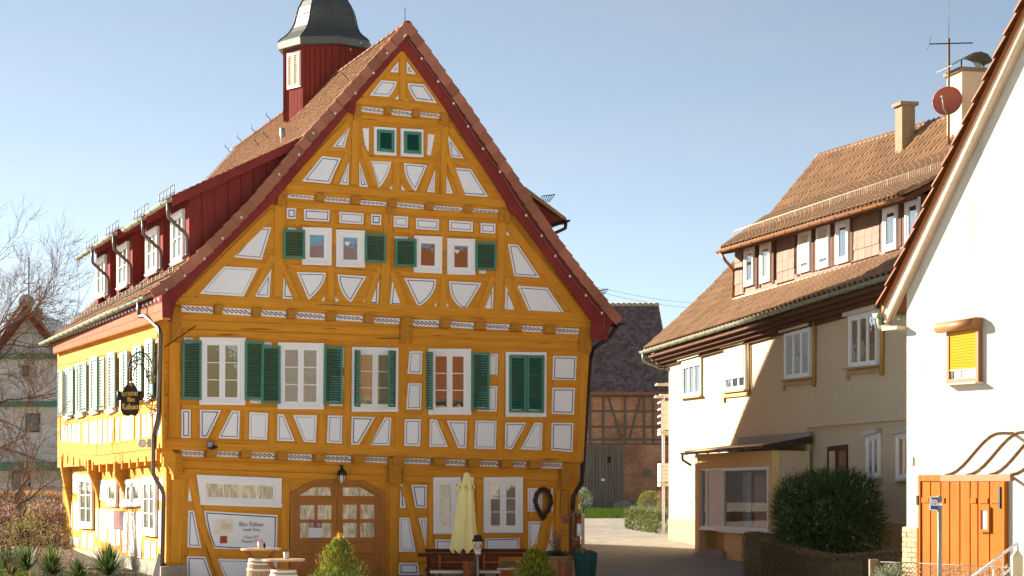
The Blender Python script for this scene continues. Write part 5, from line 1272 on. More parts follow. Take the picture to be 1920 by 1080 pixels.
# first-floor windows with roller shutter boxes
def z7(x, y): return 1250 + x / 4., 560 + y / 4.
for (x0, x1, bt0, bt1, b0, b1, sh_, surround) in [(128, 270, 445, 405, 745, 728, .24, 0), (447, 605, 350, 310, 700, 682, .74, 1), (898, 1086, 232, 182, 608, 590, 0, 1), (1380, 1592, 112, 62, 520, 500, 0, 1)]:
    tl, tr, br, bl = (WP(*z7(*p), .0) for p in ((x0, bt0 + 22), (x1, bt1 + 22), (x1, b1), (x0, b0)))
    Q = Quad([tl, tr, br, bl], CN); w = window(house, Q, 3, 1, .07, .06, 'room' if sh_ else 'curtain', 'glass', mat='alu')
    mb = MB(); Q.box(mb, -.10, 1.02, -.13, .0, 0, .16); mb.build('shutter_box', 'roller', w)
    if sh_:
        n_ = int(sh_ * 26)
        for i in range(n_):
            mb = MB(); Q.box(mb, .04, .96, i / 26, (i + .9) / 26, .08, .095); mb.build('shutter_slat', 'roller', w)
    mb = MB(); Q.box(mb, -.08, 1.06, 1.0, 1.03, 0, .14)
    if surround:
        Q.box(mb, -.07, 1.10, 1.05, 1.13, 0, .07); Q.box(mb, -.09, -.03, 1.06, 1.24, 0, .06)
    Q.box(mb, -.05, -.005, 0, 1, 0, .05); mb.build('window_sill', 'tan', w)
for (x0, x1, y0, y1, yb0, yb1) in [(1628, 1652, 818, 812, 898, 896), (1684, 1712, 815, 808, 902, 898)]:
    Q = Quad([WP(x0, y0, -.09), WP(x1, y1, -.09), WP(x1, yb1, -.09), WP(x0, yb0, -.09)], CN); w = window(house, Q, 2, 1, .07, .06, 'room', 'glass', mat='alu')
    mb = MB(); Q.box(mb, -.06, 1.06, -.10, .0, 0, .16); mb.build('shutter_box', 'zinc', w); mb = MB(); Q.box(mb, -.08, 1.08, 1.0, 1.03, 0, .14); mb.build('window_sill', 'zinc', w)
Q = Quad([WP(1552, 838, -.09), WP(1590, 833, -.09), WP(1590, 1010, -.09), WP(1552, 1012, -.09)], CN)
mb = MB(); Q.ring(mb, 0, 1, 0, 1, .12, 0, .02); Q.box(mb, .42, 1, .02, 1, .0, .03); mb.build('house_door', 'brownwood', house)
mb = MB(); Q.box(mb, 0, .42, .02, 1, 0, .012); mb.build('door_reveal', 'cream', house)
mb = MB(); Q.box(mb, .62, .95, .06, .9, .03, .036); mb.build('pane', 'glass', house)
# shop annex
AO = 1.05
aL, aR = sof(1303, AO), sof(1447, AO)
def ap(s, z, o): return CA + CE * s + CN * o + V((0, 0, z))
zf = WP(1375, 848, AO).z; zwl = WP(1420, 835, 0).z; dW = (lambda x: (WP(x, 900, AO) - CA).dot(CE))
sT0, sT1 = dW(1311), dW(1441); zS1, zS0 = WP(1375, 877, AO).z, WP(1375, 993, AO).z; sM, sM2 = dW(1323), dW(1355)
for s0, s1, z0, z1 in [(aL, sT0, -.2, zf), (sT1, aR, -.2, zf), (sT0, sT1, zS1, zf), (dW(1358), sT1, -.2, zS0)]:
    mb = MB(); mb.obox(ap(s0, z0, AO - .22), CE * (s1 - s0), V((0, 0, z1 - z0)), CN * .22); mb.build('annex_wall', 'annex', house)
mb = MB(); mb.obox(ap(aR - .22, -.2, 0), CE * .218, V((0, 0, zf + .2)), CN * (AO - .23)); mb.build('annex_wall', 'cream', house)
mb = MB(); mb.prism([ap(aR - .22, zf, .0), ap(aR - .22, zf, AO - .02), ap(aR - .22, zwl - .25, .0)], CE * .218); mb.build('annex_wall', 'cream', house)
mb = MB(); mb.obox(ap(aL, -.2, 0), CE * .2, V((0, 0, zf + .2)), CN * (AO - .23)); mb.build('annex_wall', 'annex', house)
mb = MB(); mb.obox(ap(sT0, -.2, AO - .55), CE * (sM2 - sT0 + .1), V((0, 0, zS0 + .2)), CN * .06); mb.build('entrance_recess', 'annex', house)
mb = MB(); mb.prism([ap(aL - .08, zf + .03, AO + .28), ap(aR + .12, zf + .06, AO + .28), ap(aR + .12, zwl + .02, .0), ap(aL - .08, zwl - .02, .0)], UP * .07); mb.build('annex_roof', 'tan', house)
mb = MB(); mb.obox(ap(aL + .9, zwl + .02, .01), CE * (aR - aL - .75), UP * .24, CN * .05); mb.build('flashing', 'greybar', house)
mb = MB(); mb.prism([ap(aR + .12, zf - .03, AO + .30), ap(aR + .12, zf + .13, AO + .30), ap(aR + .12, zwl + .16, 0), ap(aR + .12, zwl - .03, 0)], CE * .04); mb.build('bargeboard', 'pipedark', house)
gutter(house, ap(aL - .12, zf + .04, AO + .36), ap(aR + .12, zf + .08, AO + .36), .06, 'pipedark')
pipe(house, [ap(aL - .06, zf, AO + .36), ap(aL - .06, zf - .16, AO + .36), ap(aL - .04, zf - .32, AO + .1)], .035, 'pipedark')
Q = Quad([ap(sM2 + .05, zS1, AO - .05), ap(sT1, zS1, AO - .05), ap(sT1, zS0, AO - .05), ap(sM2 + .05, zS0, AO - .05)], CN)
mb = MB(); Q.ring(mb, 0, 1, 0, 1, .08, 0, .07); Q.box(mb, -.03, 1.02, 1, 1.05, 0, .14); w = mb.build('shop_window', 'alu', house)
mb = MB(); Q.box(mb, .02, .98, .03, .97, .02, .026); mb.build('pane', 'shopglass', w)
mb = MB(); q0 = Quad([p - CN * .5 for p in Q.c], CN); q0.box(mb, 0, 1, 0, 1, 0, .01); mb.build('room', 'rosecurt', w)
for k in range(26):
    mb = MB(); u = .40 + .56 * k / 26; q0.box(mb, u, u + .016, .12, .98, .12, .16); mb.build('blind_strip', 'rosecurt' if k < 20 else 'roller', w)
for k, u in enumerate((.16, .22, .27, .32)):
    mb = MB(); q0.box(mb, u, u + .025, .08, .98, .14, .2); mb.build('blind_strip', 'zinc', w)
Q2 = Quad([ap(sT0, zS1, AO - .10), ap(sM2, zS1, AO - .10), ap(sM2, zS0, AO - .10), ap(sT0, zS0, AO - .10)], CN)
mb = MB(); Q2.ring(mb, 0, 1, 0, 1, .05, 0, .07); Q2.box(mb, .24, .29, .02, .98, 0, .07); w = mb.build('shop_door', 'alu', house)
mb = MB(); Q2.box(mb, .30, .97, .02, .97, .02, .03); mb.build('door_panel', 'stucco', w)
mb = MB(); Q2.box(mb, .03, .23, .02, .97, .02, .026); mb.build('pane', 'shopglass', w)
mb = MB(); Q2.box(mb, 0, 1, 1.0, 1.035, 0, .12); mb.build('window_sill', 'alu', w)
p = WP(1340, 1030, AO + .1); mb = MB(); mb.obox(ap(dW(1318), .1, AO - .45), CE * (dW(1362) - dW(1318)), UP * .28, CN * .60); mb.build('doorstep', 'kerb', house)
mb = MB(); p = WP(1497, 873, .62)
# balcony at the far gable end
bal = CA - CE * .02
for z, nm in ((3.0, 'balcony'), (5.0, 'balcony')):
    pass
for y0, y1 in ((742, 815), (875, 912)):
    za, zb_ = at(1245, y1, 69).z, at(1245, y0, 69).z; x0 = at(1237, 800, 69.2).x
    mb = MB(); mb.obox(V((x0, 68.9, za)), V((1.0, 0, 0)), V((0, 1.4, 0)), UP * .12); mb.build('balcony_floor', 'roller', house)
    n_ = 6 if y0 < 800 else 5
    for k in range(n_):
        mb = MB(); z_ = lerp(za + .15, zb_, k / (n_ - 1)); mb.obox(V((x0, 68.9, z_)), V((.95, 0, 0)), V((0, .04, 0)), UP * (.11 if y0 > 800 else .05)); mb.obox(V((x0, 68.94, z_)), V((.04, 0, 0)), V((0, 1.3, 0)), UP * (.11 if y0 > 800 else .05)); mb.build('balcony_rail', 'alu', house)
    if y0 < 800:
        mb = MB(); mb.obox(V((x0 + .03, 68.93, za + .2)), V((.9, 0, 0)), V((0, .02, 0)), UP * .85); mb.build('balcony_panel', 'stucco', house)
mb = MB(); mb.tube([at(1244, 1000, 69), at(1244, 745, 69)], .05, 6); mb.build('balcony_post', 'alu', house)
mb = MB(); mb.prism([at(1232, 718, 69), at(1256, 718, 69), at(1256, 721, 69), at(1232, 721, 69)], V((0, 1, 0))); mb.prism([at(1230, 741, 69), at(1256, 741, 69), at(1256, 744, 69), at(1230, 744, 69)], V((0, 1, 0))); mb.build('balcony_roof', 'roller', house)

# aerial and dish on the cream house
ap_ = hit(1779, 275, CP[4], mn); d0 = V((ap_.x, ap_.y, 0))
def Z(y): return EYE.z + (PY0 - y) / FPX * ap_.y
ant = thing('tv_aerial', ap_, 'rusty aerial mast with thin cross rod standing on brown tiled roof', 'aerial')
mb = MB(); mb.tube([ap_ - UP * .2, d0 + UP * Z(72)], .035, 7); mb.build('mast', 'rust', ant)
mb = MB(); mb.tube([d0 + UP * Z(84) - V((.55, .1, 0)), d0 + UP * Z(79) + V((.66, .1, 0))], .018, 5); mb.tube([d0 + UP * Z(95) - V((.60, .1, 0)), d0 + UP * Z(72) - V((.50, .1, 0))], .006, 4); mb.tube([d0 + UP * Z(82), d0 + UP * Z(-20)], .006, 4); mb.build('rod', 'iron', ant)
dish = thing('satellite_dish', d0 + UP * Z(193), 'round red satellite dish on the mast above the brown roof', 'satellite dish')
dn = V((-.45, -1, .18)).normalized(); dx = dn.cross(UP).normalized(); dy = dx.cross(dn); rr = 27.5 / FPX * ap_.y
mb = MB(); c0_ = d0 + UP * Z(193) + dn * .18; rings = 6; seg = 24; pts = [c0_ - dn * .10]
for i in range(1, rings + 1):
    for j in range(seg): r = rr * i / rings; pts.append(c0_ + dx * r * math.cos(2 * math.pi * j / seg) + dy * r * math.sin(2 * math.pi * j / seg) - dn * .10 * (1 - (i / rings) ** 2))
fs = [(0, 1 + j, 1 + (j + 1) % seg) for j in range(seg)] + [(1 + (i - 1) * seg + j, 1 + i * seg + j, 1 + i * seg + (j + 1) % seg, 1 + (i - 1) * seg + (j + 1) % seg) for i in range(1, rings) for j in range(seg)]
mb.idx(pts, fs, 0, True); mb.tube([c0_ + dx * rr * math.cos(2 * math.pi * j / seg) + dy * rr * math.sin(2 * math.pi * j / seg) for j in range(seg + 1)], .012, 4); mb.build('reflector', 'dish', dish)
mb = MB(); mb.tube([c0_ - dy * rr * .98, c0_ - dy * rr * .9 + dn * .35, c0_ - dy * .25 * rr + dn * .55], .022, 6); mb.ball(c0_ - dy * .2 * rr + dn * .55, .05, 8); mb.build('feed_arm', 'steel', dish)

# ================================================================ white house with the orange gate
WA = V((6.66, 36.0, 0)); WE = V((.383, -.9238, 0)); WN = V((-.9238, -.383, 0))
def HP(px, py, off=0.): return hit(px, py, WA + WN * off, WN)
wh = thing('white_house', WA + WE * 4 - WN * 2, 'white rendered house with orange plank gate and yellow roller shutter', 'house')
wU = lambda p: (p - WA).dot(WE)
ve = HP(1652, 575, .15); v2 = HP(1920, 10, .15); sl = (v2.z - ve.z) / (wU(v2) - wU(ve)); uA = 4.5; zA = ve.z + sl * (uA - wU(ve))
def hp(u, z, o=0.): return WA + WE * u + WN * o + V((0, 0, z))
zr = lambda u: ve.z + sl * (u - wU(ve)) if u < uA else zA - sl * (u - uA)
mb = MB(); mb.prism([hp(0, -.3), hp(9.0, -.3), hp(9.0, zr(9.0) - .25), hp(uA, zA - .25), hp(0, zr(0) - .25)], -WN * .4); mb.build('wall', 'whitewall', wh)
mb = MB(); mb.obox(hp(0, -.3, -.4), WE * .35, -WN * 12, UP * (zr(0) + .1)); mb.build('wall', 'whitewall', wh)
mb = MB(); mb.obox(hp(8.65, -.3, -.4), WE * .35, -WN * 12, UP * (zr(9) + .1)); mb.build('wall', 'whitewall', wh)
u0 = wU(ve)
for a, b in ((u0, uA), (9.0 - u0 + .0, uA)):
    d = 1 if a < uA else -1
    mb = MB(); mb.prism([hp(a, zr(u0), .14), hp(uA, zA, .14), hp(uA, zA - .12, .14), hp(a, zr(u0) - .12, .14)], -WN * 12.7); mb.build('roof', 'vergetile2', wh)
    # beige barge plank with a rounded lower edge
    mb = MB(); mb.prism([hp(a, zr(u0) - .07, .12), hp(uA, zA - .07, .12), hp(uA, zA - .32, .12), hp(a + d * .1, zr(u0) - .30, .12)], -WN * .11); mb.tube([hp(a + d * .1, zr(u0) - .27, .10), hp(uA, zA - .29, .10)], .055, 8); mb.build('bargeboard', 'verge2', wh)
    L = math.hypot(uA - u0, zA - zr(u0)); k = round(L / .40); dr = (hp(uA, zA) - hp(a, zr(u0))).normalized()
    me = None
    for i in range(k):
        p = hp(a, zr(u0), .07).lerp(hp(uA, zA, .07), i / k)
        if me is None:
            m = MB(); n_ = 8; l = L / k * 1.10; ys = [(math.cos(math.pi * j / (n_ - 1)) * .17, math.sin(math.pi * j / (n_ - 1)) * .12) for j in range(n_)]
            m.idx([(0, y, z + .03) for y, z in ys] + [(l, y * .86, z * .85) for y, z in ys] + [(0, y * .82, z * .8 + .02) for y, z in ys], [(j, j + 1, n_ + j + 1, n_ + j) for j in range(n_ - 1)] + [(2 * n_ + j, 2 * n_ + j + 1, j + 1, j) for j in range(n_ - 1)], 0, True)
            m.box((l * .5, .02, -.06), l, .04, .16); me = m.mesh('verge_tile', 'vergetile2', (0, 0, 0))
        inst('verge_tile', me, frame(p, dr, UP), wh)
ge = hp(u0 - .04, zr(u0) - .12, .25); gutter(wh, ge, ge - WN * 6, .075)
pipe(wh, [ge + V((0, 0, -.05)) - WN * .1, ge + V((0, 0, -.22)) - WN * .1, hp(-.05, zr(u0) - .42, -.05), hp(.0, zr(u0) - .44, -.4)], .055, 'gutter')
mb = MB(); mb.obox(hp(u0 + .1, zr(u0) - .42, .2), WE * (-u0 - .1), UP * .05, -WN * 6); mb.build('soffit', 'verge2', wh)
# window with yellow roller shutter
Q = Quad([HP(1781, 620, .012), HP(1841, 611, .012), HP(1841, 716, .012), HP(1781, 720, .012)], WN)
mb = MB(); Q.ring(mb, 0, 1, 0, 1, .07, 0, .07); w = mb.build('window', 'browntrim', wh)
mb = MB(); Q.ring(mb, .06, .94, .72, .97, .05, .0, .03); Q.box(mb, .36, .40, .74, .96, 0, .03); mb.build('sash', 'white', w)
mb = MB(); Q.box(mb, .06, .94, .05, .97, .002, .008); mb.build('room', 'curtain', w); mb = MB(); Q.box(mb, .08, .92, .75, .95, .014, .018); mb.build('pane', 'glass', w)
for i in range(13):
    mb = MB(); Q.box(mb, .065, .935, .055 + i * .053, .055 + i * .053 + .048, .03, .055); mb.build('shutter_slat', 'yellowroll', w)
mb = MB(); Q.box(mb, .06, .94, .745, .765, .03, .06); mb.build('shutter_rail', 'roller', w)
mb = MB(); Q.box(mb, -.16, 1.03, -.15, 0.0, 0, .16); mb.tube([Q.p(-.16, -.05, .13), Q.p(1.03, -.05, .13)], .085, 10); mb.build('shutter_box', 'browntrim', w)
mb = MB(); Q.box(mb, -.04, 1.06, 1.0, 1.03, 0, .16); mb.build('window_sill', 'verge2', w)
# gate of vertical planks, each plank a piece
gz_ = -.15
def zz(x, y): return 1690 + x / 3.726, 790 + y / 3.724
top = HP(1800, 890).z; gl, gr = wU(HP(1729, 950)), wU(HP(1891, 950))
edges = [wU(HP(zz(x, 0)[0], 950)) for x in (160, 224, 296, 358, 429, 501, 555, 637, 728)]
mb = MB(); mb.obox(hp(gl, gz_, .0), WE * (gr - gl), UP * (top - gz_), WN * .02); mb.build('gate_backing', 'browntrim', wh)
for a, b in zip(edges, edges[1:]):
    mb = MB(); mb.obox(hp(a + .018, gz_, .02), WE * (b - a - .036), UP * (top - gz_ - .10), WN * .035); mb.build('plank', 'gateplank', wh)
for a, b, z0, z1 in ((gl, edges[0], gz_, top), (edges[-1], gr, gz_, top), (edges[0], edges[-1], top - .10, top)):
    mb = MB(); mb.obox(hp(a + .003, z0, .02), WE * (b - a - .006), UP * (z1 - z0), WN * .06); mb.build('gate_frame', 'gateplank', wh)
zh = HP(1740, 938).z
for a, b in ((0, 1), (2, 2.6), (5, 6), (6.05, 7), (7.05, 8)):
    ea = lerp(edges[int(a)], edges[min(8, int(a) + 1)], a - int(a)); eb = lerp(edges[int(b)], edges[min(8, int(b) + 1)], b - int(b))
    mb = MB(); mb.obox(hp(ea + .03, zh - .04, .056), WE * (eb - ea - .06), UP * .08, WN * .02); mb.build('hinge_strap', 'gateplank', wh)
mb = MB(); mb.obox(hp(edges[0] - .1, zh - .08, .06), WE * .05, UP * .16, WN * .04); mb.build('hinge', 'iron', wh); mb = MB(); mb.obox(hp(edges[-1] - .06, zh - .12, .06), WE * .05, UP * .34, WN * .04); mb.build('hinge', 'iron', wh)
Q = Quad([HP(zz(555, 0)[0], zz(0, 598)[1], .058), HP(zz(626, 0)[0], zz(0, 598)[1], .058), HP(zz(626, 0)[0], zz(0, 775)[1], .058), HP(zz(555, 0)[0], zz(0, 775)[1], .058)], WN)
mb = MB(); Q.ring(mb, 0, 1, 0, 1, .05, 0, .04); w = mb.build('gate_window', 'gateplank', wh); mb = MB(); Q.box(mb, .05, .95, .05, .95, 0, .01); mb.build('pane', 'stucco', w)
# clinker facing beside the gate, every brick a piece
ub = gl - .04; zb_top = HP(1712, 988).z
mb = MB(); mb.obox(hp(-.02, -.3, 0), WE * (ub + .02), UP * (zb_top + .3), WN * .05); mb.build('brick_backing', 'mortar', wh)
mb = MB(); mb.obox(hp(ub, -.3, 0), WE * .04, UP * (zb_top + .28), WN * .09); mb.build('edge_board', 'door', wh)
bw, bh = .29, .073
r = 0; z = zb_top - .08
while z > -.3:
    u = -.03 + (-.15 if r % 2 else 0)
    while u < ub:
        a, b = max(u, -.03), min(u + bw - .012, ub - .01)
        if b - a > .03:
            mb = MB(); mb.obox(hp(a, z, .04), WE * (b - a), UP * bh, WN * (.028 + random.uniform(-.004, .006))); mb.build('brick', 'pbrick', wh)
        u += bw
    z -= bh + .012; r += 1
mb = MB(); mb.obox(HP(1706, 857, .0), WE * .12, UP * -.14, WN * .02); mb.build('vent_plate', 'verge2', wh)
# porch canopy of bent rods and clear sheet
can = thing('porch_canopy', HP(1830, 880, .6), 'curved clear porch canopy on bent brown rods above orange gate', 'canopy')
zf_ = HP(1830, 891, 1.25).z; zw_ = HP(1890, 813, 0).z
ufs = [wU(HP(x, 888, 1.25)) for x in (1772, 1812, 1854, 1896, 1936)]
curve = lambda u, o=0.: [hp(u, lerp(zf_, zw_, (.5 - .5 * math.cos(math.pi * min(1, t * 1.22))) ) + o, lerp(1.25, 0, t)) for t in [i / 12 for i in range(13)]]
for u in ufs:
    mb = MB(); mb.tube(curve(u), .028, 6); mb.build('rod', 'rust', can)
mb = MB(); a, b = curve(ufs[0], .04), curve(ufs[-1], .04)
for i in range(12): mb.poly([a[i], a[i + 1], b[i + 1], b[i]], 0, True)
mb.build('clear_sheet', 'canopy', can)
mb = MB(); mb.obox(hp(ufs[0] - .1, zf_ - .09, 1.20), WE * (ufs[3] - ufs[0] + .1), UP * .1, WN * .07); mb.build('front_rail', 'browntrim', can)
mb = MB(); mb.tube([hp(ufs[3] + .0, zf_ - .05, 1.2), hp(ufs[3] + .02, zf_ - .2, .95), hp(ufs[3] + .05, zf_ - .34, .6), hp(ufs[3] + .05, zf_ - .3, .25), hp(ufs[3] + .05, zf_ - .05, .05)], .022, 6); mb.build('scroll_bracket', 'steel', can)

# ================================================================ barn at the end of the lane
BY = 116.
barn = thing('brick_barn', at(1165, 955, BY + 3), 'brick and timber barn with dark tiled roof and grey plank gate', 'barn')
def b2(x, y, d=0.): return at(x, y, BY - d)
def bprism(name, pts, d0, d1, m):
    mb = MB(); mb.prism([b2(x, y, d1) for x, y in pts], V((0, d1 - d0, 0))); return mb.build(name, m, barn)
bprism('wall', [(1020, 735), (1262, 735), (1262, 962), (1020, 962)], -.4, 0, 'brickbarn')
for x0, x1, y0, y1 in [(1020, 1262, 741, 744.5), (1020, 1262, 769, 773), (1020, 1262, 798, 802), (1020, 1262, 822, 826), (1020, 1262, 831, 834)]: bprism('beam', [(x0, y0), (x1, y0), (x1, y1), (x0, y1)], 0, .05, 'barnbeam')
for x in (1040, 1072, 1104.5, 1129, 1170, 1206, 1223, 1243): bprism('post', [(x, 744), (x + 4, 744), (x + 4, 834), (x, 834)], 0, .06, 'barnbeam')
for xa, xb in ((1138, 1164), (1199, 1178)): bprism('brace', [(xa, 744), (xa + 4, 744), (xb + 4, 822), (xb, 822)], 0, .055, 'barnbeam')
for i in range(15):
    xa = 1080 + i * 6.0; bprism('gate_board', [(xa + .25, 836), (xa + 5.75, 836), (xa + 5.75, 952), (xa + .25, 952)], 0, .10 + .03 * (i % 2), 'barnwood')
bprism('gate_rail', [(1080, 888), (1170, 888), (1170, 892), (1080, 892)], .13, .16, 'barnwood') if False else None
bprism('gate_hatch', [(1139, 856), (1145, 856), (1145, 868), (1139, 868)], .13, .15, 'black'); bprism('gate_notice', [(1127, 897), (1134, 897), (1134, 902), (1127, 902)], .13, .15, 'signwhite')
bprism('wall_hatch', [(1206, 880), (1222, 880), (1222, 894), (1206, 894)], 0, .03, 'barnwood')
for k, x in enumerate((1163, 1172, 1184, 1198, 1212, 1226)):
    mb = MB(); mb.ball(b2(x, 950 - (k % 2) * 3, .3), .5 - .05 * (k % 3), 8, sz=.7); mb.build('foundation_stone', 'stone', barn)
bprism('eaves_board', [(1016, 735), (1262, 735), (1262, 740), (1016, 740)], .1, .62, 'redfaded')
e0, e1 = at(1010, 737, BY - .5), at(1259, 737, BY - .5); r0, r1 = at(1010, 572, BY + 4.6), at(1235, 572, BY + 4.6)
mb = MB(); n = (r0 - e0).cross(e1 - e0).normalized(); n = n if n.z > 0 else -n; mb.prism([e0 - n * .02, e1 - n * .02, r1 - n * .02, r0 - n * .02], -n * .2); mb.build('roof', 'barnbeam', barn)
mb = MB(); biber_field(mb, [e0, r0], [e1, r1], .22, .20, .035, jit=.02); mb.build('roof_tiles', 'barntile', barn, kind='stuff')
mb = MB(); k = 22
for i in range(k): p = r0.lerp(r1, i / k); mb.tube([p, r0.lerp(r1, (i + 1.05) / k)], [.16, .13], 7)
mb.build('ridge_tiles', 'verge2', barn, kind='stuff')
mb = MB(); mb.prism([e1, r1, r1 + V((1.2, 5, -4))], V((0, .2, 0))); mb.build('roof', 'barntile', barn)

# ================================================================ white gabled house behind the bare tree
FY = 96.
fh = thing('white_gabled_house', at(20, 930, FY), 'white gabled house with green bands behind the bare tree', 'house')
def fp(name, pts, d0, d1, m):
    mb = MB(); mb.prism([at(x, y, FY - d1) for x, y in pts], V((0, d1 - d0, 0))); return mb.build(name, m, fh)
fp('wall', [(-130, 945), (135, 945), (135, 690), (48, 578), (-130, 810)], -9, 0, 'stucco')
fp('bargeboard', [(46, 572), (150, 706), (138, 706), (46, 588)], 0, .8, 'redbarge'); fp('bargeboard', [(46, 572), (46, 588), (-90, 762), (-100, 762)], 0, .8, 'redbarge')
mb = MB(); mb.prism([at(46, 570, FY - .9), at(152, 706, FY - .9), at(152, 706, FY + 9), at(46, 570, FY + 9)], V((0, 0, .2))); mb.prism([at(46, 570, FY - .9), at(-100, 762, FY - .9), at(-100, 762, FY + 9), at(46, 570, FY + 9)], V((0, 0, .2))); mb.build('roof', 'verge', fh)
for y0, y1, d in ((662, 672, .5), (752, 762, .5), (866, 882, 1.6)):
    fp('green_canopy', [(-130, y0), (135, y0), (135, y1), (-130, y1)], 0, d, 'greenmetal')
for x0, x1, y0, y1 in [(42, 53, 685, 706), (48, 74, 775, 810), (22, 56, 884, 925), (118, 134, 884, 940)]: 
    w = fp('window', [(x0, y0), (x1, y0), (x1, y1), (x0, y1)], 0, .08, 'brownwood'); mb = MB(); mb.prism([at(a, b, FY - .1) for a, b in ((x0 + 2, y0 + 2), (x1 - 2, y0 + 2), (x1 - 2, y1 - 2), (x0 + 2, y1 - 2))], V((0, .02, 0))); mb.build('pane', 'glass', w)
fp('chimney', [(62, 576), (71, 576), (71, 610), (62, 610)], -2, -1, 'conc')
fd = thing('satellite_dish', at(50, 568, FY + 1), 'grey satellite dish with thin mast on the far gable ridge', 'satellite dish')
mb = MB(); c0_ = at(50, 566, FY); dn = V((.35, -1, .2)).normalized(); dx = dn.cross(UP).normalized(); dy = dx.cross(dn); rr = .36
pts = [c0_ - dn * .08] + [c0_ + dx * rr * math.cos(2 * math.pi * j / 20) + dy * rr * math.sin(2 * math.pi * j / 20) for j in range(20)]; mb.idx(pts, [(0, 1 + j, 1 + (j + 1) % 20) for j in range(20)], 0, True); mb.build('reflector', 'dishgrey', fd)
mb = MB(); mb.tube([at(54, 590, FY + .3), at(54, 482, FY + .3)], .035, 5); mb.tube([at(44, 532, FY + .3), at(66, 530, FY + .3)], .02, 4); mb.build('mast', 'iron', fd)
# overhead wires
for (xa, ya, Ya), (xb, yb, Yb), lb in [((1090, 532, 118), (1420, 566, 150), 'upper thin wire crossing the sky above the barn'), ((1090, 540, 118), (1420, 577, 150), 'lower thin wire crossing the sky above the barn')]:
    a, b = at(xa, ya, Ya), at(xb, yb, Yb); mb = MB(); mb.tube([a.lerp(b, i / 12) - UP * .5 * math.sin(math.pi * i / 12) for i in range(13)], .011, 4)
    tag(mb.build('overhead_wire', 'zinc'), lb, 'wire', 'overhead wires')
# ================================================================ things on and in front of the town hall
def g0_(p): return V((p.x, p.y, gz(p.y)))
# strings of bulbs along both verges
for side, pts, lb in (('l', [(757, 68), (725, 100), (700, 137), (666, 175), (628, 213), (587, 250), (560, 290), (523, 327), (452, 408), (417, 447), (383, 485), (346, 517), (312, 543)], 'string of pale bulbs along the left sloping red bargeboard'),
                      ('r', [(760, 66), (790, 110), (821, 153), (850, 194), (877, 237), (905, 279), (937, 322), (986, 404), (1015, 442), (1041, 480), (1068, 518), (1098, 554), (1128, 587)], 'string of pale bulbs along the right sloping red bargeboard')):
    P_ = [FP(x, y, .60) for x, y in pts]
    t = thing('string_lights', P_[6], lb, 'string lights', 'bulb strings on the gable')
    if side == 'l': P_ = [p for p in P_]
    mb = MB(); c = []
    for a, b in zip(P_, P_[1:]): c += [a.lerp(b, k / 4) - V((0, 0, .05 * math.sin(math.pi * k / 4))) + V((0, 0, .05)) for k in range(4)]
    mb.tube(c + [P_[-1]] + ([FP(1133, 590, .58), FP(1133, 616, .58), FP(1124, 620, .58)] if side == 'r' else []), .011, 4); mb.build('cable', 'cable' if side == 'r' else 'redbarge', t)
    bm = MB(); bm.ball((0, 0, 0), .032, 8, sz=1.1); bme = bm.mesh('bulb', 'bulb', (0, 0, 0))
    for p in P_: inst('bulb', bme, Matrix.Translation(p + N * .02), t)
# wrought-iron hanging sign at the corner
def SP(x, y): return hit(210 + x / 4.153, 600 + y / 4.153, CORN + N * .35, N)
hs = thing('hanging_sign', SP(360, 560), 'scrolled wrought-iron bracket carrying a black and gold inn sign', 'inn sign')
mb = MB()
def arcp(pts, r=.014, m=0): mb.tube([SP(x, y) for x, y in pts], r, 5, m)
mb = MB(); mb.tube([SP(395, 450), SP(395, 810)], .03, 4); mb.build('wall_bar', 'iron', hs)
mb = MB()
arcp([(125, 470), (125, 390), (140, 320), (170, 270), (215, 248), (262, 262), (296, 300), (318, 360), (330, 430)], .018)
arcp([(140, 465), (140, 400), (155, 335), (180, 292), (215, 272), (255, 285), (285, 320), (305, 375), (318, 440)], .010)
arcp([(165, 440), (175, 385), (200, 345), (235, 350), (262, 385), (275, 440), (285, 470)], .014)
for a, b in (((140, 320), (155, 335)), ((215, 248), (215, 272)), ((262, 262), (255, 285)), ((296, 300), (285, 320)), ((170, 270), (180, 292)), ((318, 360), (305, 375))): arcp([a, b], .012)
arcp([(262, 440), (330, 430), (400, 455)], .018); arcp([(330, 440), (345, 400), (370, 372), (395, 400), (385, 440)], .012)
arcp([(120, 490), (135, 470), (150, 455), (170, 470)], .014)
mb.build('arch_scroll', 'iron', hs)
def spiral(cx, cy, r, a0, turns=1.6, w=.013):
    pts = []
    for k in range(26): t = k / 25; a = a0 + turns * 2 * math.pi * t; q = r * (1 - t * .86); pts.append((cx + q * math.cos(a), cy + q * math.sin(a)))
    arcp(pts, w)
mb = MB()
for cx, cy, r, a in ((290, 590, 30, 0), (330, 612, 28, 2), (295, 650, 38, 1), (345, 690, 30, 4), (330, 722, 34, 2), (380, 748, 34, 5), (205, 300, 18, 0), (185, 330, 20, 3), (240, 330, 18, 1), (160, 375, 20, 2), (285, 420, 26, 4), (310, 470, 26, 1), (372, 660, 26, 3), (365, 610, 20, 1)): mb = MB(); spiral(cx, cy, r, a); mb.build('scroll', 'iron', hs)
mb = MB()
for x, y, s in ((318, 440, 24), (300, 470, 18), (355, 668, 22), (270, 660, 18), (300, 690, 20), (395, 720, 16), (145, 500, 22), (390, 442, 16), (250, 640, 18), (185, 328, 10)):
    c = SP(x, y) + N * .02; mb = MB()
    for k in range(5):
        a = k * 1.257; d = U * math.cos(a) + UP * math.sin(a); e = N.cross(d); q = s / 4.153 / 80; mb.poly([c, c + d * q * .5 + e * q * .3, c + d * q, c + d * q * .5 - e * q * .3])
    mb.build('gilded_leaf', 'gold', hs)
mb = MB(); mb.tube([SP(148, 478), SP(145, 535)], .02, 5); mb.build('hanger', 'gold', hs)
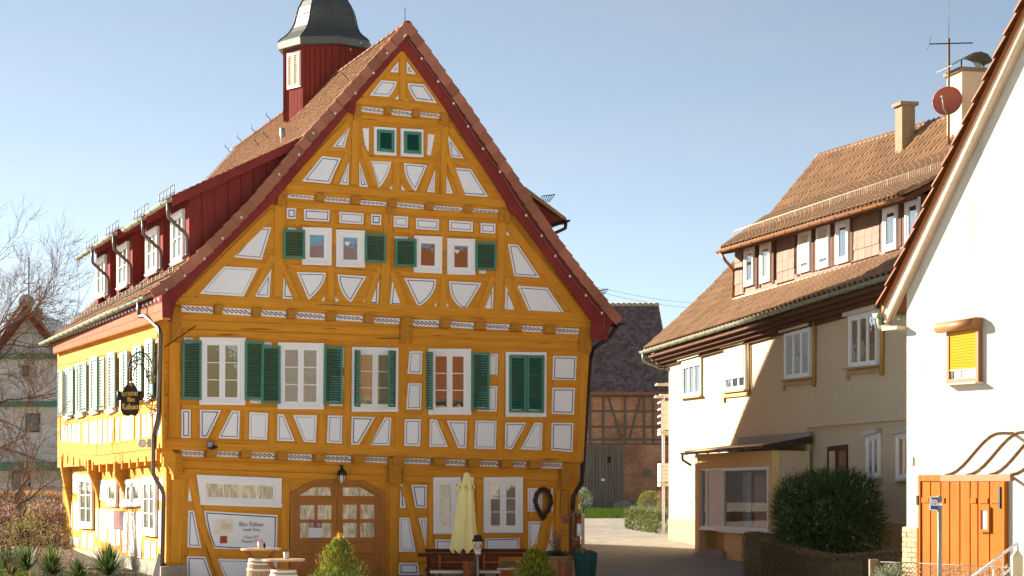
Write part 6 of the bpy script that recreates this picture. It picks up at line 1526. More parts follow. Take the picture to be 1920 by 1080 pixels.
out_ = [(130, 490), (163, 490), (185, 530), (205, 560), (213, 600), (208, 650), (210, 690), (200, 725), (180, 745), (150, 735), (125, 745), (90, 738), (68, 700), (66, 650), (72, 610), (75, 570), (95, 530)]
mb = MB(); mb.prism([SP(x, y) + N * .02 for x, y in out_], -N * .04); board = mb.build('sign_board', 'black', hs)
mb = MB(); pts = [SP(x, y) + N * .022 for x, y in out_]; mb.tube(pts + [pts[0]], .010, 4); mb.build('sign_rim', 'iron', hs)
mb = MB(); tilt = SP(200, 585) - SP(80, 590); tilt.normalize(); vv = N.cross(tilt) if N.cross(tilt).z > 0 else -N.cross(tilt)
for txt, x, y, h, w in (('RESTAURANT', 138, 592, 30, .14), ('Altes', 145, 635, 34, .15), ('Rathaus', 140, 695, 44, .15)):
    lettering(mb, txt, SP(x, y) + N * .022, tilt * (.62 if txt[1] == 'E' else .82), vv, N, h / 4.153 / 80, w)
mb.build('gilt_lettering', 'gold', board)
mb = MB()
for xs in (55, 222):
    mb.tube([SP(xs, 555), SP(xs, 625)], .05, 8)
mb.build('lamp_tube', 'iron', hs)
mb = MB(); mb.prism([SP(x, y) + N * .03 for x, y in ((312, 500), (325, 488), (412, 488), (410, 560), (400, 588), (335, 590), (310, 560))], -N * .05); mb.build('small_board', 'black', hs)
mb = MB(); mb.tube([SP(300, 285), SP(360, 245), SP(655, 45)], .012, 4); mb.tube([SP(290, 270), SP(358, 108)], .007, 4); mb.build('stay_rod', 'iron', hs)
# round floodlight below the jetty on the left, black spotlight on the front
sp = thing('floodlight', LP(262, 832, .5), 'small round floodlight on an arm by the corner downpipe', 'floodlight')
p0 = hit(210 + 290 / 4.153, 600 + 960 / 4.153, CORN + N * .3, N); p1 = hit(210 + 230 / 4.153, 600 + 962 / 4.153, CORN + N * .4, N)
mb = MB(); mb.tube([p0, p1], .018, 6); mb.box(p0, .08, .08, .2); mb.build('arm', 'zinc', sp)
mb = MB(); mb.tube([p1 + N * .02, p1 + N * .10], [.09, .10], 14); mb.build('housing', 'zinc', sp); mb = MB(); mb.tube([p1 + N * .10, p1 + N * .11], .07, 14); mb.build('lens', 'lampglass', sp)
s2 = thing('spotlight', FP(396, 836, .5), 'small black cylindrical spotlight on the beam left of the entrance', 'spotlight')
c = FP(396, 836, .48); d = (N * .8 - U * .4 + UP * .25).normalized(); mb = MB(); mb.tube([c - d * .1, c + d * .12], [.065, .085], 14); mb.build('housing', 'black', s2)
mb = MB(); mb.tube([c + d * .121, c + d * .124], .07, 14); mb.build('lens', 'zinc', s2); mb = MB(); mb.box(FP(402, 838, .30) + V((0, 0, 0)), .10, .2, .06, Matrix.Rotation(R(20), 3, 'Z')); mb.build('bracket', 'black', s2)
# coach lamp over the door
wl = thing('wall_lamp', FP(641, 890, .2), 'black iron coach lamp above the arched entrance door', 'wall lamp')
c = FP(641, 893, .24)
mb = MB(); mb.tube([FP(640, 876, .02), FP(640, 873, .14), c + UP * .22], .02, 6); mb.box(FP(640, 878, .02), .08, .04, .16); mb.build('bracket', 'iron', wl)
mb = MB(); mb.lathe(c, [(.02, .22), (.05, .16), (.10, .12), (.12, .05), (.115, .03)], 10); mb.build('cap', 'iron', wl)
mb = MB(); mb.lathe(c, [(.08, .03), (.085, -.05), (.07, -.14), (.03, -.17)], 10); mb.build('lamp_glass', 'lampglass', wl)
mb = MB()
for k in range(6): a = k * math.pi / 3; mb.tube([c + V((.10 * math.cos(a), .10 * math.sin(a), .03)), c + V((.10 * math.cos(a), .10 * math.sin(a), -.06)), c + V((.07 * math.cos(a), .07 * math.sin(a), -.17))], .007, 4)
mb.build('cage', 'iron', wl)
# notice sheet and plaques on the inscription panel, poster on the door
def sheet(name, pts, off, m, lb, cat, th=.012):
    q = [FP(x, y, off + th) for x, y in pts]; mb = MB(); mb.prism(q, -N * th); o = mb.build(name, m); tag(o, lb, cat); return o, Quad(q, N)
o, Q = sheet('notice_sheet', [(402, 975), (437, 973.5), (436, 999), (402, 1000.5)], .03, 'paper', 'cream printed notice on the painted panel left of door', 'notice')
mb = MB(); Q.box(mb, .35, .92, .28, .75, .001, .002); mb.build('print', 'paper2', o)
for a_ in ((.33, .62, .13, .16), (.05, .28, .81, .83)): mb = MB(); Q.box(mb, *a_, .001, .002); mb.build('print', 'greybar', o)
o, Q = sheet('red_plaque', [(413, 1005), (426, 1005), (426, 1018.5), (413, 1018.5)], .03, 'redplaque', 'small square red plaque below the cream notice', 'plaque')
mb = MB(); Q.box(mb, .12, .88, .46, .56, .001, .002); mb.build('print', 'brownwood', o)
o, Q = sheet('poster', [(579.2, 977.3), (603.5, 977), (603.3, 1011), (579, 1011.3)], .055, 'paperwhite', 'paper poster taped across the left entrance door panes', 'poster', .004)
mb = MB(); Q.box(mb, .0, 1, .0, .37, .001, .002); mb.build('print', 'mauve', o); mb = MB(); Q.box(mb, 0, 1, .91, 1, .001, .002); mb.build('print', 'mauve', o)
for a_ in ((.03, .38, .08, .35), (.62, .9, .1, .3)): mb = MB(); Q.box(mb, *a_, .002, .003); mb.build('print', 'rose', o)
# painted picture panel on the left wall
Q = Quad([LP(x, y, .05) for x, y in rg('K', [(868, 540), (988, 552), (984, 704), (866, 684)])], LW); mb = MB(); Q.box(mb, 0, 1, 0, 1, -.03, 0); o = mb.build('picture_board', 'infill'); tag(o, 'white picture board with red-brown drawing on sunlit side wall', 'picture board')
mb = MB(); Q.box(mb, .45, 1, .03, .97, .001, .003); mb.build('print', 'picture', o)
for v0, v1 in ((0, .03), (.97, 1)): mb = MB(); Q.box(mb, 0, 1, v0, v1, .001, .004); mb.build('border', 'line', o)
# horse collar
hc = thing('horse_collar', FP(1019, 945, .15), 'dark leather horse collar hanging on the ground-floor wall', 'horse collar')
def collar(s, off):
    pts = []
    for k in range(41):
        t = 2 * math.pi * k / 40; x = math.sin(t) * 15.5 * s * (1 if math.cos(t) > 0 else (1 - .75 * (-math.cos(t)) ** 1.6)); y = -math.cos(t) * (24 if math.cos(t) > 0 else 33) * s
        pts.append(FP(1018.5 + x, 940 + y, off))
    return pts
mb = MB(); c = collar(.93, .10); mb.tube(c, [.055 + .012 * math.sin(k * 1.9) for k in range(41)], 8); mb.build('pad', 'straw', hc)
mb = MB(); mb.tube(collar(.78, .15), .028, 6); mb.build('inner_roll', 'brownwood', hc)
mb = MB(); mb.tube(collar(1.05, .09), .016, 5); mb.build('hame', 'iron', hc)
# closed parasol
pp = at(866, 1000, 49.6); pz = gz(49.6)
par_ = thing('closed_parasol', V((pp.x, pp.y, pz)), 'closed pale yellow parasol between the two ground-floor windows', 'parasol')
mb = MB(); mb.tube([V((pp.x, pp.y, pz)), V((pp.x, pp.y, 2.42))], .025, 8); mb.build('pole', 'steel', par_)
mb = MB(); mb.box(V((pp.x, pp.y, pz + .05)), .6, .6, .1); mb.build('foot', 'conc', par_)
def folded(prof, nf, amp, seg=72):
    mb = MB(); k0 = []
    for r, y, x in prof:
        z = EYE.z + (PY0 - y) / FPX * pp.y; cx = pp.x + (x - 866) / FPX * pp.y; rr = r / FPX * pp.y
        k0.append([V((cx + rr * (1 + amp * math.cos(nf * 2 * math.pi * j / seg + .6 * math.sin(3 * 2 * math.pi * j / seg))) * math.cos(2 * math.pi * j / seg), pp.y + rr * (1 + amp * math.cos(nf * 2 * math.pi * j / seg + .6 * math.sin(3 * 2 * math.pi * j / seg))) * math.sin(2 * math.pi * j / seg), z + (.06 * math.cos(nf * 2 * math.pi * j / seg) if y == prof[-1][1] else 0))) for j in range(seg)])
    n = len(prof); mb.idx([p for r in k0 for p in r], [(i * seg + j, i * seg + (j + 1) % seg, (i + 1) * seg + (j + 1) % seg, (i + 1) * seg + j) for i in range(n - 1) for j in range(seg)], 0, True); return mb
folded([(3, 886, 875), (5, 890, 875), (8.5, 902, 874.5), (14.2, 911, 874), (16.2, 915.5, 874)], 8, .12).build('top_flap', 'cloth', par_)
folded([(9, 905, 874.5), (11.5, 915, 874), (14, 940, 873), (17, 970, 872), (20, 1000, 871), (23.5, 1028, 869.5), (23, 1033, 869)], 8, .16).build('canopy', 'cloth', par_)
mb = MB(); mb.tube([V((at(874.5, 886, 49.6).x, pp.y, EYE.z + 35 / FPX * 49.6)), V((at(874.5, 883, 49.6).x, pp.y, EYE.z + 38 / FPX * 49.6))], .05, 8); mb.build('tip', 'conc', par_)
# lantern post with printed glass
lp = at(896, 1000, 47.2); ls = lp.y / FPX
ln = thing('lantern_post', V((lp.x, lp.y, gz(lp.y))), 'street lantern with wreath emblem and dark cap before the parasol', 'lantern')
zpx_ = lambda y: EYE.z + (PY0 - y) * ls
mb = MB(); mb.tube([V((lp.x, lp.y, gz(lp.y))), V((lp.x, lp.y, zpx_(1040)))], [.030, .022], 8); mb.lathe((lp.x, lp.y, 0), [(.03, zpx_(1073)), (.045, zpx_(1071)), (.03, zpx_(1069))], 8); mb.build('post', 'steel', ln)
mb = MB(); mb.lathe((lp.x, lp.y, 0), [(6.6 * ls, zpx_(1039)), (9.6 * ls, zpx_(1015))], 4, sm=False, a0=R(45 + 4)); body = mb.build('lamp_glass', 'lampglass', ln)
mb = MB(); mb.lathe((lp.x, lp.y, 0), [(15 * ls, zpx_(1015.5)), (15 * ls, zpx_(1013.5)), (11.5 * ls, zpx_(1011)), (9.5 * ls, zpx_(1004)), (9 * ls, zpx_(1003))], 4, sm=False, a0=R(49)); mb.build('cap', 'black', ln)
mb = MB(); mb.lathe((lp.x, lp.y, 0), [(.02, zpx_(1003)), (.035, zpx_(1001.5)), (.02, zpx_(1000)), (.004, zpx_(998.5))], 8); mb.build('knob', 'gold', ln)
mb = MB(); mb.lathe((lp.x, lp.y, 0), [(7.4 * ls, zpx_(1041)), (7.2 * ls, zpx_(1038.5))], 4, sm=False, a0=R(49)); mb.build('base', 'conc', ln)
fr = V((lp.x, lp.y - 6.75 * ls, zpx_(1023.5))); ex = V((1, -.06, 0)).normalized(); ez = UP * .995 - V((0, .08, 0)); en = V((0, -1, 0))
mb = MB()
for k in range(22):
    a = R(125) + R(290) * k / 21 + R(0); c = fr + en * .012 + ex * math.cos(a) * 4.6 * ls + ez * math.sin(a) * 4.6 * ls
    for sgn in (1, -1):
        d = ex * math.cos(a + sgn * .9) + ez * math.sin(a + sgn * .9); e = ez * math.cos(a + sgn * .9) - ex * math.sin(a + sgn * .9); mb.poly([c, c + d * .012 + e * .007, c + d * .03, c + d * .012 - e * .007])
mb.build('wreath_emblem', 'wreath', body)
mb = MB(); mb.prism([fr + en * .014 + (ex * math.cos(2 * math.pi * j / 16) + ez * math.sin(2 * math.pi * j / 16)) * 2.8 * ls for j in range(16)], -en * .004); mb.build('round_emblem', 'redprint', body)
mb = MB(); nib(mb, [(-.2, -.35), (-.2, .4), (.25, .1), (-.2, -.05), (.3, -.4)], ex, ez, en, fr + en * .015, .07, .12); mb.build('emblem_mark', 'white', body)
mb = MB(); mb.prism([fr + en * .014 + ex * a * ls - UP * b * ls for a, b in ((-3.5, 8), (3.5, 8), (3.5, 9.6), (-3.5, 9.6))], -en * .003); mb.build('print_line', 'greybar', body)
# barrel tables with cups
def barrel_table(c, R_, label):
    t = thing('barrel_table', c, label, 'table', 'barrel tables by the door')
    H = .80; n = 18
    prof = [(.24, 0), (.285, .2), (.30, .40), (.285, .6), (.245, .8)]
    for k in range(n):
        a0, a1 = 2 * math.pi * k / n + .012, 2 * math.pi * (k + 1) / n - .012; mb = MB()
        pts = [c + V((r * math.cos(a), r * math.sin(a), z)) for r, z in prof for a in (a0, a1)]; inn = [c + V((r * .9 * math.cos(a), r * .9 * math.sin(a), z)) for r, z in prof for a in (a0, a1)]
        m_ = len(pts); mb.idx(pts + inn, [(2 * i, 2 * i + 1, 2 * i + 3, 2 * i + 2) for i in range(4)] + [(m_ + 2 * i, 2 * i, 2 * i + 2, m_ + 2 * i + 2) for i in range(4)] + [(2 * i + 1, m_ + 2 * i + 1, m_ + 2 * i + 3, 2 * i + 3) for i in range(4)] + [(8, 9, m_ + 9, m_ + 8)]); mb.build('stave', 'stave', t)
    for z0, z1 in ((.06, .12), (.24, .29), (.53, .58), (.66, .70), (.735, .785)):
        rr = lambda z: .305 - .06 * ((z - .4) / .4) ** 2; mb = MB(); mb.lathe(c, [(rr(z0) - .03, z0), (rr(z0), z0), (rr(z1), z1), (rr(z1) - .03, z1)], 28); mb.build('hoop', 'hoop', t)
    mb = MB(); mb.lathe(c, [(.22, .755), (.22, .77)], 20); mb.build('barrel_head', 'brownwood', t)
    for s in (1, -1):
        mb = MB(); a = c + V((s * .17, -.05, .76)); b = c + V((s * .30, -.05, .96)); mb.hexa([a + V((-.05, 0, 0)), a + V((.05, 0, 0)), b + V((.05, 0, 0)), b + V((-.05, 0, 0))] + [a + V((-.05, .1, 0)), a + V((.05, .1, 0)), b + V((.05, .1, 0)), b + V((-.05, .1, 0))]); mb.build('strut', 'chairwood', t)
    for k in range(6):
        y0 = -R_ + k * R_ / 3 + .004; y1 = y0 + R_ / 3 - .008
        xs = []
        pts = []
        for y in [lerp(y0, y1, i / 4) for i in range(5)]: pts.append(V((math.sqrt(max(0.0004, R_ * R_ - y * y)), y, 0)))
        poly = pts + [V((-p.x, p.y, 0)) for p in pts[::-1]]; mb = MB(); mb.prism([c + p + V((0, 0, 1.0)) for p in poly], V((0, 0, -.04))); mb.build('top_board', 'tabletop', t)
    return t
def on(x, y, Y): p = at(x, y, Y); return p
bt1 = on(489, 1028, 44.8); c1 = V((bt1.x, bt1.y, bt1.z - 1.0)); bt2 = on(532, 1048, 42.2); c2 = V((bt2.x, bt2.y, bt2.z - 1.0))
ZG = min(c1.z, c2.z)
barrel_table(c1, .42, 'rear barrel table left of the entrance, its cup higher up'); barrel_table(c2, .42, 'front barrel table before the left door leaf')
for c, (x, y), Y, lb in ((c1, (488, 1028), 44.8, 'tin cup with pink flowers on the rear barrel table'), (c2, (537, 1048), 42.2, 'tin cup with dark flowers on the front barrel table')):
    b = V((at(x, y, Y).x, Y, c.z + 1.0)); t = thing('flower_cup', b, lb, 'cup', 'cups on the barrel tables')
    mb = MB(); mb.lathe(b, [(.045, 0), (.05, .02), (.062, .135), (.055, .136), (.05, .1)], 14); mb.build('cup', 'cup', t)
    mb = MB(); leafcloud(mb, ellipsoid(b + UP * .15, .05, .05, .035), 120, .03); mb.build('flowers', 'pinkf' if c is c1 else 'sedum', t)
    if c is c1: mb = MB(); mb.lathe(b + V((.085, .02, 0)), [(.02, 0), (.024, .09), (.012, .1), (.012, .12)], 8); mb.build('shaker', 'iron', t)
# garden furniture
def fpos(x, Y): p = at(x, 1000, Y); return V((p.x, Y, gz(Y)))
def plank(t, x0, x1, y0, y1, Y, th, name, m, tilt=0.):
    mb = MB(); a, b, c, d = at(x0, y0, Y + tilt), at(x1, y0, Y + tilt), at(x1, y1, Y), at(x0, y1, Y); mb.prism([d, c, b, a], V((0, th, 0))); return mb.build(name, m, t)
wb = thing('wall_bench', fpos(890, 50.6), 'long dark brown bench with high plank back along the wall', 'bench')
for y0, y1, dx in ((1029, 1036, 0), (1037, 1044, -14)): plank(wb, 797 + dx, 990, y0, y1, 50.75 - (0 if dx == 0 else .25), .05, 'back_plank', 'benchwood')
for x in (800, 895, 985): plank(wb, x, x + 9, 1044, 1092, 50.7, .08, 'leg', 'benchwood')
plank(wb, 797, 990, 1066, 1071, 50.3, .4, 'seat', 'benchwood')
gb = thing('garden_bench', fpos(850, 48.9), 'garden bench with two back planks and white peeling seat edge', 'bench')
for y0, y1 in ((1042, 1053), (1055, 1067)): plank(gb, 808, 935, y0, y1, 48.9, .04, 'back_plank', 'benchwood')
for x in (822, 905): plank(gb, x, x + 5, 1040, 1095, 48.8, .06, 'back_post', 'chairwood')
plank(gb, 806, 938, 1068, 1072, 48.5, .42, 'seat', 'oldwood'); plank(gb, 806, 938, 1070, 1075, 48.42, .05, 'seat_edge', 'hoop')
for x in (810, 930): plank(gb, x, x + 5, 1075, 1096, 48.6, .06, 'leg', 'benchwood')
def chair(x0, x1, Y, label, flip=1):
    t = thing('garden_chair', fpos((x0 + x1) / 2, Y), label, 'chair', 'red brown garden chairs')
    w = (x1 - x0)
    plank(t, x0, x0 + w * .42, 1052, 1100, Y, .06, 'front_post', 'chairwood'); 
    for k in range(3):
        a, b = lerp(1057, 1088, k / 3.), lerp(1057, 1088, (k + .86) / 3.); mb = MB()
        q = [at(x0 + w * .46, a, Y + .05), at(x1, a - 11, Y + .45), at(x1, b - 9, Y + .45), at(x0 + w * .46, b, Y + .05)]; mb.prism(q, V((.03, .03, 0))); mb.build('back_slat', 'oldwood' if k < 2 else 'chairwood', t)
    plank(t, x1 - w * .16, x1, 1040, 1100, Y + .45, .06, 'rear_post', 'chairwood'); plank(t, x0, x1, 1088, 1092, Y, .45, 'seat', 'chairwood')
    return t
chair(868, 895, 47.9, 'garden chair with slatted back beside the lantern post'); chair(1046, 1070, 47.6, 'garden chair turned sideways beside the wooden planter')
st_ = thing('slatted_table', fpos(965, 47.3), 'small slatted wooden table left of the golden conifer', 'table')
for k in range(5):
    u0, u1 = k / 5 + .006, (k + 1) / 5 - .006; mb = MB(); a, b = at(lerp(932, 980, u0), 1065, 47.2), at(lerp(932, 980, u1), 1065, 47.2); c, d = at(lerp(940, 982, u1), 1052, 47.75), at(lerp(940, 982, u0), 1052, 47.75)
    mb.prism([a, b, c, d], V((0, .01, -.035))); mb.build('top_slat', 'oldwood', st_)
plank(st_, 932, 980, 1065, 1069, 47.19, .02, 'front_rail', 'tabletop')
for x in (938, 972): plank(st_, x, x + 5, 1068, 1100, 47.25, .06, 'leg', 'chairwood')
plank(st_, 938, 977, 1070, 1086, 47.3, .03, 'apron', 'chairwood')
# golden conifers in pots
def thuja(x, ytop, ybase, hw, Y, lb, seed):
    s = Y / FPX; p = at(x, ybase, Y); H = (ybase - ytop) * s; b = V((p.x, Y, p.z)); random.seed(seed)
    t = thing('golden_conifer', b, lb, 'conifer', 'golden conifers on the forecourt')
    mb = MB(); mb.tube([b - UP * .1, b + UP * H * .8], [.03, .008], 6); mb.build('trunk', 'bark', t)
    for nm, m, n, lo, hi, sz in (('foliage', 'thuja', 5600, 0, .90, .075), ('tips', 'thujatip', 800, .3, 1.0, .085)):
        mb = MB()
        def f():
            while True:
                h = random.uniform(lo, hi) ** 1.0; r = hw * s * (1 - h) ** .72 * (1.06 - .25 * max(0, .18 - h) / .18)
                a = random.uniform(0, 2 * math.pi); k = (random.random() ** .35); rr = r * k * (1 + .24 * math.sin(a * 3 + h * 13 + seed) + .18 * math.sin(a * 7 - h * 29 + seed)) * random.choice((1, 1, 1, 1.18))
                if random.random() < .3 + .7 * (1 - h): break
            return b + V((rr * math.cos(a), rr * math.sin(a), h * H)), V((math.cos(a) * .7, math.sin(a) * .7, 1.0))
        leafcloud(mb, f, n, sz, 0, .5, .30); mb.build('foliage', m, t)
    return b
thuja(636, 1004, 1096, 46, 43.5, 'golden conifer in front of the entrance door', 3); thuja(1003, 1026, 1098, 43, 44.5, 'golden conifer left of the wooden planter box', 5)
# wooden planter box, teal half barrel, willow screen
pb = thing('planter_box', fpos(1045, 49.6), 'plank planter box with herbs and dried stalks at the corner', 'planter')
for y0, y1 in ((1046, 1057), (1058, 1069), (1070, 1081)): plank(pb, 1019, 1074, y0, y1, 49.4, .03, 'plank', 'planter')
plank(pb, 1017, 1076, 1043, 1046.5, 49.36, .5, 'rim', 'planter')
b = at(1045, 1042, 49.6); mb = MB(); leafcloud(mb, ellipsoid(b, .34, .18, .11, .3), 900, .07); mb.build('herbs', 'herb', pb)
mb = MB(); random.seed(4)
for k in range(16):
    p = at(1045 + random.uniform(-5, 5), 1042, 49.6); q = p + V((random.gauss(0, .08), random.gauss(0, .05), random.uniform(.35, .62))); mb.tube([p, p.lerp(q, .6) + V((random.gauss(0, .02), 0, 0)), q], .006, 4)
    for j in range(14): r_ = p.lerp(q, random.uniform(.35, 1)); mb.poly([r_, r_ + V((.012, 0, .015)), r_ + V((random.gauss(0, .02), 0, .04)), r_ + V((-.012, 0, .015))])
mb.build('dried_stalks', 'willow', pb)
hb = thing('half_barrel', fpos(1097, 49.2), 'teal half barrel planter with succulents at the lane edge', 'planter')
s = 49.2 / FPX; hz = lambda y: EYE.z + (PY0 - y) * s; hx = at(1097.5, 1000, 49.2).x
for k in range(16):
    a0, a1 = 2 * math.pi * k / 16 + .012, 2 * math.pi * (k + 1) / 16 - .012; mb = MB(); pr = [(18.5, 1083), (21, 1060), (23, 1037)]
    pts = [V((hx + r * s * math.cos(a), 49.2 + r * s * math.sin(a), hz(y))) for r, y in pr for a in (a0, a1)]; inn = [V((hx + (r - 2) * s * math.cos(a), 49.2 + (r - 2) * s * math.sin(a), hz(y))) for r, y in pr for a in (a0, a1)]
    mb.idx(pts + inn, [(0, 1, 3, 2), (2, 3, 5, 4), (6, 0, 2, 8), (8, 2, 4, 10), (1, 7, 9, 3), (3, 9, 11, 5), (4, 5, 11, 10)]); mb.build('stave', 'teal', hb)
for y in (1052, 1072): mb = MB(); r = 18.5 + 4.5 * (1083 - y) / 46; mb.lathe((hx, 49.2, 0), [(r * s - .02, hz(y + 1)), (r * s + .006, hz(y + 1)), (r * s + .008, hz(y - 1)), (r * s - .02, hz(y - 1))], 24); mb.build('hoop', 'pipedark', hb)
mb = MB(); mb.lathe((hx, 49.2, 0), [(.24, hz(1042)), (.24, hz(1040))], 16); mb.build('soil', 'soil', hb)
mb = MB(); leafcloud(mb, ellipsoid(V((hx - .09, 49.2, hz(1036))), .13, .12, .10), 800, .035, 0, .3, .5); mb.build('pale_succulent', 'silver', hb)
mb = MB(); leafcloud(mb, ellipsoid(V((hx + .10, 49.15, hz(1038))), .14, .14, .06), 500, .045); mb.build('red_succulent', 'sedum', hb)
ws = thing('willow_screen', fpos(1078, 50.0), 'woven willow screen on a pale post beside the corner', 'screen')
mb = MB(); random.seed(8)
for k in range(34):
    x = lerp(1068, 1088, k / 33) + random.uniform(-.6, .6); p, q = at(x, 1050, 50.1 + random.uniform(-.04, .04)), at(x + random.uniform(-1.5, 1.5), 953 + random.uniform(0, 14) + (x - 1068) * .2, 50.1 + random.uniform(-.04, .04)); mb.tube([p, p.lerp(q, .5) + V((random.gauss(0, .02), random.gauss(0, .02), 0)), q], random.uniform(.007, .014), 4)
mb.build('rods', 'willow', ws, kind='stuff')
plank(ws, 1090, 1096, 962, 1050, 50.0, .08, 'post', 'verge2'); plank(ws, 1066, 1091, 990, 992, 50.02, .05, 'rail', 'willow'); plank(ws, 1066, 1091, 1022, 1024, 50.02, .05, 'rail', 'willow')
for (x, y, w_, lb) in ((1059, 975, 9, 'upper terracotta pot hanging on the corner post'), (1078, 1017, 9.5, 'lower woven pot hanging on the willow screen')):
    Y = 49.85; s = Y / FPX; p = at(x, y, Y); t = thing('hanging_pot', p, lb, 'flower pot', 'pots hanging by the corner')
    rot = Matrix.Rotation(R(20), 3, 'Y'); mb = MB(); mb.lathe((0, 0, 0), [(w_ * .55 * s, -.09), (w_ * .85 * s, .06), (w_ * .98 * s, .06), (w_ * .98 * s, .10), (w_ * .8 * s, .10), (w_ * .7 * s, .03)], 14); mb.v = [rot @ v + p for v in mb.v]; mb.build('pot', 'terracotta', t)
    mb = MB(); leafcloud(mb, ellipsoid(p + UP * .08, .08, .08, .04), 120, .04); mb.build('plant', 'dryleaf', t)
tn = thing('tin_lantern', at(1085, 985, 49.8), 'small red and white tin hung on the willow screen', 'tin'); p = at(1086, 990, 49.8); mb = MB(); mb.tube([p + UP * .1, p - UP * .18], [.05, .06], 10); mb.build('tin', 'signwhite', tn); mb = MB(); mb.tube([p + UP * .22, p + UP * .1], [.03, .052], 10); mb.build('lid', 'redprint', tn)
# leaning board at the left corner
mb = MB(); q = [hit(x, y, CORN + N * .30 + LW * .3, N) for x, y in ((283, 1092), (299, 1092), (301, 1040), (297, 1036))]; mb.prism(q, -N * .03); tag(mb.build('leaning_board', 'whitewall'), 'narrow pale board leaning at the corner by the downpipe', 'board')

# ================================================================ street furniture on the right
def shrub(name, lb, cat, c, r, m, n, size, seed, lump=.14, lo=.7, aspect=.45, group=None, stems=True, up=.3, sub='foliage'):
    random.seed(seed); t = thing(name, V((c[0], c[1], gz(c[1]))), lb, cat, group)
    mb = MB(); leafcloud(mb, ellipsoid(c, *r, lo, lump, seed=seed), n, size, 0, up, aspect); mb.build(sub, m, t)
    if stems:
        mb = MB(); b = V((c[0], c[1], gz(c[1]) - .03))
        for k in range(7): d = V((random.gauss(0, .4) * r[0], random.gauss(0, .4) * r[1], c[2] - b.z + random.uniform(0, .5) * r[2])); mb.tube([b, b + d * .5 + V((random.gauss(0, .05), 0, 0)), b + d], [.025, .018, .006], 5)
        mb.build('stems', 'bark', t)
    return t
bs = at(1762, 1000, 32.4); s = bs.y / FPX
bus = thing('bus_stop_sign', V((bs.x, bs.y, gz(bs.y))), 'blue bus stop plate on a grey pole before orange gate', 'sign')
zb2 = lambda y: EYE.z + (PY0 - y) * s
mb = MB(); mb.tube([V((bs.x, bs.y, gz(bs.y))), V((bs.x, bs.y, zb2(931)))], 4.6 * s, 12); mb.build('pole', 'steel', bus)
mb = MB(); mb.lathe((bs.x, bs.y, 0), [(4.9 * s, zb2(934)), (4.9 * s, zb2(930)), (4 * s, zb2(929.5))], 12); mb.build('cap', 'steel', bus)
mb = MB(); mb.tube([V((bs.x, bs.y, zb2(948))), V((bs.x, bs.y, zb2(942)))], 5.3 * s, 12); mb.build('clamp', 'signwhite', bus)
q = [V((at(x, y, bs.y).x, bs.y - .01 + k * .004, zb2(y))) for k, (x, y) in enumerate(((1743.5, 931), (1760, 931), (1760, 957.5), (1743.5, 956.5)))]; Q = Quad(q, V((0, -1, 0)))
mb = MB(); Q.box(mb, 0, 1, 0, 1, -.012, 0); plate = mb.build('plate', 'signwhite', bus)
mb = MB(); Q.box(mb, .08, 1, .07, .93, .001, .002); mb.build('blue_field', 'signblue', plate)
mb = MB(); Q.box(mb, .14, 1, .38, .66, .002, .004); nib(mb, [(0, 0), (0, .6)], V((1, 0, 0)), UP, V((0, -1, 0)), Q.p(.17, .38, .004), .08, .2)
for k in range(6): nib(mb, [(0, 0), (0, .5 + .3 * (k % 2)), (.3, .3)], V((1, 0, 0)), UP, V((0, -1, 0)), Q.p(.24 + k * .12, .36, .004), .05, .25)
mb.build('lettering_band', 'signwhite', plate)
mb = MB(); Q.box(mb, .24, .34, .46, .60, .0045, .006); mb.build('print', 'greenmetal', plate); mb = MB(); Q.box(mb, .42, .72, .44, .60, .0045, .006); mb.build('print', 'rose', plate)
# wire fence with concrete post, stair rail, gate post
fe = thing('wire_fence', fpos(1720, 34.8), 'low wire mesh fence with weathered concrete posts before the gate', 'fence')
pts_ = [(1638, 35.2), (1722, 34.4), (1850, 33.0), (1960, 31.8)]
for k, (x, Y) in enumerate(pts_):
    p = fpos(x, Y); zt_ = EYE.z - (1052 - PY0) / FPX * Y
    mb = MB(); mb.obox(V((p.x - .07, Y - .07, p.z)), V((.14, 0, 0)), V((0, .14, 0)), UP * (zt_ - p.z + (.03 if k == 0 else -.02))); mb.build('post', 'conc', fe) if k in (0, 3) else None
mb = MB()
for (xa, Ya), (xb, Yb) in zip(pts_, pts_[1:]):
    a, b = fpos(xa, Ya), fpos(xb, Yb); L = (b - a).length; n_ = int(L / .085); h = 1.03; hl = .42
    for k in range(-7, n_):
        for sg in (1, -1):
            t0, t1 = k, k + 7.3; z0, z1 = (hl, h) if sg > 0 else (h, hl)
            if t0 < 0: z0 = lerp(z0, z1, -t0 / 7.3); t0 = 0
            if t1 > n_: z1 = lerp(z0, z1, (n_ - t0) / (t1 - t0)); t1 = n_
            mb.tube([a.lerp(b, t0 / n_) + UP * z0, a.lerp(b, t1 / n_) + UP * z1], .0045, 3, cap=False)
    mb.tube([a + UP * h, b + UP * h], .006, 4)
mb.build('mesh', 'steel', fe)
for x, Y, r, m, n, sz, lb, nm in [(1672, 34.0, (.36, .2, .20), 'silver', 1500, .05, 'pale green cushion shrub behind the wire mesh fence', 'cushion_shrub'), (1800, 32.9, (.55, .15, .20), 'dryleaf', 420, .06, 'dry reddish weeds at the foot of the orange gate', 'dry_weeds'), (1868, 32.3, (.25, .15, .24), 'dryleaf', 260, .06, 'dry weeds beside the stair handrail', 'dry_weeds')]:
    c = at(x, 1082, Y); shrub(nm, lb, 'shrub', c, r, m, n, sz, x, .2, .3, stems=False)
hr = thing('stair_rail', fpos(1870, 32), 'white steel stair handrail rising to the right before the gate', 'handrail')
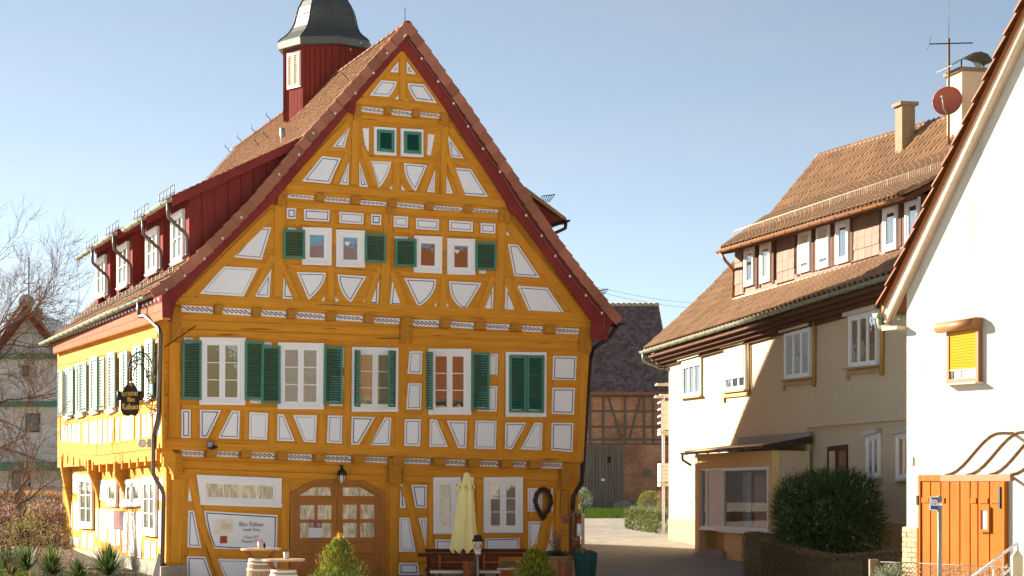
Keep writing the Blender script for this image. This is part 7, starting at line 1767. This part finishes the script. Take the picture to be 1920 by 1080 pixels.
a, b = at(1826, 1080, 31.9), at(1908, 1018, 31.9); mb = MB(); mb.tube([a + (a - b) * .3, b, b + V((.03, 0, -.2))], .022, 7); mb.tube([a + V((.1, 0, -.28)) + (a - b) * .3, b + V((0, 0, -.30))], .018, 6); mb.build('rail', 'alu', hr)
mb = MB()
for t in (.05, .25, .45, .65, .85, 1.): p = a.lerp(b, t); mb.tube([p, p - UP * .8], .012, 5)
mb.build('baluster', 'alu', hr)
gp_ = thing('gate_post', fpos(1907, 31.6), 'square concrete gate post with pyramid top at right edge', 'gate post')
p = fpos(1907, 31.6); zt_ = EYE.z - (1036 - PY0) / FPX * 31.6; w = 9.5 * 31.6 / FPX
mb = MB(); mb.lathe((p.x, 31.6, 0), [(w * 1.41, p.z), (w * 1.41, zt_ - .05), (w * .3, zt_ + .03)], 4, sm=False, a0=R(40)); mb.build('post', 'chim', gp_)

# ================================================================ planting
# yew: sprays of short needled twigs
random.seed(21); yc = at(1550, 966, 49.8); s = 49.8 / FPX
yw = thing('yew_bush', V((yc.x, yc.y, gz(yc.y))), 'large dark green yew bush in front of the cream house', 'bush')
f = ellipsoid(V((yc.x, yc.y, yc.z)), 106 * s, 100 * s, 90 * s, .84, .13, zmin=-.95, seed=4, boxy=.8)
mb = MB(); fi = ellipsoid(V((yc.x, yc.y, yc.z)), 99 * s, 92 * s, 84 * s,   .45, .10, seed=4, boxy=.8); leafcloud(mb, fi, 9000, .12, 0, .2, .6)
for _ in range(3600):
    p, d = f(); d = (d + V((random.gauss(0, .25), random.gauss(0, .25), .55 + random.gauss(0, .2)))).normalized(); L = random.uniform(.13, .27)
    for k in range(11):
        q = p + d * L * k / 11 - UP * .02 * (k / 11); sd_ = d.cross(V((random.gauss(0, 1), random.gauss(0, 1), random.gauss(0, 1)))).normalized(); e = (sd_ * .8 + d * .7).normalized(); w_ = d.cross(sd_) * .006; l = .05 * (1 - .4 * k / 11)
        mb.poly([q - w_, q + w_, q + e * l])
mb.build('foliage', 'yew', yw)
mb = MB(); b = V((yc.x, yc.y, gz(yc.y) - .05)); 
for k in range(5): mb.tube([b, b + V((random.gauss(0, .3), random.gauss(0, .3), .9))], [.06, .02], 6)
mb.build('trunk', 'bark', yw)
# low brown hedge
random.seed(5); hp_ = [(1409, 50.6, 1001), (1440, 50.0, 1008), (1480, 49.2, 1024), (1525, 48.2, 1040), (1570, 47.4, 1046), (1630, 46.6, 1042), (1700, 45.9, 1034)]
path = []
for x, Y, y in hp_:
    p = fpos(x, Y); path.append((p, EYE.z - (y - PY0) / FPX * Y - p.z))
he = thing('clipped_hedge', path[3][0], 'low clipped brownish hedge curving in front of the yew', 'hedge')
mb = MB(); leafcloud(mb, boxcloud(path, 0, .5), 30000, .055, 0, .4, .4)
for i in range(len(path) - 1):
    (a, ha), (b, hb_) = path[i], path[i + 1]; d = (b - a).normalized(); sd_ = V((d.y, -d.x, 0)) * .2; u = V((0, 0, 1)); mb.hexa([a - sd_, b - sd_, b - sd_ + u * hb_ * .88, a - sd_ + u * ha * .88, a + sd_, b + sd_, b + sd_ + u * hb_ * .88, a + sd_ + u * ha * .88])
mb.build('foliage', 'hedgedry', he)
mb = MB(); p = path[0][0] - V((.08, 0, 0)); mb.obox(p - V((.06, .06, 0)), V((.13, 0, 0)), V((0, .13, 0)), UP * (path[0][1] + .03)); tag(mb.build('hedge_post', 'conc'), 'grey concrete post at the left end of clipped hedge', 'post')
mb = MB(); plk = at(1432, 1000, 50.9); mb.obox(V((plk.x - .35, 51.0, 1.02)), V((.85, -.3, 0)), V((0, .03, 0)), UP * -.13); tag(mb.build('fence_board', 'brownwood'), 'dark fence board between hedge post and yew', 'board')
# lane hedge, round shrub, silvery shrub
random.seed(9); path = [(fpos(1196, 79), .74), (fpos(1215, 77), .72), (fpos(1240, 75), .70), (fpos(1258, 73.4), .68)]
h2 = thing('lane_hedge', path[1][0], 'knee-high leafy hedge beside the lane before the round shrub', 'hedge'); mb = MB(); leafcloud(mb, boxcloud(path, 0, .9), 5200, .10, 0, .4, .6); mb.build('foliage', 'hedgegreen', h2)
c = at(1219, 941, 84); shrub('round_shrub', 'clipped round yellow-green shrub behind the lane hedge', 'shrub', c, (.48, .48, .43), 'box', 3000, .06, 11, .04, .86)
c = at(1094, 935, 99); shrub('silvery_shrub', 'silvery green shrub against the grey barn gate', 'shrub', c, (.40, .35, .50), 'silver', 1500, .09, 12)
c = at(1243, 938, 80); shrub('twiggy_shrub', 'thin twiggy shrub right of the round shrub', 'shrub', c, (.25, .25, .45), 'dryleaf', 350, .07, 13)
ground_sheet('grass_verge', [at(1060, 950, 95).x, at(1250, 950, 95).x + 3], [94, 100, 108, 115.9], 'lawn', .012)
random.seed(14); mb = MB()
for _ in range(5200):
    y = random.uniform(93.5, 112); x = random.uniform(at(1076, 950, y).x, at(1215, 950, y).x); b = V((x, y, gz(y))); d = V((random.gauss(0, .04), random.gauss(0, .04), random.uniform(.08, .22))); mb.poly([b - V((.02, 0, 0)), b + V((.02, 0, 0)), b + d])
mb.build('grass', 'grassb', kind='stuff')
# left garden
ground_sheet('lawn', [-30, -22, -15, -12.9], [51.8, 55, 60, 68, 90], 'lawn', .024)
ground_sheet('flower_bed', [-16, -12.6, -10.5, -8.72], [43.5, 48, 49.9, 51, 55, 60, 66], 'soil', .016)
random.seed(15); mb = MB()
for _ in range(6000):
    y = random.uniform(50.6, 60); x = random.uniform(at(-20, 950, y).x, at(52, 950, y).x); b = V((x, y, gz(y))); d = V((random.gauss(0, .03), random.gauss(0, .03), random.uniform(.04, .12))); mb.poly([b - V((.008, 0, 0)), b + V((.008, 0, 0)), b + d])
mb.build('grass', 'grassb', kind='stuff')
mb = MB(); a, b = at(-40, 1074, 51.6), at(46, 1060, 53.2); a.z = gz(51.6); b.z = gz(53); d = b - a; mb.obox(a, d, V((0, .14, 0)), UP * .1); o = mb.build('kerb', 'kerb'); o['kind'] = 'structure'
random.seed(77); mb = MB()
for _ in range(5200):
    y = random.uniform(45.5, 53); x = random.uniform(at(-10, 950, y).x, min(at(300, 950, y).x, CORN.x - .35 * (y - 50) - .3)); b = V((x, y, gz(y) + .02)); d = V((random.gauss(0, 1), random.gauss(0, 1), abs(random.gauss(.3, .5)))).normalized() * random.uniform(.04, .13); e = V((-d.y, d.x, 0)).normalized() * .014; mb.poly([b - e, b + e, b + d])
mb.build('leaf_litter', 'dryleaf', kind='stuff')
random.seed(78); mb = MB()
for _ in range(2600):
    y = random.uniform(46, 51.5); x = random.uniform(at(60, 950, y).x, min(at(280, 950, y).x, CORN.x - .35 * (y - 50) - .4)); b = V((x, y, gz(y) + .015)); d = V((random.gauss(0, .04), random.gauss(0, .04), random.uniform(.05, .2))); mb.poly([b - V((.009, 0, 0)), b + V((.009, 0, 0)), b + d])
mb.build('undergrowth', 'herb', kind='stuff')
def yucca(x, ybase, Y, L, n, lb, seed):
    random.seed(seed); p = at(x, ybase, Y); t = thing('yucca', p, lb, 'yucca', 'yuccas in the flower bed'); mb = MB()
    for k in range(n):
        a = random.uniform(0, 2 * math.pi); el = R(random.uniform(5, 86)); l = L * random.uniform(.75, 1.08); d = V((math.cos(a) * math.cos(el), math.sin(a) * math.cos(el), math.sin(el))); sd_ = d.cross(UP).normalized() * .018
        sag = -UP * l * .16 * math.cos(el); m1 = p + d * l * .5 + sag * .3; e = p + d * l + sag
        mb.poly([p - sd_ * .7, p + sd_ * .7, m1 + sd_, m1 - sd_]); mb.poly([m1 - sd_, m1 + sd_, e])
    mb.build('leaves', 'yucca', t)
yucca(204, 1078, 47.2, .80, 300, 'largest yucca with spiky leaves before the sunlit side wall', 1); yucca(98, 1076, 47.8, .72, 220, 'middle yucca left of the largest one', 2); yucca(50, 1068, 48.6, .62, 150, 'yucca nearest the left lawn', 3); yucca(146, 1086, 46.8, .55, 130, 'smallest yucca between the two larger ones', 4)
for x, y, Y, r, m, n, sz, lb, nm, lo in [(50, 1000, 53.0, (.70, .6, .55), 'olive', 1500, .065, 'loose yellowish shrub right of the bare trunk', 'shrub', .4), (105, 1018, 52.0, (.48, .45, .55), 'dryleaf', 1100, .05, 'dense brown twiggy shrub against the side wall', 'shrub', .3),
                                (10, 985, 54.0, (.34, .4, .65), 'dusty', 900, .07, 'faded pink hydrangea around the bare trunk', 'hydrangea', .5), (66, 962, 57, (.75, .5, .5), 'dryleaf', 1300, .06, 'tall brown seedhead shrub behind the yellowish one', 'shrub', .3), (100, 1046, 50.2, (.75, .5, .26), 'dryleaf', 1100, .055, 'low dry undergrowth shrub behind the yuccas', 'shrub', .3), (20, 1040, 51.2, (.5, .3, .12), 'herb', 500, .06, 'flat dark green clump on the lawn edge', 'ground plant', .3),
                                (108, 968, 55, (.2, .2, .2), 'dusty', 350, .06, 'small faded flower clump beside the sunlit wall', 'hydrangea', .5)]:
    shrub(nm, lb, 'shrub', at(x, y, Y), r, m, n, sz, x + 3, .2, lo)
random.seed(31); path = [(fpos(-60, 66), 1.35), (fpos(10, 66), 1.45), (fpos(70, 66), 1.5), (fpos(122, 66), 1.4)]
h3 = thing('dry_hedge', path[1][0], 'dry brown hedge behind the garden, before the white house', 'hedge'); mb = MB(); leafcloud(mb, boxcloud(path, 0, 1.4), 6500, .16, 0, .9, .14); mb.build('foliage', 'dryleaf', h3)
mb = MB()
for _ in range(420):
    i = random.randint(0, 2); p = path[i][0].lerp(path[i + 1][0], random.random()); q = p + V((random.gauss(0, .35), random.uniform(-.9, .3), random.uniform(.9, 1.75))); mb.tube([p, p.lerp(q, .5) + V((random.gauss(0, .08), random.gauss(0, .08), 0)), q], [.012, .009, .004], 3, cap=False)
mb.build('twigs', 'bark', h3)
# bare trees: recursive branching
def bare_tree(lb, base, trunk, seed, r0, depth, group='bare trees in the left garden', rmin=.0048):
    random.seed(seed); t = thing('bare_tree', base, lb, 'tree', group); tr = MB(); br = MB()
    def grow(p, d, L, r, k):
        n = 5; pts = [p]; q = p.copy(); dd = d.copy()
        for i in range(n):
            dd = (dd + V((random.gauss(0, .13), random.gauss(0, .13), random.gauss(.035, .07)))).normalized(); q = q + dd * L / n; pts.append(q.copy())
        (tr if k >= depth - 1 else br).tube(pts, [lerp(r, r * .5, i / n) for i in range(n + 1)], 7 if k >= depth - 1 else (5 if k > 2 else 3), cap=False)
        if k == 0: return
        m_ = 4 if k > 1 else random.randint(4, 6)
        for j in range(m_):
            i = random.randint(2, n) if j else n; a = random.uniform(0, 2 * math.pi); o = dd.orthogonal().normalized(); o = Matrix.Rotation(a, 3, dd) @ o
            nd = (dd * random.uniform(.65, 1.0) + o * random.uniform(.35, .8)).normalized(); grow(pts[i], nd, L * random.uniform(.55, .8), max(rmin, r * random.uniform(.38, .55)), k - 1)
    for d, L, r, p in trunk: grow(V(p), V(d).normalized(), L, r, depth)
    tr.build('trunk', 'bark', t); br.build('branches', 'bark', t)
b1 = at(17, 1045, 56); b1.z = gz(56)
bare_tree('low bare tree forking above the hydrangea at the left edge', b1, [((-.03, 0, 1), 1.1, .12, b1), ((.25, .05, 1), 1.5, .065, b1 + V((.0, 0, .95))), ((-.2, .1, 1), 1.4, .07, b1 + V((-.02, 0, .95)))], 6, .1, 4)
b2_ = at(-130, 1000, 76); b2_.z = gz(76)
bare_tree('tall bare tree reaching in from beyond the left edge', b2_, [((.10, 0, 1), 3.6, .2, b2_), ((.75, .0, .75), 3.2, .10, b2_ + V((.3, 0, 3.5))), ((.25, .1, 1), 3.4, .11, b2_ + V((.3, 0, 3.5))), ((.95, -.1, .40), 3.0, .08, b2_ + V((.28, 0, 3.2))), ((.9, .1, .12), 2.8, .07, b2_ + V((.25, 0, 2.6)))], 18, .2, 5, rmin=.0055)
b3 = at(172, 720, 92); b3.z = gz(92)
bare_tree('bare twigs showing behind the far end of the roof', b3, [((.0, 0, 1), 5.4, .11, b3)], 27, .1, 3, rmin=.01)
# house across the square, mirrored in the front windows, widened and whitened for bounce
oh = thing('opposite_house', V((27, -6, -.15)), 'unseen gabled house across the square, widened and whitened for bounce, mirrored in the front windows', 'house')
def ob(name, c, sx, sy, sz, m): mb = MB(); mb.box(c, sx, sy, sz); return mb.build(name, m, oh)
ob('wall', (12, -10, 3.4), 62, 9, 7.2, 'whitewall'); mb = MB(); mb.prism([V((20, -4.8, 5.7)), V((34, -4.8, 5.7)), V((27, -4.8, 11.5))], V((0, -10.5, 0))); mb.build('roof', 'brownwood', oh)
for x in (22.5, 26, 29.5): w = ob('window', (x, -5.48, 3.8), 1.1, .08, 1.4, 'white'); mb = MB(); mb.box((x, -5.42, 3.8), .9, .04, 1.2); mb.build('pane', 'glass', w)
